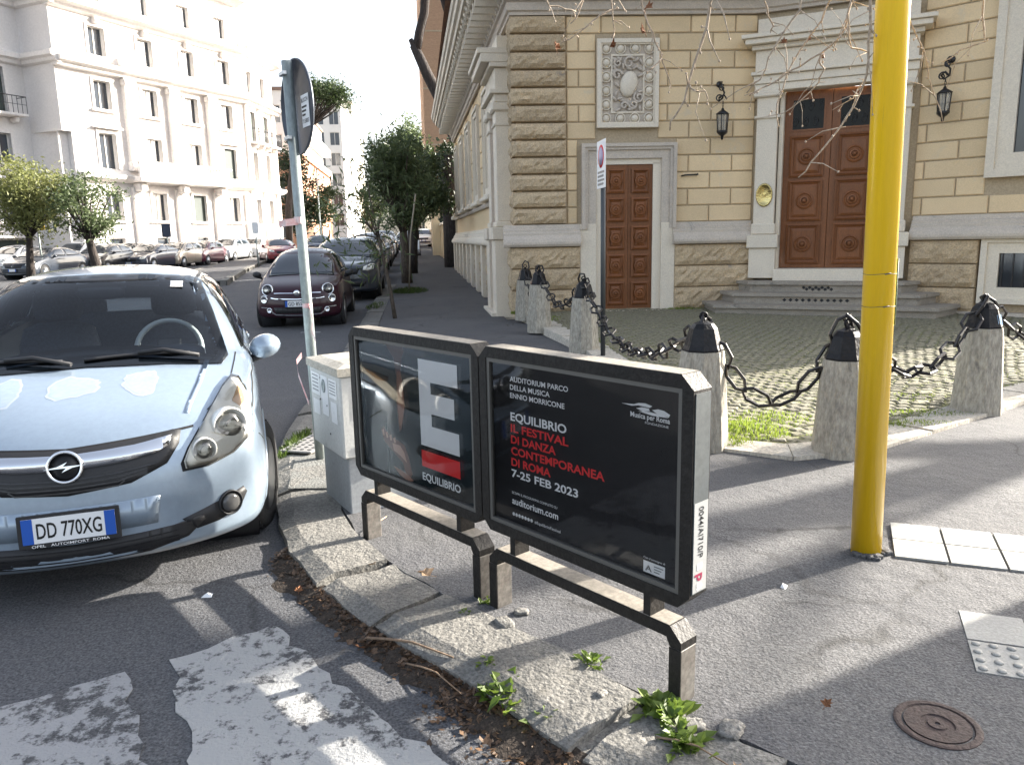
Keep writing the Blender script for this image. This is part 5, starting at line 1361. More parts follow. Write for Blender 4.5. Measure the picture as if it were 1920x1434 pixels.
gl_ = c5.patch('lower_grille', M_['black_plastic'], [(-.44, .4), (.44, .4), (.4, .29), (-.4, .29)], 'front', .004, .06)
for k in range(9): c5.strip('grille_bar', M_['iron'], [(-.36 + k * .09, .3), (-.36 + k * .09, .39)], 'front', .01, .012, gl_)
c5.strip('chrome_lip', M_['chrome'], [(-.68, .40), (-.6, .395), (-.5, .39), (-.46, .31), (-.4, .272), (0, .258), (.4, .272), (.46, .31), (.5, .39), (.6, .395), (.68, .40)], 'front', .018, .012)
x5 = c5.cast((-3, 0, .47), (1, 0, 0))[0].x; c5.plate(.03, .47, x5 - .03, 'GD 855', .36, .11)
c5.disc('badge', M_['chrome'], 0, .658, .05, [(.058, -.02), (.058, .01), (.04, .016), (0, .014)], off=.012)
c5.strip('bonnet_line', LINE, [(-.44, .78), (-.4, .64), (-.3, .6), (0, .59), (.3, .6), (.4, .64), (.44, .78)], 'front', .007, .002)
for v in ('left', 'right'): c5.strip('door_line', LINE, [(1.05, .9), (1.08, .5), (1.2, .28), (2.1, .28), (2.15, .95)], v, .007, .002)
for x in (FP5['xf'], FP5['xr']): c5.well(x); c5.arches(x)
for sy in (1, -1): c5.wheel(FP5['xf'], sy * .71); c5.wheel(FP5['xr'], sy * .71)
MB().box(1.0, 1.02, .3, .42, .99, 1.03).build('dash_card', mat('yellow_card', (.6, .6, .35), .6), c5.root)
STREET = atan2(1, -.127)
c5.place(-3.93, 14.2, STREET)

# ---------------------------------------------------------------- generic parked cars
HATCH = dict(L=4.05, W=1.76, H=1.5, R=.31, xf=.85, xr=3.4, kf=.3, kr=.22, top=[(0, .48), (.015, .62), (.07, .74), (.25, .83), (.6, .92), (.95, 1.0), (1.06, 1.05), (1.3, 1.2), (1.6, 1.36), (1.85, 1.45), (2.2, 1.495), (2.7, 1.5), (3.2, 1.46), (3.6, 1.38), (3.82, 1.15), (3.95, .92), (4.02, .75), (4.05, .5)],
             belt=[(0, .46), (.07, .7), (.25, .79), (.6, .87), (1, .95), (3, 1.0), (3.7, 1.0), (4.05, .7)], bottom=[(0, .25), (.07, .2), (.3, .18), (3.7, .2), (4.05, .3)], wsh=[(0, .86), (.07, .9), (.25, .93), (1, .96), (3, .96), (4.05, .8)], wmid=[(0, .92), (.07, .96), (.3, 1), (3.4, 1), (4.05, .86)])
SUV = dict(L=4.3, W=1.82, H=1.62, R=.34, xf=.88, xr=3.5, kf=.26, kr=.2, top=[(0, .55), (.015, .72), (.07, .88), (.25, .95), (.7, 1.02), (1.05, 1.09), (1.15, 1.14), (1.4, 1.32), (1.65, 1.48), (1.9, 1.58), (2.3, 1.625), (3.0, 1.62), (3.6, 1.57), (3.95, 1.47), (4.1, 1.2), (4.2, 1.0), (4.27, .8), (4.3, .55)],
           belt=[(0, .52), (.07, .83), (.25, .91), (.7, .97), (1.1, 1.04), (3.4, 1.1), (4, 1.1), (4.3, .8)], bottom=[(0, .3), (.07, .24), (.3, .22), (4, .24), (4.3, .34)], wsh=[(0, .88), (.07, .92), (.25, .95), (1, .97), (3.4, .97), (4.3, .85)], wmid=[(0, .93), (.07, .97), (.3, 1), (3.8, 1), (4.3, .9)])
SEDAN = dict(L=4.6, W=1.8, H=1.44, R=.32, xf=.88, xr=3.62, kf=.3, kr=.24, top=[(0, .46), (.015, .6), (.07, .7), (.25, .78), (.7, .87), (1.15, .95), (1.27, .99), (1.5, 1.12), (1.85, 1.3), (2.1, 1.39), (2.4, 1.435), (2.9, 1.435), (3.3, 1.37), (3.7, 1.2), (3.95, 1.07), (4.1, 1.04), (4.4, 1.02), (4.52, .92), (4.58, .75), (4.6, .5)],
             belt=[(0, .44), (.07, .67), (.25, .74), (.7, .83), (1.2, .91), (3.6, .97), (4.3, .97), (4.6, .7)], bottom=[(0, .24), (.07, .19), (.3, .17), (4.3, .2), (4.6, .3)], wsh=[(0, .86), (.07, .9), (.25, .93), (1, .96), (3.6, .96), (4.6, .8)], wmid=[(0, .92), (.07, .96), (.3, 1), (4, 1), (4.6, .86)])
def generic(name, label, P, wsz, side, rear, hz):
    c = Car(name, label, P, paint('black', (.012, .013, .016), .3), 2, None); c.finish()
    t = [q for q in P['top']]; glasshouse(c, wsz + [(-y, z) for y, z in wsz[-2:0:-1]], side, rear)
    for sg, pts in zip((1, -1), both([(.5, hz), (.52, hz + .08), (.7, hz + .15), (.78, hz + .14), (.76, hz + .02), (.62, hz - .02)])):
        hl = c.patch('headlight', LAMP, pts, 'front', .005, .06); c.disc('lamp_bowl', M_['chrome'], sg * .64, hz + .06, .05, parent=hl, off=.01, tilt=(-sg * .4, 0))
    c.patch('grille', M_['black_plastic'], [(-.42, hz + .04), (.42, hz + .04), (.36, hz - .1), (-.36, hz - .1)], 'front', .005, .08)
    c.patch('lower_intake', M_['black_plastic'], [(-.6, hz - .27), (.6, hz - .27), (.5, hz - .4), (-.5, hz - .4)], 'front', .005, .08)
    c.disc('badge', M_['chrome'], 0, hz - .02, .05, off=.006)
    c.plate(0, hz - .2, c.cast((-3, 0, hz - .2), (1, 0, 0))[0].x - .03, '', .36, .11)
    for pts in both([(.5, hz + .12), (.76, hz + .14), (.76, hz + .3), (.66, hz + .3)]): c.patch('tail_lamp', TAIL, pts, 'rear', .005, .08)
    for v in ('left', 'right'): c.strip('door_line', LINE, [(1.3, .95), (1.34, .4), (2.2, .32), (2.32, .97)], v, .008, .002)
    for sy in (1, -1):
        c.wheel(P['xf'], sy * (P['W'] / 2 - .1)); c.wheel(P['xr'], sy * (P['W'] / 2 - .1)); c.mirror(1.4 if P is not SEDAN else 1.55, sy * P['W'] / 2 * .96, P['belt'][5 if len(P['belt']) > 5 else -2][1] + .02, .19, .14)
    for x in (P['xf'], P['xr']): c.well(x); c.arches(x)
    return c
protoH = generic('parked_hatchback', 'x', HATCH, [(0, 1.03), (.4, 1.015), (.64, .985), (.6, 1.2), (.52, 1.39), (.45, 1.42), (0, 1.445)], [[(1.3, 1.02), (1.6, 1.22), (1.9, 1.36), (2.25, 1.4), (2.28, 1.03)], [(2.38, 1.03), (2.35, 1.4), (2.9, 1.38), (3.3, 1.3), (3.45, 1.07)]], [(-.5, 1.06), (.5, 1.06), (.45, 1.34), (-.45, 1.34)], .66)
protoS = generic('parked_suv', 'x', SUV, [(0, 1.12), (.4, 1.1), (.68, 1.07), (.63, 1.3), (.57, 1.5), (.48, 1.54), (0, 1.565)], [[(1.4, 1.12), (1.65, 1.3), (1.95, 1.48), (2.35, 1.52), (2.38, 1.13)], [(2.48, 1.13), (2.45, 1.52), (3.2, 1.51), (3.7, 1.42), (3.75, 1.17)]], [(-.55, 1.16), (.55, 1.16), (.5, 1.46), (-.5, 1.46)], .78)
protoD = generic('parked_saloon', 'x', SEDAN, [(0, .98), (.4, .965), (.66, .94), (.62, 1.1), (.53, 1.33), (.45, 1.36), (0, 1.385)], [[(1.5, .98), (1.85, 1.18), (2.15, 1.31), (2.5, 1.35), (2.52, .99)], [(2.62, .99), (2.6, 1.35), (3.1, 1.32), (3.5, 1.18), (3.6, 1.02)]], [(-.5, 1.08), (.5, 1.08), (.45, 1.3), (-.45, 1.3)], .62)
PROT = {'H': protoH, 'S': protoS, 'D': protoD}; USED = {}
COLS = {'slate': paint('slate', (.022, .03, .045), .15), 'black': paint('black', (.012, .013, .016), .3), 'navy': paint('navy', (.012, .018, .04), .3), 'silver': paint('silver', (.42, .43, .44), .6), 'white': paint('white', (.7, .7, .69), .0), 'red': paint('red', (.22, .012, .018), .2), 'grey': paint('grey', (.14, .145, .155), .5), 'beige': paint('champagne', (.33, .29, .24), .5), 'wine': paint('wine', (.09, .012, .03), .3), 'brown': paint('brown', (.11, .07, .045), .4)}
def park(kind, col, x, y, ang, label, group):
    c = PROT[kind]
    r = c.root if kind not in USED else copy_tree(c.root)
    first = kind not in USED; USED[kind] = 1
    r['label'] = label; r['category'] = 'car'; r['group'] = group
    r.location = (x, y, ROAD + gz(x, y)); r.rotation_euler = (0, 0, ang)
    for ch in r.children:
        if ch.name.split('.')[0] in ('body', 'arch_lip', 'mirror'):
            ch.material_slots[0].link = 'OBJECT'; ch.material_slots[0].material = COLS[col]
    return r
GR = 'cars parked nose to tail along the right kerb'
park('S', 'slate', -4.15, 19.2, STREET, 'slate blue car parked right behind the small dark red car', GR)
park('D', 'black', -5.0, 24.6, STREET, 'black car third in the row along the right kerb', GR)
park('H', 'silver', -5.65, 30.2, STREET, 'silver car fourth in the row along the right kerb', GR)
park('S', 'grey', -6.3, 35.4, STREET, 'grey car fifth in the row along the right kerb', GR)
park('H', 'brown', -6.9, 40.4, STREET, 'brown car sixth in the row along the right kerb', GR)
park('D', 'white', -7.5, 45.4, STREET, 'white car seventh in the row along the right kerb', GR)
park('S', 'black', -8.2, 51, STREET, 'black tall car near the far end of the right kerb row', GR)
park('S', 'white', -7.2, 66, STREET, 'white tall car at the very end of the right kerb row', GR)
park('H', 'navy', -7.9, 60, STREET, 'dark blue car at the far end of the right pavement', GR)
GL = 'cars parked before the palazzo across the street'

eP = radians(86)
for kind, col, x, y, lab in (('D', 'slate', -21.6, 36.0, 'large slate grey saloon nearest in the row before the palazzo'), ('H', 'black', -20.9, 40.2, 'black hatchback behind the dark leaning tree trunk'), ('D', 'navy', -19.7, 42.6, 'dark blue saloon left of the champagne car'),
        ('H', 'beige', -19.3, 45.6, 'champagne hatchback with bright front wheel before the palazzo'), ('H', 'wine', -19.0, 48.4, 'wine red hatchback right of the champagne car'), ('S', 'silver', -19.2, 53.5, 'silver car with bright bonnet before the palazzo'),
        ('S', 'white', -18.6, 57.5, 'pale grey tall car near the end of the palazzo row'), ('D', 'black', -18.4, 62.0, 'black saloon last in the palazzo row'), ('H', 'white', -26.6, 42.0, 'white hatchback at the far left under the trees'), ('S', 'white', -24.6, 44.6, 'white tall car by the garage doors'),
        ('H', 'grey', -22.4, 46.4, 'grey hatchback behind the dark blue saloon')):
    park(kind, col, x - .2, y - 1.9, eP, lab, GL)
GM = 'cars on the roadway beyond the median'
park('H', 'red', -13.6, 47.0, STREET + .35, 'bright red car beyond the median in mid street', GM)
park('S', 'navy', -13.9, 56.0, STREET, 'dark car following the red car up the street', GM)
park('D', 'red', -11.8, 62.0, STREET, 'dull red saloon far up the street', GM)

# ============================================================ STREET FURNITURE
def rot(ax, d): return Matrix.Rotation(radians(d), 4, ax)
def T(x, y, z): return Matrix.Translation((x, y, z))
# ---------------- twin poster frame
FRM = mat('dark_frame', (.013, .012, .011), .55, metal=.0, spec=.3, var=(.022, .019, .017), vscale=5, vamt=.7, fine=(60, .3), bump=.3, bscale=40, stain=(.08, .065, .05, .7, .08), sscale=7)
FEND = mat('grey_frame_end', (.075, .085, .09), .5, metal=.2, var=(.10, .11, .11), vscale=5, fine=(40, .15), stain=(.2, .2, .2, .68, .1), sscale=6)
POSTM = mat('rusty_steel', (.17, .16, .145), .6, metal=.3, var=(.12, .1, .085), vscale=6, fine=(50, .3), stain=(.16, .08, .045, .66, .1), sscale=9)
PB = mat('poster_black', (.004, .004, .005), .35)
PI = mat('poster_photo', (.006, .010, .012), .22, var=(.035, .048, .052), vscale=2.2, vamt=.9, stretch=(1.6, 1, 1), coat=.6)
SK = [mat('print_skin_%d' % i, c, .3, coat=.5) for i, c in enumerate([(.30, .15, .10), (.16, .07, .045), (.42, .24, .17), (.07, .035, .025), (.10, .12, .13)])]
ACR = clearmat('poster_cover', (.97, .97, .97), .04, 1.45, .012)
PZ = PAVE
FPo = frame(-.79, 3.87, atan2(-.754, .657), 0)
def poster_frame(s0, label):
    t = thing('poster_frame', label, 'poster frame', group='poster frames on the kerb'); t.matrix_world = FPo @ T(s0, 0, 0)
    Wd, z0, z1, c = 1.035, .466, 1.228, .045
    out = [(c, z0), (Wd - c, z0), (Wd, z0 + c), (Wd, z1 - c), (Wd - c, z1), (c, z1), (0, z1 - c), (0, z0 + c)]
    b = .043
    inn = [(b, z0 + b), (Wd - b, z0 + b), (Wd - b, z1 - b), (b, z1 - b)]
    D = .046
    V, F = fill2d(out, [], [inn]); mb = MB()
    n = len(V)
    mb.add([(x, -D, z) for x, z in V], F); mb.add([(x, D, z) for x, z in V], [f[::-1] for f in F])
    for pl, flip in ((out, 0), (inn, 1)):
        k = len(pl); vs = [(x, -D if not flip else -D, z) for x, z in pl] + [(x, D, z) for x, z in pl]
        mb.add(vs, [((i, k + i, k + (i + 1) % k, (i + 1) % k) if not flip else (i, (i + 1) % k, k + (i + 1) % k, k + i)) for i in range(k)], 0)
    mb.build('case', FRM, t, fix=True)
    lip = MB(); rect_ring(lip, b - .004, Wd - b + .004, z0 + b - .004, z1 - b + .004, .02, -D + .004, -D + .024); lip.build('inner_lip', mat('bead_grey', (.12, .115, .105), .5, metal=.3), t)
    box('backing', FRM, t, b - .002, Wd - b + .002, -.02, .03, z0 + b - .002, z1 - b + .002)
    # end caps in grey, on both ends
    for x in (0, Wd): box('end_plate', FEND, t, x - .0035, x + .0035, -D + .008, D - .008, z0 + c + .01, z1 - c - .01)
    # rail with chamfered corners, on two posts, two stubs up to the case
    rz = .346; r1 = .388
    rl = [(.03, rz - .03), (.03, r1 - .045), (.075, r1), (Wd - .075, r1), (Wd - .03, r1 - .045), (Wd - .03, rz - .03), (Wd - .075, rz - .03), (Wd - .09, rz), (.09, rz), (.075, rz - .03)]
    MB().prism(rl, -.042, .042, axis='y').build('rail', FRM, t, fix=True)
    for x in (.03, Wd - .075): box('post', POSTM, t, x, x + .045, -.042, .042, PZ - .1, rz - .0302, .004)
    for x in (.03, Wd - .075): box('post_edge', FRM, t, x - .001, x + .046, -.0445, -.0422, PZ - .05, rz - .031)
    for x in (.16, Wd - .19): box('stub', FRM, t, x, x + .03, -.038, .038, r1 + .002, z0 - .0005)
    SUN_DUST = mat('sunlit_dusty_steel', (.30, .27, .23), .8, var=(.2, .18, .15), vscale=9, fine=(60, .2))  # dust, lightened so that sunlight on the upper faces is painted in
    box('sunlit_dusty_top', SUN_DUST, t, c + .003, Wd - c - .003, -D + .003, D - .003, z1 + .0005, z1 + .0025)
    box('sunlit_dusty_rail_top', SUN_DUST, t, .08, Wd - .08, -.039, .039, r1 + .0003, r1 + .0016)
    return t, b, Wd, z0, z1
p1, b_, Wd, z0_, z1_ = poster_frame(.012, 'dark poster frame showing a big white letter E over a red bar')
p2, *_ = poster_frame(1.054, 'dark poster frame with black festival poster lettered in white and red')
YF = -.022
def poster(t, m):
    o = MB().box(b_, Wd - b_, YF + .0005, YF + .004, z0_ + b_, z1_ - b_).build('poster', m, t)
    return o
iw, ih = Wd - 2 * b_, z1_ - z0_ - 2 * b_
def pm(x, y, d=.001): return T(b_ + x * iw, YF - d, z1_ - b_ - y * ih) @ rot('X', 90)        # x from left, y down from the top, in fractions
def ppoly(name, m, parent, pts, d=.001):
    return MB().prism([(b_ + x * iw, z1_ - b_ - y * ih) for x, y in pts], YF - d, YF - d + .0006, axis='y').build(name, m, parent)
o1 = poster(p1, PI)
E_ = [(.56, .09), (.865, .09), (.865, .2375), (.655, .2375), (.655, .315), (.835, .315), (.835, .45), (.655, .45), (.655, .535), (.865, .535), (.865, .68), (.56, .68)]
ppoly('letter', M_['white'], o1, E_); ppoly('red_bar', M_['red'], o1, [(.56, .715), (.865, .715), (.865, .83), (.56, .83)])
text('title', 'EQUILIBRIO', .05, M_['white'], o1, pm(.56, .925), .022, 'LEFT', .305 * iw)
ppoly('light_beam', SK[4], o1, [(.26, .08), (.54, .02), (.53, .3), (.3, .42)], .0006) if False else None
ppoly('figure', SK[3], o1, [(.27, 0), (.43, .01), (.44, .06), (.42, .11), (.405, .2), (.425, .34), (.43, .45), (.39, .62), (.37, .64), (.355, .45), (.365, .25), (.35, .12), (.30, .06)], .0009)
ppoly('figure', SK[1], o1, [(.375, .2), (.405, .2), (.425, .34), (.43, .45), (.395, .6), (.372, .63), (.36, .45)], .0012)
ppoly('figure', SK[0], o1, [(.385, .33), (.42, .34), (.425, .45), (.395, .58), (.375, .6), (.37, .45)], .0015)
ppoly('figure', SK[1], o1, [(.2, .66), (.225, .635), (.25, .67), (.3, .7), (.36, .71), (.41, .73), (.44, .8), (.47, .92), (.45, .955), (.41, .93), (.39, .86), (.33, .82), (.27, .78), (.22, .74)], .0009)
ppoly('figure', SK[2], o1, [(.3, .74), (.37, .74), (.405, .78), (.425, .85), (.395, .83), (.36, .81), (.31, .79)], .0012)
ppoly('figure', SK[0], o1, [(.3, .91), (.37, .92), (.44, .94), (.48, .965), (.43, .985), (.36, .96)], .0012)
for q in range(4): ppoly('figure', SK[2], o1, [(.205 + q * .035, .665 + q * .012), (.222 + q * .035, .655 + q * .012), (.228 + q * .035, .70 + q * .01), (.213 + q * .035, .705 + q * .01)], .0015)
ppoly('cover_edge', SK[4], o1, [(.245, .6), (.252, .6), (.262, 1), (.255, 1)], .0008)
o2 = poster(p2, PB)
L0 = .125
def tl(s, y, wf, m='white', size=.036, bold=.018, x=L0): return text('lettering', s, size, M_[m], o2, pm(x, y), bold, 'LEFT', wf * iw)
for s, y, wf in (('AUDITORIUM PARCO', .125, .335), ('DELLA MUSICA', .173, .235), ('ENNIO MORRICONE', .221, .315)): tl(s, y, wf, size=.028)
tl('EQUILIBRIO', .355, .325, size=.046, bold=.024)
for s, y, wf in (('IL FESTIVAL', .423, .335), ('DI DANZA', .491, .265), ('CONTEMPORANEA', .559, .52), ('DI ROMA', .627, .235)): tl(s, y, wf, 'red', .045, .024)
tl('7-25 FEB 2023', .695, .385, size=.044, bold=.022)
tl('SCOPRI IL PROGRAMMA COMPLETO SU', .80, .27, size=.014, bold=.0)
tl('auditorium.com', .862, .275, size=.04, bold=.016)
for q in range(7): MB().lathe([(.0075, 0), (.0075, .0006), (0, .0006)], 14, pm(L0 + .008 + q * .0185, .925)).build('icon', M_['white'], o2)
tl('#EquilibrioFestival', .935, .15, size=.017, bold=0, x=.262)
tl('Musica per Roma', .185, .17, size=.024, bold=.02, x=.765); tl('FONDAZIONE', .208, .1, size=.011, bold=0, x=.83)
for pts in ([(.725, .128), (.78, .122), (.80, .112), (.83, .108), (.86, .116), (.85, .126), (.80, .124), (.77, .132)], [(.79, .14), (.815, .13), (.845, .13), (.85, .142), (.82, .15)], [(.86, .135), (.885, .125), (.91, .128), (.935, .142), (.93, .155), (.88, .148)], [(.80, .152), (.85, .146), (.9, .15), (.93, .158), (.86, .162)]): ppoly('swoosh', M_['white'], o2, pts)
ppoly('sponsor_box', M_['white'], o2, [(.83, .905), (.925, .905), (.925, .965), (.83, .965)]); tl('A', .955, .03, 'black', .03, .02, .838)
for q in range(3): ppoly('sponsor_line', mat('grey_print', (.2, .2, .2), .5), o2, [(.878, .918 + q * .014), (.918 - q * .008, .918 + q * .014), (.918 - q * .008, .923 + q * .014), (.878, .923 + q * .014)], .002)
tl('Con il sostegno di', .893, .095, size=.01, bold=0, x=.83)
for t in (p1, p2): MB().add([(b_, YF - .01, z0_ + b_), (Wd - b_, YF - .01, z0_ + b_), (Wd - b_, YF - .01, z1_ - b_), (b_, YF - .01, z1_ - b_)], [(0, 1, 2, 3)]).build('poster_cover', ACR, t)
# tag on the end of the right frame
ME = T(Wd + .0036, -.05, .5) @ rot('Z', 90) @ rot('X', 90)
tg = MB().box(0, .072, .0, .30, .0005, .0015).build('asset_tag', mat('tag_grey', (.34, .345, .34), .5), p2, T(Wd + .0036, -.036, .525) @ rot('Z', 90) @ rot('X', 90))
text('asset_number', '0044/AI710/P', .036, M_['black'], tg, T(.024, .285, .0025) @ rot('Z', -90), .01, 'LEFT', .17)
for i, (ch, m) in enumerate((('a', 'white'), ('p', 'wine_print'), ('a', 'white'))):
    if m == 'wine_print': mat('wine_print', (.25, .02, .06), .5)
    text('asset_logo', ch, .055, MATS.get(m) or M_['white'], tg, T(.022, .098 - i * .034, .0025) @ rot('Z', -90), .03)

# ---------------- yellow pole
YEL = mat('yellow_enamel', (.93, .60, .015), .3, var=(.87, .52, .012), vscale=3, vamt=.8, stretch=(14, 14, .3), coat=.3, fine=(60, .05), stain=(.42, .27, .03, .66, .05), sscale=2.2)
yp = thing('yellow_pole', 'tall yellow painted pole standing in the asphalt pavement', 'pole', (1.693, 3.49, PAVE))
yp.rotation_euler = (0, radians(-1.05), 0)
MB().tube([(0, 0, -.05), (0, 0, 6.2)], .0685, 32).build('shaft', YEL, yp)
for z in (1.19, 1.335): MB().tube([(.0692 * cos(a), .0692 * sin(a), z + .002 * sin(3 * a)) for a in [k * 2 * pi / 30 for k in range(30)]], .0012, 5, closed=True).build('wire_band', POSTM, yp); 
for z in (1.19, 1.335): MB().tube([(-.01, -.0715, z), (.015, -.075, z + .004)], .003, 5).build('wire_twist', POSTM, yp)
MB().tube([(.0745, -.01, 1.1), (.0745, -.012, 1.4)], .004, 5).build('cable_tie_strip', mat('green_wire', (.1, .16, .08), .5), yp)
rr = random.Random(4); cm_ = MB()
for k in range(26):
    a = rr.uniform(-2.6, .1); q = .07 + rr.uniform(0, .03); s = rr.uniform(.006, .02); cm_.box(-s, s, -s, s, -.01, s * 1.1, .004, M=T(q * cos(a), q * sin(a), .0) @ rot('Z', rr.uniform(0, 90)))
cm_ = cm_.build('base_crumbs', M_['pave'], yp); cm_['kind'] = 'stuff'
sl = thing('x', 'x', 'x'); bpy.data.objects.remove(sl)
# ---------------- round sign seen from the back
GALV = mat('galvanised', (.33, .37, .36), .5, metal=.4, var=(.26, .3, .3), vscale=4, fine=(50, .15), stretch=(1, 1, .4))
BKS = mat('sign_back', (.055, .065, .085), .4, metal=.4, var=(.08, .09, .11), vscale=3, fine=(30, .1), bump=.1, bscale=8)
sp = thing('round_sign', 'round road sign seen from its dark back on a grey pole', 'road sign', (-1.375, 5.28, PAVE)); sp.rotation_euler = (0, radians(-.9), 0)
MB().tube([(0, 0, -.05), (0, 0, 2.68)], .034, 20).build('pole', GALV, sp)
MSg = T(.03, .036, 2.42) @ rot('Z', -54) @ rot('X', 90)         # local z is the back normal
MSg = Matrix(((.555, 0, -.832, .0), (-.832, 0, -.555, .034), (0, 1, 0, 2.40), (0, 0, 0, 1)))
MB().lathe([(.3, -.004), (.305, .004), (.305, .014), (.295, .014), (.293, .002), (0, .002)], 48, MSg @ T(0, 0, -.04)).build('disc', BKS, sp)
for z in (2.6, 2.2): box('clamp', M_['alloy'], sp, -.05, .05, -.012, .012, -.012, .012, .003, T(0, 0, z) @ Matrix(MSg.to_3x3()).to_4x4() @ T(0, 0, .033) @ rot('X', 90))
stk = MB().box(-.07, .07, -.1, .1, 0, .001).build('sticker', M_['white'], sp, MSg @ T(.15, -.04, -.037))
for i, (s, z) in enumerate((('BLOCCHI', .055), ('715803', -.075))): text('sticker_text', s, .036, M_['black'], stk, T(-.062, z, .002), .015, 'LEFT', .12)
for i in range(3): MB().box(-.06, .03 - i * .015, .02 - i * .025, .032 - i * .025, .0012, .002).build('sticker_line', M_['black'], stk)
TAPE = mat('barrier_tape', (.75, .68, .68), .6, var=(.6, .12, .12), vscale=14)
def ribbon(pts, w_, label):
    mb = MB(); vs = []
    for p in pts: vs += [(p[0], p[1], p[2] - w_ / 2), (p[0], p[1] - .004, p[2] + w_ / 2)]
    mb.add(vs, [(2 * i, 2 * i + 2, 2 * i + 3, 2 * i + 1) for i in range(len(pts) - 1)]); o = mb.build('tape_strip', TAPE); tag(o, label, 'tape', 'torn barrier tape on the sign pole'); return o
ribbon([(-1.405 + .034 * cos(a), 5.27 + .034 * sin(a), 1.79) for a in [pi * 2 * k / 12 for k in range(13)]] + [(-1.43, 5.23, 1.78), (-1.48, 5.21, 1.775), (-1.52, 5.22, 1.765), (-1.53, 5.23, 1.78)], .045, 'torn pink and white tape high on the grey sign pole')
ribbon([(-1.39 + .034 * cos(a), 5.275 + .034 * sin(a), 1.22) for a in [pi * 2 * k / 12 for k in range(13)]] + [(-1.365, 5.235, 1.2), (-1.345, 5.22, 1.12), (-1.36, 5.22, 1.05), (-1.335, 5.22, .98)], .03, 'knotted white tape low on the grey sign pole')
# ---------------- no-parking sign edge on
np_ = thing('parking_sign', 'narrow upright no parking sign on a thin pole before the small door', 'road sign', (1.12, 9.3, PAVE))
MB().tube([(0, 0, -.05), (0, 0, 2.6)], .03, 14).build('pole', mat('dark_pole', (.07, .075, .08), .5, metal=.5), np_)
MN = Matrix(((.13, 0, -.9915, -.035), (-.9915, 0, -.13, .0), (0, 1, 0, 2.33), (0, 0, 0, 1)))
pl_ = MB().box(-.2, .2, -.26, .28, -.003, .003, .002).build('plate', M_['white'], np_, MN @ T(.05, 0, .0))
MB().lathe([(.13, .0035), (.13, .005), (0, .005)], 28, T(.0, .1, 0)).build('roundel', M_['red'], pl_); MB().lathe([(.1, .0052), (.1, .0065), (0, .0065)], 28, T(0, .1, 0)).build('roundel_field', mat('faded_blue', (.4, .35, .5), .5), pl_)
for i in range(4): MB().box(-.15, .15 - .03 * (i % 2), -.09 - i * .045, -.065 - i * .045, .0032, .0045).build('sign_line', mat('grey_print', (.2, .2, .2), .5), pl_)
# ---------------- utility cabinet
CAB = mat('cabinet_grp', (.58, .575, .545), .6, var=(.52, .52, .50), vscale=4, fine=(60, .08), bump=.15, bscale=60, stain=(.36, .35, .32, .64, .12), sscale=4)
CABB = mat('cabinet_base', (.36, .375, .385), .65, var=(.3, .31, .32), vscale=4, fine=(50, .12), stain=(.2, .2, .2, .66, .1), sscale=5)
cb = thing('utility_cabinet', 'grimy white roadside utility cabinet covered in stickers behind the poster frame', 'cabinet', (-.93, 4.17, PAVE), atan2(.52, .85))
# local x along the right face, y along the left face away from us
box('base', CABB, cb, .0, .42, .0, .44, -.02, .33, .006)
box('body', CAB, cb, -.035, .46, -.035, .50, .331, .80, .01)
MB().add([(-.05, -.05, .801), (.475, -.05, .801), (.475, .515, .801), (-.05, .515, .801), (-.05, -.05, .845), (.475, -.05, .845), (.475, .515, .845), (-.05, .515, .845), (.02, .02, .862), (.4, .02, .862), (.4, .44, .862), (.02, .44, .862)],
         [(0, 1, 5, 4), (1, 2, 6, 5), (2, 3, 7, 6), (3, 0, 4, 7), (4, 5, 9, 8), (5, 6, 10, 9), (6, 7, 11, 10), (7, 4, 8, 11), (8, 9, 10, 11), (3, 2, 1, 0)]).build('lid', mat('cabinet_lid', (.55, .52, .45), .8, var=(.3, .26, .2), vscale=9, vamt=.9, fine=(60, .25)), cb)
PAPER = mat('paper_label', (.80, .80, .79), .7, stain=(.5, .5, .48, .62, .1), sscale=8)
FR_ = T(0, -.0365, 0) @ rot('X', 90)                       # right face: x right, y up
FL_ = T(-.0365, .5, 0) @ rot('Z', -90) @ rot('X', 90)      # left face: x towards the near corner
for i, (x, z, w_, h_, F) in enumerate(((.05, .56, .2, .19, FR_), (.12, .42, .2, .1, FR_), (.03, .36, .3, .04, FR_), (.03, .64, .16, .13, FL_), (.2, .63, .13, .14, FL_), (.35, .66, .13, .11, FL_), (.37, .52, .1, .12, FL_), (.05, .52, .12, .09, FL_), (.22, .54, .11, .09, FL_))):
    box('label', PAPER, cb, x, x + w_, z, z + h_, 0, .0012, 0, F)
for s, x, z, sz in (('TRASLOCHI', .07, .69, .034), ('ZONE', .07, .655, .024), ('338', .07, .605, .026), ('368', .07, .575, .026), ('TEL', .15, .48, .034)): text('label_text', s, sz, M_['black'], cb, FR_ @ T(x, z, .002), .02)
for k in range(3): box('label_line', M_['black'], cb, .07, .3 - k * .03, .385 - k * .012, .389 - k * .012, .0013, .002, 0, FR_)
for k in range(5): box('label_line', mat('grey_print', (.2, .2, .2), .5), cb, .05, .16, .75 - k * .022, .757 - k * .022, .0013, .002, 0, FL_)
for k in range(5): box('label_line', mat('grey_print', (.2, .2, .2), .5), cb, .36, .46, .75 - k * .017, .756 - k * .017, .0013, .002, 0, FL_)
MB().lathe([(.028, 0), (.028, .006), (.02, .008), (.018, .003), (0, .003)], 16, FL_ @ T(.26, .71, 0) @ Matrix.Diagonal((1, 1.4, 1, 1))).build('lock', GALV, cb)
for (x, z) in ((.2, .75), (.3, .6), (.18, .62), (.33, .44)): MB().lathe([(.006, 0), (.005, .003), (0, .004)], 8, FL_ @ T(x, z, 0)).build('screw', M_['iron'], cb)
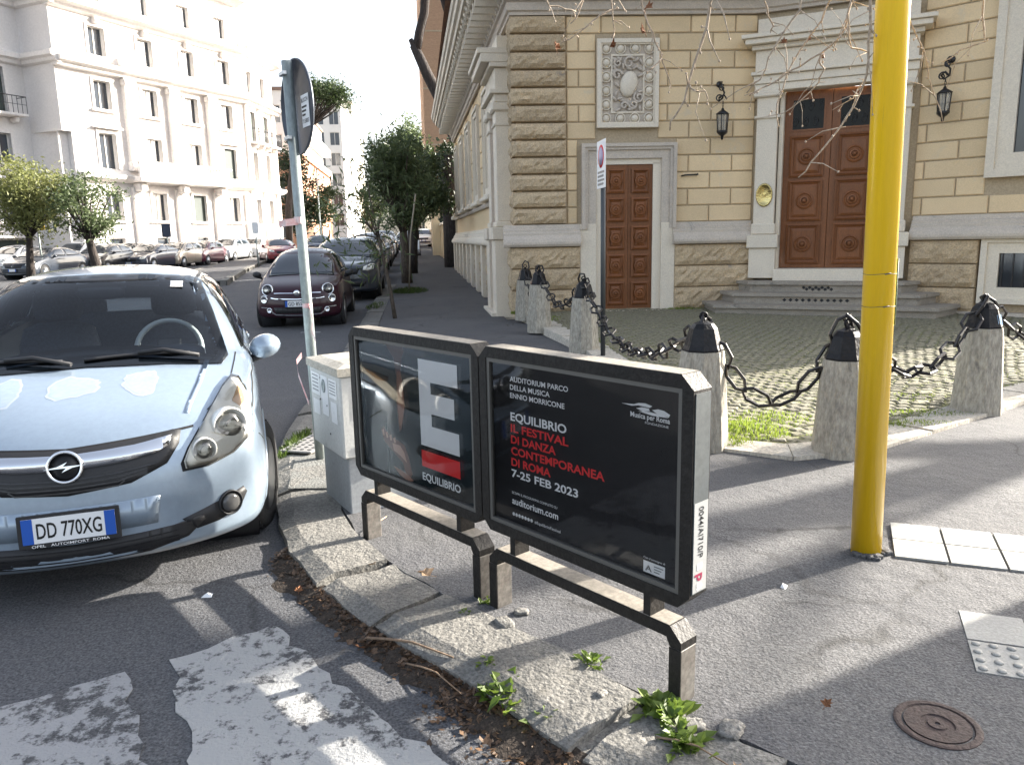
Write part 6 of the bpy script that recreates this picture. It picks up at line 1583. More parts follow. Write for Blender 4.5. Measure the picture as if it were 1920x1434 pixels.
ribbon([(-1.30, 4.72, .96), (-1.33, 4.70, .92), (-1.325, 4.70, .84), (-1.30, 4.70, .75), (-1.27, 4.69, .66)], .035, 'red and white tape hanging down the left edge of the utility cabinet')
# ---------------- stone bollards with iron caps
BST = mat('bollard_travertine', (.42, .385, .32), .8, var=(.27, .25, .21), vscale=6, vamt=.85, fine=(40, .3), bump=.8, bscale=30, rnd=.1, stretch=(1, 1, .35), stain=(.12, .11, .095, .61, .1), sscale=6)
CAPM = mat('tarred_iron', (.011, .011, .013), .45, metal=.0, coat=.1, spec=.2, bump=.3, bscale=18, fine=(30, .3))
CHIP = mat('chipped_paint', (.45, .5, .58), .5)
BO = [(.28, 13.9), (.46, 12.3), (.95, 9.95), (1.36, 5.40), (2.28, 5.17), (3.90, 6.30), (5.75, 7.55)]
BLAB = ['grey stone bollard with black cap farthest left, against the villa corner', 'stone bollard with black cap second from the villa corner', 'stone bollard with black cap left of the small brown door', 'mottled stone bollard with black cap just behind the right poster frame', 'mottled stone bollard with black cap half hidden by the yellow pole', 'tall pale stone bollard with black cap and blue sticker right of the yellow pole', 'stone bollard with black cap beyond the right edge']
stone = MB().lathe([(.205, -.1), (.2, .0), (.165, .55), (.15, .675), (0, .675)], 8, rot('Z', 22.5), sm=False).mesh('stone'); stone.materials.append(BST)
capm = MB().lathe([(.152, .0), (.154, .015), (.138, .05), (.105, .185), (.075, .225), (.03, .245), (.0, .25)], 8, rot('Z', 22.5), sm=False).mesh('cap'); capm.materials.append(CAPM)
lp = MB().tube([(0, 0, .235), (0, 0, .27)], .02, 8).tube([(.03 * cos(a), 0, .285 + .03 * sin(a)) for a in [k * pi / 5 for k in range(10)]], .009, 6, closed=True).mesh('cap_ring'); lp.materials.append(CAPM)
for i, (x, y) in enumerate(BO):
    t = thing('bollard', BLAB[i], 'bollard', (x, y, fz(x, y) if y < 8 else fz(x, y)), [.3, .9, .1, .2, .5, .15, .4][i], 'stone bollards round the forecourt')
    k = [.92, .98, .98, 1.04, .98, 1.03, 1][i]
    s_ = mobj('stone', stone, None, t); s_.scale = (1, 1, k)
    c_ = mobj('cap', capm, None, t, T(0, 0, .675 * k) @ Matrix.Diagonal((.93, .93, .86, 1))); mobj('cap_ring', lp, None, c_)
    r_ = random.Random(i)
    for q in range(4):
        a = r_.randrange(8) * pi / 4; z = r_.uniform(.05, .13); rad = .122 - .03 * (z - .05) / .08; s = r_.uniform(.006, .016)
        MB().box(-s, s, -.002, .002, -s * .8, s * .8, M=rot('Z', math.degrees(a)) @ T(0, -rad - .004, z) @ rot('X', -14)).build('paint_chip', CHIP, c_)
    if i == 5: MB().box(-.03, .03, -.002, .002, -.05, .05, M=rot('Z', 20) @ T(.02, -.124, .08) @ rot('X', -14)).build('blue_sticker', mat('sky_sticker', (.25, .45, .7), .5), c_)
# chains of elongated six-sided links
def link_mesh():
    L_, w_, r = .078, .040, .0088
    return MB().tube([(-L_, 0, 0), (-L_ * .45, w_, 0), (L_ * .45, w_, 0), (L_, 0, 0), (L_ * .45, -w_, 0), (-L_ * .45, -w_, 0)], r, 6, closed=True, sm=False)
lkm = link_mesh().mesh('chain_link'); lkm.materials.append(mat('chain_iron', (.025, .022, .022), .4, metal=.5, coat=.3, fine=(40, .3)))
CLAB = ['black chain between the two bollards by the villa corner', 'black chain hanging from the second bollard to the one before the small door', 'long black chain sagging from the small-door bollard to the poster-frame bollard', 'black chain of big six-sided links hanging left of the yellow pole', 'black chain of six-sided links hanging right of the yellow pole', 'black chain leaving the sticker bollard to the right']
for i in range(6):
    a = Vector((*BO[i], fz(*BO[i]) + .95)); b = Vector((*BO[i + 1], fz(*BO[i + 1]) + .95)); d = (b - a); hor = Vector((d.x, d.y, 0)).length
    sag = [.5, .5, .52, .6, .5, .45][i]
    if i == 2: a.z -= .06
    pts = [a + d * t + Vector((0, 0, -sag * (1 - (2 * t - 1) ** 2))) for t in [k / 120 for k in range(121)]]
    cum = [0]
    for q in range(120): cum.append(cum[-1] + (pts[q + 1] - pts[q]).length)
    n = max(4, round(cum[-1] / .19)); t_ = thing('chain', CLAB[i], 'chain', group='chains between the bollards')
    for k in range(n):
        s = (k + .5) / n * cum[-1]
        q = max(j for j in range(121) if cum[j] <= s); q = min(q, 119)
        p = pts[q].lerp(pts[q + 1], (s - cum[q]) / max(1e-6, cum[q + 1] - cum[q])); u = (pts[q + 1] - pts[q]).normalized()
        v = u.cross(Vector((0, 0, 1))).normalized(); w_ = u.cross(v)
        R3 = Matrix((u, v, w_)).transposed().to_4x4()
        mobj('chain_link', lkm, None, t_, Matrix.Translation(p) @ R3 @ Matrix.Rotation((k % 2) * pi / 2 + .5 + .25 * sin(k * 2.1 + i), 4, 'X') @ Matrix.Scale(1.5, 4))
# ---------------- small far things
def plate_sign(name, label, x, y, h, w_, hh, m, ang=0.0):
    z = ROAD + gz(x, y); t = thing(name, label, 'road sign', (x, y, z), ang)
    MB().tube([(0, 0, 0), (0, 0, h)], .04, 8).build('pole', GALV, t); box('plate', m, t, -w_ / 2, w_ / 2, -.06, -.042, h - hh, h, .004); return t
plate_sign('street_sign', 'small yellow sign on a pole between the left trees', -21.3, 35.5, 2.65, .7, .5, YEL)
plate_sign('street_sign', 'small dark blue and white sign on a pole by the palazzo', -20.6, 47.2, 2.5, .55, .8, mat('sign_navy', (.03, .04, .07), .5)); 
plate_sign('street_sign', 'thin pole with white plate on the median before the red car', -13.4, 41.5, 2.35, .35, .6, M_['white'])
MB().tube([(-19.0, 36, .3), (-19.0, 36, 2.0)], .05, 8).build('x', GALV); bpy.data.objects.remove(bpy.data.objects['x'])
# lamp post far along the left side
for (x, y, h) in ((-17.3, 72, 7.5), (-7.2, 58, 6.5)):
    t = thing('street_lamp', 'slender grey lamp post on the far left pavement' if x < -10 else 'slender grey pole at the far right kerb', 'lamp post', (x, y, gz(x, y)))
    MB().tube([(0, 0, 0), (0, 0, h)], [.09, .05], 8).build('pole', GALV, t); MB().tube([(0, 0, h - .02), (.5, 0, h + .25), (1.0, 0, h + .25)], .035, 6).build('arm', GALV, t); box('lamp_head', GALV, t, .8, 1.3, -.1, .1, h + .18, h + .3, .03)
# far scooter
sct = thing('scooter', 'white motor scooter parked on the far right pavement', 'scooter', (-5.05, 42.5, PAVE + gz(-5, 42.5)), STREET)
for x in (.25, 1.45): MB().lathe([(.12, -.05), (.24, -.05), (.26, 0), (.24, .05), (.12, .05)], 16, T(x, 0, .26) @ rot('X', 90)).build('wheel', M_['rubber'], sct)
MB().prism([(.18, .3), (.1, .5), (.3, .98), (.42, 1.0), (.5, .4), (.95, .35), (1.0, .72), (1.7, .78), (1.75, .55), (1.4, .45), (1.3, .25), (.5, .22)], -.17, .17, axis='y').build('body', mat('scooter_white', (.7, .7, .7), .3, coat=1), sct)
soft = MB(); soft_box(soft, (1.35, 0, .82), .75, .3, .14); soft.build('seat', M_['black_plastic'], sct)
MB().tube([(.42, -.34, 1.02), (.38, 0, 1.04), (.42, .34, 1.02)], .02, 6).build('handlebar', M_['black_plastic'], sct)
# far person by the cars
def person(x, y, label):
    z = ROAD + gz(x, y); t = thing('person', label, 'person', (x, y, z), .4)
    J = {'p': (0, 0, .95, .14), 'b': (0, 0, 1.2, .15), 'c': (0, -.02, 1.42, .16), 'n': (0, -.03, 1.53, .06), 'h': (0, -.04, 1.64, .1), 'h2': (0, -.04, 1.74, .09),
         'sl': (.2, 0, 1.42, .07), 'el': (.26, .04, 1.15, .05), 'wl': (.24, -.1, .93, .04), 'hl': (.23, -.14, .86, .04), 'sr': (-.2, 0, 1.42, .07), 'er': (-.27, .05, 1.15, .05), 'wr': (-.25, -.05, .92, .04), 'hr': (-.24, -.08, .85, .04),
         'l1': (.1, 0, .88, .1), 'l2': (.12, -.08, .5, .07), 'l3': (.12, .02, .09, .05), 'l4': (.13, -.14, .04, .045), 'r1': (-.1, 0, .88, .1), 'r2': (-.11, .06, .5, .07), 'r3': (-.12, .2, .1, .05), 'r4': (-.12, .06, .04, .045)}
    E_ = [('p', 'b'), ('b', 'c'), ('c', 'n'), ('n', 'h'), ('h', 'h2'), ('c', 'sl'), ('sl', 'el'), ('el', 'wl'), ('wl', 'hl'), ('c', 'sr'), ('sr', 'er'), ('er', 'wr'), ('wr', 'hr'), ('p', 'l1'), ('l1', 'l2'), ('l2', 'l3'), ('l3', 'l4'), ('p', 'r1'), ('r1', 'r2'), ('r2', 'r3'), ('r3', 'r4')]
    ks = list(J); me = bpy.data.meshes.new('body'); me.from_pydata([J[k][:3] for k in ks], [(ks.index(a), ks.index(b)) for a, b in E_], [])
    o = bpy.data.objects.new('tmp', me); COL.objects.link(o); o.modifiers.new('k', 'SKIN'); 
    for i, k in enumerate(ks): me.skin_vertices[0].data[i].radius = (J[k][3],) * 2
    me.skin_vertices[0].data[0].use_root = True; o.modifiers.new('s', 'SUBSURF').levels = 1
    m2 = bpy.data.meshes.new_from_object(o.evaluated_get(bpy.context.evaluated_depsgraph_get())); bpy.data.objects.remove(o)
    m2.materials.clear(); m2.materials.append(mat('dark_clothes', (.02, .022, .03), .8)); m2.materials.append(mat('skin', (.45, .28, .2), .6)); m2.materials.append(mat('dark_trousers', (.03, .03, .04), .8))
    for p in m2.polygons: p.use_smooth = True; c = p.center; p.material_index = 1 if (c.z > 1.52 or (c.z < .9 and abs(c.x) > .2)) else (2 if c.z < .92 else 0)
    mobj('body', m2, None, t)
    hr = MB(); soft_box(hr, (0, -.02, 1.76), .2, .2, .14); hr.build('hair', mat('dark_hair', (.02, .015, .012), .7), t)
person(-14.9, 60.0, 'person in dark clothes standing among the far cars')

# ============================================================ TREES AND PLANTS
BARK = mat('grey_bark', (.10, .08, .062), .95, var=(.06, .048, .038), vscale=5, fine=(30, .4), bump=1, bscale=20, stretch=(1, 1, .3))
BARKD = mat('dark_bark', (.045, .036, .032), .95, var=(.03, .025, .022), vscale=4, fine=(20, .4), bump=1, bscale=12, stretch=(1, 1, .3))
PLANE = mat('plane_bark', (.30, .27, .22), .9, var=(.17, .15, .12), vscale=4, fine=(20, .2), bump=.5, bscale=12)
TWIG = mat('twig_bark', (.40, .32, .24), .8, fine=(60, .3))
def leaves(mb, r, pts, n, size, spread, asp=.42, droop=0.0):
    """n leaf-sized folded faces scattered round the twig points"""
    for _ in range(n):
        c = Vector(r.choice(pts)) + Vector((r.gauss(0, spread), r.gauss(0, spread), r.gauss(0, spread * .85)))
        d = Vector((r.gauss(0, 1), r.gauss(0, 1), r.gauss(0, .8) - droop)).normalized(); s = d.orthogonal().normalized(); s.rotate(Matrix.Rotation(r.uniform(0, 6.28), 3, d))
        l = size * r.uniform(.6, 1.35); w_ = l * asp; k = d.cross(s) * w_ * .18
        mb.add([c - d * l * .5, c + s * w_ * .5 + k, c + d * l * .5, c - s * w_ * .5 + k], [(0, 1, 2), (0, 2, 3)])
def tree(name, label, base, h, cr, seed, lm, bark=BARK, nleaf=6000, lsize=.16, trunk_r=.16, lean=(0, 0), fork=.35, squash=.8, nclump=26, spread=.36, group=None, asp=.42, droop=0, ctr=None):
    r = random.Random(seed); t = thing(name, label, 'tree', base, 0, group)
    f = Vector((lean[0] * fork, lean[1] * fork, h * fork)); cc = Vector(ctr) if ctr else Vector((lean[0], lean[1], h - cr * squash))
    tr = MB().tube([(0, 0, -.1), (f.x * .3, f.y * .3, f.z * .35), (f.x * .75, f.y * .75, f.z * .75), f], [trunk_r * 1.25, trunk_r, trunk_r * .85, trunk_r * .8], 10)
    cl = []
    for k in range(nclump):
        while True:
            p = Vector((r.uniform(-1, 1), r.uniform(-1, 1), r.uniform(-.95, 1)))
            if .35 < p.length < 1: break
        cl.append(cc + Vector((p.x * cr, p.y * cr, p.z * cr * squash)))
    for k, c in enumerate(cl):
        m_ = f.lerp(c, .45) + Vector((r.uniform(-.2, .2), r.uniform(-.2, .2), r.uniform(0, .25))) * cr * .4
        tr.tube([f - Vector((0, 0, .1)), m_, c], [trunk_r * .42, trunk_r * .24, trunk_r * .07], 5)
    tr.build('trunk', bark, t)
    mb = MB(); tw_ = []
    for c in cl:
        for q in range(5): tw_.append(c + Vector((r.gauss(0, 1), r.gauss(0, 1), r.gauss(0, .8))) * spread * cr * .42)
    leaves(mb, r, tw_, nleaf, lsize, spread * cr * .42, asp, droop)
    mb.build('crown', lm, t)
    return t
OLV = leafmat('olive_leaf', (.13, .15, .045), (.26, .27, .10), .45); DGR = leafmat('dark_leaf', (.04, .06, .022), (.085, .115, .04), .35); OLE = leafmat('oleander_leaf', (.065, .095, .04), (.15, .19, .085), .4); PIN = leafmat('pine_needle', (.025, .05, .015), (.055, .085, .025), .25); IVY = leafmat('ivy_leaf', (.012, .024, .010), (.028, .045, .016), .2)
def gpt(x, y, z=0): return (x, y, ROAD + gz(x, y) + z)
tree('street_tree', 'sunlit olive green tree at the far left edge', gpt(-21.1, 34.2), 5.25, 1.6, 1, OLV, BARKD, 9000, .17, .16, (.45, 0), .36, .95, 40, .42, 'trees before the palazzo')
tree('street_tree', 'darker tree with leaning trunk right of the sunlit tree', gpt(-18.3, 34.6), 4.7, 1.3, 2, OLE, BARKD, 4200, .17, .2, (-.7, 0), .36, 1.1, 26, .42, 'trees before the palazzo', ctr=(-.1, 0, 3.25))
GK = 'trees along the right kerb'
def kpt(x, y): return (x, y, PAVE + gz(x, y))
tree('kerb_tree', 'dense dark green tree with drooping leaves on the right pavement', kpt(-3.25, 24.5), 4.4, .98, 3, OLE, BARK, 6500, .2, .15, (-.15, 0), .36, 1.3, 34, .45, GK, .22, .5)
tree('kerb_tree', 'second dark tree along the right pavement behind the dense one', kpt(-3.7, 29.5), 4.3, 1.0, 4, DGR, BARKD, 5000, .22, .17, (.4, 0), .4, 1.1, 22, .45, GK, .25)
tree('kerb_tree', 'third dark tree far along the right pavement', kpt(-4.6, 37), 5.6, 1.5, 5, DGR, BARKD, 4500, .25, .2, (0, 0), .45, .9, 22, .45, GK)
tree('kerb_tree', 'fourth tree far along the right pavement near the brick block', kpt(-5.6, 47), 6.0, 1.8, 6, DGR, BARKD, 4500, .28, .22, (0, 0), .45, .9, 22, .45, GK)
tree('thin_tree', 'sparse bare-stemmed sapling leaning over the slate blue car', kpt(-2.25, 15.0), 3.3, .62, 7, OLE, BARK, 420, .2, .035, (-.55, .2), .5, 1.9, 18, .7, None, .18, .8, ctr=(-.55, .2, 1.75))
stk_ = thing('tree_stake', 'thin pale stake standing beside the grass on the right pavement', 'stake', kpt(-2.75, 21.0)); MB().tube([(0, 0, 0), (.1, .05, 1.5), (.28, .1, 2.6)], .02, 6).build('rod', mat('pale_wood', (.3, .26, .2), .8), stk_)
tree('far_tree', 'leafy tree against the sky behind the right kerb trees', gpt(-9.2, 78), 11.5, 2.6, 8, OLE, BARKD, 4500, .4, .3, (0, 0), .5, .9, 22, .45, 'far street trees'); 
tree('far_tree', 'dark tree before the salmon house', gpt(-18.2, 76), 6.5, 1.9, 9, DGR, BARKD, 3000, .3, .2, (0, 0), .4, 1.0, 16, .45, 'far street trees')
tree('far_tree', 'dark tree among the far cars left of the street', gpt(-15.3, 88), 7.5, 2.2, 10, DGR, BARKD, 3000, .35, .2, (0, 0), .4, 1.0, 16, .45, 'far street trees')
tree('far_tree', 'dark bushy tree closing the end of the street', gpt(-13.5, 120), 9, 3.2, 12, DGR, BARKD, 3500, .5, .25, (0, 0), .4, .9, 16, .45, 'far street trees')
tree('far_tree', 'dark tree at the far end of the right pavement', gpt(-8.6, 95), 8, 2.6, 13, DGR, BARKD, 3500, .45, .25, (0, 0), .4, .9, 16, .45, 'far street trees')
tree('dark_evergreen', 'tall dark evergreen in the gap beside the palazzo end', gpt(-19.6, 73.5), 9.5, 1.5, 11, IVY, BARKD, 5000, .35, .25, (0, 0), .2, 2.6, 22, .6)
# umbrella pine
up = thing('umbrella_pine', 'umbrella pine with flat green crown above the far houses', 'tree', gpt(-20.0, 71))
r = random.Random(21); tr = MB().tube([(0, 0, 0), (.2, 0, 4), (.9, 0, 8), (2.6, 0, 11.0)], [.35, .32, .28, .2], 10); cl = []
for k in range(26):
    a = r.uniform(0, 6.28); q = sqrt(r.uniform(0, 1)); p = Vector((3.7 + 2.3 * q * cos(a), 2.2 * q * sin(a), 13.2 + .9 * (1 - q * q) + r.uniform(-.5, .4))); cl.append(p)
    tr.tube([(2.6, 0, 11.0), Vector((2.6, 0, 11.0)).lerp(p, .6) + Vector((0, 0, -.2)), p], [.1, .07, .03], 5)
tr.build('trunk', BARKD, up); mb = MB(); leaves(mb, r, [c + Vector((r.gauss(0, .4), r.gauss(0, .4), r.gauss(0, .3))) for c in cl for _ in range(4)], 7000, .3, .38, .3); mb.build('crown', PIN, up)
# bare pine trunk behind the villa
pt_ = thing('pine_trunk', 'dark forked pine trunk rising behind the villa cornice against the sky', 'tree', gpt(-1.2, 36))
MB().tube([(0, 0, -.2), (-.3, 0, 2.4), (-.82, 0, 4.65), (-1.5, 0, 6.85), (-2.28, 0, 8.4), (-2.8, 0, 9.6)], [.34, .32, .3, .27, .24, .2], 12).tube([(-2.7, 0, 9.35), (-2.55, 0, 10.1), (-2.3, 0, 10.9), (-2.15, 0, 12.2), (-2.1, 0, 14.5)], [.2, .2, .2, .19, .16], 10).tube([(-2.7, 0, 9.4), (-2.95, 0, 9.85)], [.18, .1], 8).build('trunk', BARKD, pt_)
MB().tube([(-.6, 1, 4.0), (-1.2, 1, 6.8), (-1.25, 1, 9.0), (-1.0, 1, 10.3), (-1.3, 1, 11.3), (-1.7, 1, 12.6), (-2.0, 1, 14.5)], [.24, .28, .28, .26, .24, .2, .18], 10).tube([(-1.05, 1, 10.2), (-.6, 1, 11.2), (-.4, 1, 12.6), (-.3, 1, 14.5)], [.2, .18, .16, .14], 8).build('limb', BARKD, pt_)
mb = MB(); r = random.Random(31); leaves(mb, r, [(-2.1 + r.gauss(0, 2.2), r.gauss(0, 2), 17 + r.gauss(0, .8)) for _ in range(40)], 4000, .35, .5, .3); mb.build('crown', PIN, pt_)
# ivy clad strip and hedge over the garden wall
hd = thing('ivy_hedge', 'tall dark ivy hedge at the end of the villa side wall', 'hedge', (-2.3, 33.4, PAVE + gz(-2, 33)))
r = random.Random(41); MB().tube([(0, 0, 0), (0, .2, 4.6)], .5, 8).build('stem', BARKD, hd)
mb = MB(); leaves(mb, r, [(r.uniform(-.55, .2), r.uniform(-.6, 5), r.uniform(2.0, 5.1)) for _ in range(500)], 5000, .16, .14, .7); mb.build('foliage', IVY, hd)

# ---------------- plane tree overhead, trunk right of the frame
pl = thing('plane_tree', 'bare plane tree reaching thin twigs with a few dry leaves over the forecourt', 'tree', (6.40, 4.74, PAVE))
MB().tube([(0, 0, -.2), (0, 0, .3), (-.05, 0, 2.5), (-.1, .1, 4.2)], [.52, .43, .38, .34], 16).build('trunk', PLANE, pl)
O_ = Vector((6.40, 4.74, PAVE))
def pv(p): return Vector(p) - O_
bo = MB()
B1 = [(6.2, 5.0, 4.0), (5.0, 4.5, 4.6), (3.4, 4.2, 4.3), (2.2, 3.9, 3.7), (1.6, 3.7, 3.2), (1.3, 3.75, 3.0)]
B2 = [(6.2, 5.0, 4.1), (5.0, 5.0, 5.0), (3.2, 4.8, 4.6), (1.7, 4.5, 3.8), (.8, 4.3, 3.25), (.4, 4.25, 3.0)]
B3 = [(6.2, 5.0, 4.0), (6.0, 3.0, 5.5), (5.0, 1.0, 6.5)]; B4 = [(6.2, 5.0, 4.0), (7.2, 6.0, 5.8), (8.0, 7.0, 7.5)]; B5 = [(6.2, 5.0, 4.0), (6.6, 4.6, 6.0), (6.2, 5.2, 8.5)]
for B, rr_ in ((B1, .12), (B2, .11), (B3, .16), (B4, .15), (B5, .18)): bo.tube([pv(p) for p in B], [rr_ * (1 - .93 * k / (len(B) - 1)) + .006 for k in range(len(B))], 8)
r = random.Random(51)
for k in range(60):       # twigs out of frame that throw the dappled shade
    B = r.choice([B3, B4, B5, B1, B2]); i = r.randrange(len(B) - 1); p = Vector(B[i]).lerp(Vector(B[i + 1]), r.random())
    if B in (B1, B2) and p.x < 4.2: continue
    q = p + Vector((r.gauss(0, .9), r.gauss(0, .9), r.uniform(.3, 1.4))); bo.tube([pv(p), pv(p.lerp(q, .5)) + Vector((r.gauss(0, .1), r.gauss(0, .1), 0)), pv(q)], [.025, .016, .006], 5)
bo.build('bough', PLANE, pl)
TW = {
't1': [(0.85, 3.3, 2.684), (0.845, 3.33, 2.594), (0.837, 3.36, 2.542), (0.809, 3.39, 2.406), (0.77, 3.42, 2.266), (0.729, 3.45, 2.152), (0.709, 3.48, 2.091)],
't1b': [(0.775, 3.42, 2.27), (0.805, 3.4, 2.235), (0.835, 3.38, 2.232), (0.85, 3.39, 2.199)],
't2': [(0.657, 3.9, 2.855), (0.656, 3.93, 2.724), (0.692, 3.96, 2.647), (0.733, 3.99, 2.569), (0.771, 4.02, 2.501), (0.818, 4.05, 2.406), (0.833, 4.08, 2.371)],
't2b': [(0.771, 4.02, 2.501), (0.735, 3.99, 2.463), (0.708, 3.96, 2.44), (0.674, 3.99, 2.435)],
't3': [(0.545, 4.2, 2.951), (0.547, 4.23, 2.86), (0.559, 4.26, 2.791), (0.574, 4.29, 2.708), (0.562, 4.32, 2.671)],
't3b': [(0.559, 4.26, 2.795), (0.451, 4.25, 2.734), (0.371, 4.26, 2.678), (0.295, 4.29, 2.648)],
't4': [(1.528, 3.6, 2.745), (1.533, 3.63, 2.646), (1.531, 3.66, 2.588), (1.513, 3.69, 2.506), (1.444, 3.72, 2.446), (1.36, 3.75, 2.396), (1.274, 3.78, 2.346), (1.21, 3.81, 2.317), (1.158, 3.84, 2.287)],
't5': [(1.522, 3.4, 2.683), (1.527, 3.43, 2.548), (1.54, 3.46, 2.429), (1.555, 3.49, 2.306), (1.539, 3.52, 2.225), (1.51, 3.55, 2.152), (1.457, 3.58, 2.059), (1.378, 3.61, 1.955), (1.336, 3.64, 1.892)],
't6': [(1.52, 3.8, 2.808), (1.514, 3.83, 2.702), (1.491, 3.86, 2.618), (1.407, 3.89, 2.497), (1.359, 3.92, 2.395), (1.328, 3.95, 2.265), (1.351, 3.98, 2.161)],
't7': [(1.444, 3.72, 2.446), (1.466, 3.73, 2.379), (1.454, 3.76, 2.326), (1.382, 3.79, 2.25), (1.32, 3.82, 2.203), (1.19, 3.85, 2.184)],
't8': [(1.533, 3.63, 2.646), (1.526, 3.63, 2.536), (1.554, 3.66, 2.453), (1.645, 3.69, 2.44), (1.651, 3.72, 2.327), (1.615, 3.75, 2.251), (1.531, 3.78, 2.205)],
't9': [(1.919, 4.0, 2.862), (1.978, 4.03, 2.701), (2.049, 4.06, 2.584), (2.122, 4.09, 2.477), (2.189, 4.12, 2.315), (2.26, 4.15, 2.187)],
't10': [(2.332, 4.0, 2.854), (2.347, 4.03, 2.67), (2.386, 4.06, 2.553), (2.284, 4.09, 2.524), (2.211, 4.12, 2.474)],
't11': [(1.36, 4.1, 2.904), (1.301, 4.13, 2.791), (1.335, 4.16, 2.724), (1.374, 4.19, 2.68), (1.371, 4.22, 2.657)],
't12': [(0.174, 4.1, 2.903), (0.226, 4.13, 2.782), (0.309, 4.16, 2.774), (0.365, 4.19, 2.771)],
't13': [(0.403, 4.3, 2.985), (0.42, 4.33, 2.878), (0.394, 4.36, 2.808), (0.354, 4.39, 2.764)],
't14': [(1.262, 3.5, 2.719), (1.269, 3.53, 2.58), (1.215, 3.56, 2.503), (1.159, 3.59, 2.401), (1.137, 3.62, 2.318), (1.088, 3.65, 2.267)]}
for k, pts in TW.items():
    P_ = [pv(p) for p in pts]; sub = k in ('t1b', 't2b', 't3b', 't7', 't8')
    if not sub:       # join the bough above
        tgt = min([Vector(a).lerp(Vector(b), q / 8) for B in (B1, B2) for a, b in zip(B[2:], B[3:]) for q in range(9)], key=lambda v: (v - Vector(pts[0]) - Vector((0, 0, .35))).length)
        P_ = [pv(tgt), pv(tgt).lerp(P_[0], .6) + Vector((0, 0, .06))] + P_
    # small kinks between the points
    Q = []
    for a, b in zip(P_, P_[1:]):
        Q.append(a); Q.append(a.lerp(b, .5) + Vector((r.gauss(0, .006), r.gauss(0, .006), r.gauss(0, .004))))
    Q.append(P_[-1]); n = len(Q); r0 = .0085 if k == 't1' else (.0062 if not sub else .0042)
    mb = MB().tube(Q, [lerp(r0 * 1.15, r0 * .42, i / (n - 1)) for i in range(n)], 6)
    for i in range(2, n - 1):     # buds and short spurs
        if r.random() < .75:
            d = Vector((r.gauss(0, 1), r.gauss(0, .6), r.gauss(-.2, 1))).normalized() * r.uniform(.012, .05); mb.tube([Q[i], Q[i] + d], [r0 * .5, r0 * .22], 5)
            if r.random() < .5: mb.lathe([(0, -.007), (.005, -.002), (.005, .003), (0, .008)], 6, Matrix.Translation(Q[i] + d))
    for i in range(3, n - 2, 3):   # finer side shoots
        d = Vector((r.gauss(-.2, 1), r.gauss(0, .5), r.gauss(-.35, .6))).normalized(); l = r.uniform(.08, .22); e1 = Q[i] + d * l * .5; e2 = Q[i] + d * l + Vector((r.gauss(0, .03), 0, -.03))
        mb.tube([Q[i], e1, e2], [r0 * .45, r0 * .36, r0 * .2], 5); mb.lathe([(0, -.006), (.0045, -.002), (.0045, .003), (0, .007)], 6, Matrix.Translation(e2))
    mb.build('twig', TWIG, pl)
DRY = mat('dry_leaf', (.20, .085, .035), .8, var=(.13, .05, .02), vscale=30, fine=(80, .3), rnd=.3)
def leaf_mesh(seed, s):
    q = random.Random(seed); pts = []
    for k in range(5):
        a = radians(90 + (k - 2) * 52); pts.append((a, 1.0 if k == 2 else .85))
        if k < 4: pts.append((a + radians(26), .5))
    o = [(s * rr_ * cos(a), s * rr_ * sin(a), s * q.uniform(-.25, .3)) for a, rr_ in pts[::1]] + [(s * .12, -s * .3, 0), (-s * .12, -s * .3, 0)]
    o = [(s * rr_ * cos(a), s * rr_ * sin(a), s * .3 * abs(cos(a)) + s * q.uniform(-.1, .1)) for a, rr_ in sorted(pts)] 
    o = [(-s * .1, -s * .35, 0), (s * .1, -s * .35, 0)] + o
    vs = o + [(0, 0, -s * .05)]; n = len(o); fs = [(i, (i + 1) % n, n) for i in range(n)]
    mb = MB().add(vs, fs); mb.tube([(0, -s * .3, 0), (s * .1, -s * 1.0, s * .1)], s * .03, 4); return mb
for i, p in enumerate([(0.261, 4.2, 2.607), (0.546, 4.2, 2.612), (0.664, 3.9, 2.607), (0.676, 3.9, 2.71), (1.298, 3.8, 2.518), (1.412, 3.8, 2.525), (1.451, 3.7, 2.428)]):
    leaf_mesh(i, .038 if i < 4 else .022).build('dry_leaf', DRY, pl, Matrix.Translation(pv(p)) @ Matrix.Rotation(r.uniform(0, 6), 4, 'Z') @ Matrix.Rotation(r.uniform(1.2, 2.4), 4, 'X'))
t2 = thing('plane_tree', 'second bare plane tree trunk out to the right of the forecourt', 'tree', (15.2, 11.15, PAVE)); MB().tube([(0, 0, -.2), (0, 0, 3), (.2, .1, 6), (.1, .4, 9)], [.3, .26, .22, .15], 12).build('trunk', PLANE, t2)
bo = MB()
for k in range(16):
    a = r.uniform(0, 6.28); z = r.uniform(3, 8); q = Vector((cos(a) * r.uniform(1, 3), sin(a) * r.uniform(1, 3), z + r.uniform(.8, 2))); bo.tube([(.1, .05, z), Vector((.1, .05, z)).lerp(q, .5), q], [.08, .05, .02], 6)
bo.build('bough', PLANE, t2)

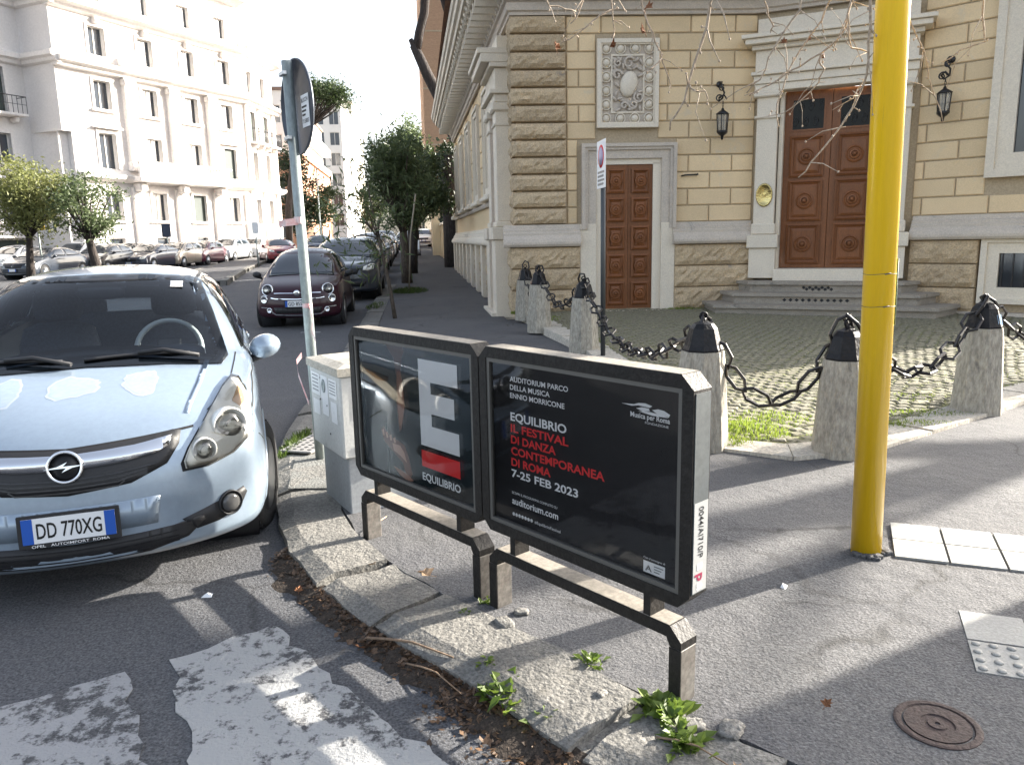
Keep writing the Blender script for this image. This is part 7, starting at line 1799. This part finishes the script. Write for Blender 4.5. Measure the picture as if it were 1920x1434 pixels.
# ---------------- grass, weeds and litter
GRS = leafmat('grass_blade', (.14, .21, .025), (.28, .34, .06), .5); WEED = leafmat('weed_leaf', (.09, .15, .02), (.2, .27, .05), .45)
def grass(name, label, areas, m, seed):
    r = random.Random(seed); mb = MB()
    for (x, y, rx, ry, n, h, z) in areas:
        for _ in range(n):
            a = r.uniform(0, 6.28); q = sqrt(r.random()); px, py = x + rx * q * cos(a), y + ry * q * sin(a); pz_ = z if z is not None else fz(px, py); hh = h * r.uniform(.4, 1.2) * (1.15 - .6 * q); d = r.uniform(0, 6.28); w_ = .004 + .03 * h * .3; ln = r.uniform(.1, .7) * hh
            mb.add([(px - w_ * sin(d), py + w_ * cos(d), pz_ - .005), (px + w_ * sin(d), py - w_ * cos(d), pz_ - .005), (px + ln * .4 * cos(d) + w_ * .7 * sin(d), py + ln * .4 * sin(d) - w_ * .7 * cos(d), pz_ + hh * .6), (px + ln * cos(d), py + ln * sin(d), pz_ + hh)], [(0, 1, 2), (0, 2, 3)])
    o = mb.build(name, m); tag(o, label, 'grass', kind='stuff'); return o
ar = [(1.82, 5.75, .3, .3, 900, .07, None), (2.1, 6.1, .35, .3, 700, .05, None), (1.55, 5.45, .2, .15, 350, .06, None), (3.3, 6.15, .5, .15, 700, .04, None), (3.1, 5.85, .35, .1, 400, .05, None), (3.55, 6.75, .35, .2, 300, .035, None), (1.45, 8.0, .25, .8, 400, .04, None), (3.0, 7.4, .8, .5, 600, .025, None), (2.3, 8.3, .5, .4, 300, .025, None), (1.2, 10.5, .2, .8, 300, .04, None), (.7, 13.2, .2, .4, 250, .05, None), (3.2, 14.2, .4, .12, 350, .06, None), (2.2, 5.6, .8, .25, 500, .02, None), (4.6, 7.6, 1.0, .6, 600, .025, None), (2.9, 6.8, 1.2, .9, 1200, .018, None), (.12, 14.15, .12, .2, 200, .08, None)]
grass('grass_patches', 'bright green grass growing among the forecourt cobbles', ar, GRS, 61)
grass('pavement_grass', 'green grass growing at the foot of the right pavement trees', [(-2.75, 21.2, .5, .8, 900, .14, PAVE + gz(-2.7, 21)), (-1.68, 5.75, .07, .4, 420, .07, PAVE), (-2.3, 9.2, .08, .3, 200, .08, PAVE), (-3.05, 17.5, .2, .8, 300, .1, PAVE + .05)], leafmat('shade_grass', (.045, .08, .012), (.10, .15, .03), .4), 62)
def weed(x, y, z, s, n, seed, label):
    r = random.Random(seed); t = thing('weed', label, 'weed', (x, y, z), r.uniform(0, 6), 'weeds in the kerb joints'); mb = MB()
    for _ in range(n):
        a = r.uniform(0, 6.28); l = s * r.uniform(.5, 1.2); e = r.uniform(.2, 1.1); w_ = l * .2; d = Vector((cos(a) * cos(e), sin(a) * cos(e), sin(e))); sd = Vector((-sin(a), cos(a), 0)); o = Vector((r.gauss(0, s * .45), r.gauss(0, s * .3), 0))
        mb.add([o, o + d * l * .55 + sd * w_, o + d * l + Vector((0, 0, -l * .25)), o + d * l * .55 - sd * w_], [(0, 1, 2, 3)])
    mb.build('leaves', WEED, t)
for x, y, s, n, lab in ((-.06, 2.42, .085, 110, 'largest leafy weed in the gutter below the kerb'), (.27, 2.56, .05, 36, 'weed in the joint beside the right poster post'), (.2, 2.46, .035, 26, 'small weed just below the joint weed'), (.48, 2.25, .08, 90, 'leafy weed at the foot of the right poster post'), (.09, 2.3, .06, 60, 'low weed between two kerb stones near the bottom'), (.5, 2.1, .07, 70, 'weed at the lower edge right of the last kerb stone'), (-.13, 3.05, .035, 26, 'tiny weed at the foot of the middle poster post'), (-.22, 2.95, .03, 20, 'tiny weed left of the middle poster post'), (-.1, 2.58, .04, 26, 'small weed on the kerb edge above the gutter litter')):
    weed(x, y, PAVE + .0 if y > 2.47 or x > .3 else ROAD + .03, s, n, int(abs(x) * 1000), lab)
# gutter litter: brown leaf crumbs, as one mass
r = random.Random(71); mb = MB()
for _ in range(3400):
    t = r.random(); k = 3.2 + t * 7.0; i = int(k); p0 = Vector(KERB[i]); p1_ = Vector(KERB[i + 1]); p = p0.lerp(p1_, k - i); tn = (p1_ - p0).normalized(); nrm = Vector((-tn.y, tn.x))
    p = p + nrm * abs(r.gauss(0, .055)) * (1.6 if k < 6.5 else .8) - nrm * .0; s = r.uniform(.004, .017); a = r.uniform(0, 6.28); z = ROAD + .004 + max(0, .03 - (p - p0.lerp(p1_, k - i)).length * .35) + r.uniform(0, .006)
    u = Vector((cos(a), sin(a), r.uniform(-.5, .5))) * s; v = Vector((-sin(a), cos(a), r.uniform(-.5, .5))) * s * r.uniform(.3, .8)
    c = Vector((p.x, p.y, z)); mb.add([c - u, c + v, c + u, c - v], [(0, 1, 2, 3)])
lt = mb.build('gutter_litter', leafmat('litter', (.035, .022, .014), (.15, .085, .045), .1)); tag(lt, 'brown crumbs of dry leaves gathered in the gutter', 'litter', kind='stuff')
mb = MB()
sw_pts = [(x, y) for x, y in densify(KERB[3:11], .05, False)]; o2_ = [(a[0] + b[0] * 0, a[1]) for a, b in zip(sw_pts, sw_pts)]
in_ = offset_line(sw_pts, .03); ou_ = offset_line(sw_pts, -.12)
vs = []
for a, b, c in zip(in_, sw_pts, ou_): vs += [(a[0], a[1], ROAD + .035 + r.uniform(-.008, .01)), (lerp(b[0], c[0], .4) + r.uniform(-.02, .02), lerp(b[1], c[1], .4), ROAD + .022 + r.uniform(-.006, .006)), (c[0] + r.uniform(-.05, .05), c[1] + r.uniform(-.05, .05), ROAD - .004)]
mb.add(vs, [q for i in range(len(in_) - 1) for q in ((3 * i, 3 * i + 1, 3 * i + 4, 3 * i + 3), (3 * i + 1, 3 * i + 2, 3 * i + 5, 3 * i + 4))], 0, True)
so = mb.build('gutter_soil', mat('gutter_soil', (.05, .036, .026), .95, var=(.03, .024, .02), vscale=20, fine=(90, .5), bump=1, bscale=60, world=True), fix=True); tag(so, 'strip of dark soil silted along the kerb', 'soil', kind='stuff')
# single leaves, sticks and paper scraps
def drop(name, label, cat, mb, m, x, y, z, rz=0, rx=0, group=None):
    o = mb.build(name, m, None, Matrix.Translation((x, y, z)) @ Matrix.Rotation(rz, 4, 'Z') @ Matrix.Rotation(rx, 4, 'X')); tag(o, label, cat, group); return o
PALE = mat('pale_dry_leaf', (.42, .30, .19), .8, var=(.3, .19, .11), vscale=40)
drop('fallen_leaf', 'large pale plane leaf lying on the pavement between the poster posts', 'leaf', leaf_mesh(2, .055), PALE, -.41, 3.28, PAVE + .03, 1.0, .1)
for i, (x, y, lab) in enumerate(((-1.0, 3.3, 'curled dry leaf on the road beside the kerb'), (-1.15, 3.75, 'slim dry leaf on the road by the car wheel'), (-.62, 2.78, 'curled leaf in the gutter left of the weeds'), (-.68, 3.42, 'small curled leaf in the crack above the kerb'), (1.0, 2.25, 'small dry leaf on the pavement near the manhole cover'), (.62, 1.95, 'slim dry leaf at the bottom right of the kerb'))):
    drop('fallen_leaf', lab, 'leaf', leaf_mesh(20 + i, .026), PALE if i % 2 else DRY, x, y, (ROAD if x < -.6 and i < 3 else PAVE) + .022, i * 1.3, .5, 'small fallen leaves')
STICK = mat('dry_stick', (.22, .15, .10), .85, fine=(60, .3))
for i, (a, b, rr_, lab) in enumerate((((-.6, 2.83, .09), (-.24, 2.62, .12), .006, 'long thin stick lying along the kerb edge'), ((-.42, 2.66, .075), (-.2, 2.42, .1), .004, 'short stick in the gutter litter'), ((-.78, 3.83, .14), (-.7, 3.98, .17), .006, 'pale stick leaning at the foot of the left poster post'), ((.42, 2.12, .13), (.62, 1.95, .14), .004, 'thin twig at the lower right of the kerb'), ((.3, 2.02, .08), (.52, 1.9, .13), .004, 'bent twig by the last kerb stone'))):
    A, B = Vector(a), Vector(b); mm = A.lerp(B, .5) + Vector((.01, .02, .01)); o = MB().tube([A, A.lerp(mm, .5) + Vector((0, .006, 0)), mm, B], [rr_, rr_, rr_ * .8, rr_ * .5], 6).build('stick', STICK if i != 2 else PALE); tag(o, lab, 'stick', 'loose sticks by the kerb')
for i, (x, y, z, s, lab) in enumerate(((-1.42, 3.29, ROAD, .025, 'white paper scrap on the road before the car'), (1.17, 3.13, PAVE, .02, 'white scrap on the pavement in the pole shadow'), (-3.5, 13.5, ROAD, .03, 'tiny white scrap under the dark red car'))):
    mb = MB().add([(-s, -s * .5, .004), (s, -s * .6, .006), (s * .9, s * .5, .012), (0, s * .3, .02), (-s * .8, s * .6, .006)], [(0, 1, 3), (1, 2, 3), (0, 3, 4)]); drop('paper_scrap', lab, 'scrap', mb, M_['white'], x, y, z, i)
# broken stones round the right post
for i, (x, y, s) in enumerate(((.55, 2.18, .035), (.66, 2.15, .045), (-.05, 2.86, .042), (.02, 2.95, .03), (.28, 2.36, .022))):
    mb = MB(); soft_box(mb, (0, 0, 0), s * 2, s * 1.5, s * .6); mb.v = [(v[0] + r.gauss(0, s * .08), v[1] + r.gauss(0, s * .08), v[2] + r.gauss(0, s * .06)) for v in mb.v]
    o = mb.build('broken_stone', M_['kerb'], None, Matrix.Translation((x, y, PAVE + .006)) @ Matrix.Rotation(i, 4, 'Z')); tag(o, ['broken stone left of the right poster post foot', 'larger broken stone right of the right poster post foot', 'lump of stone at the middle poster post', 'small lump of stone behind the middle poster post', 'small stone chip in the kerb joint'][i], 'stone', 'broken stones on the kerb')
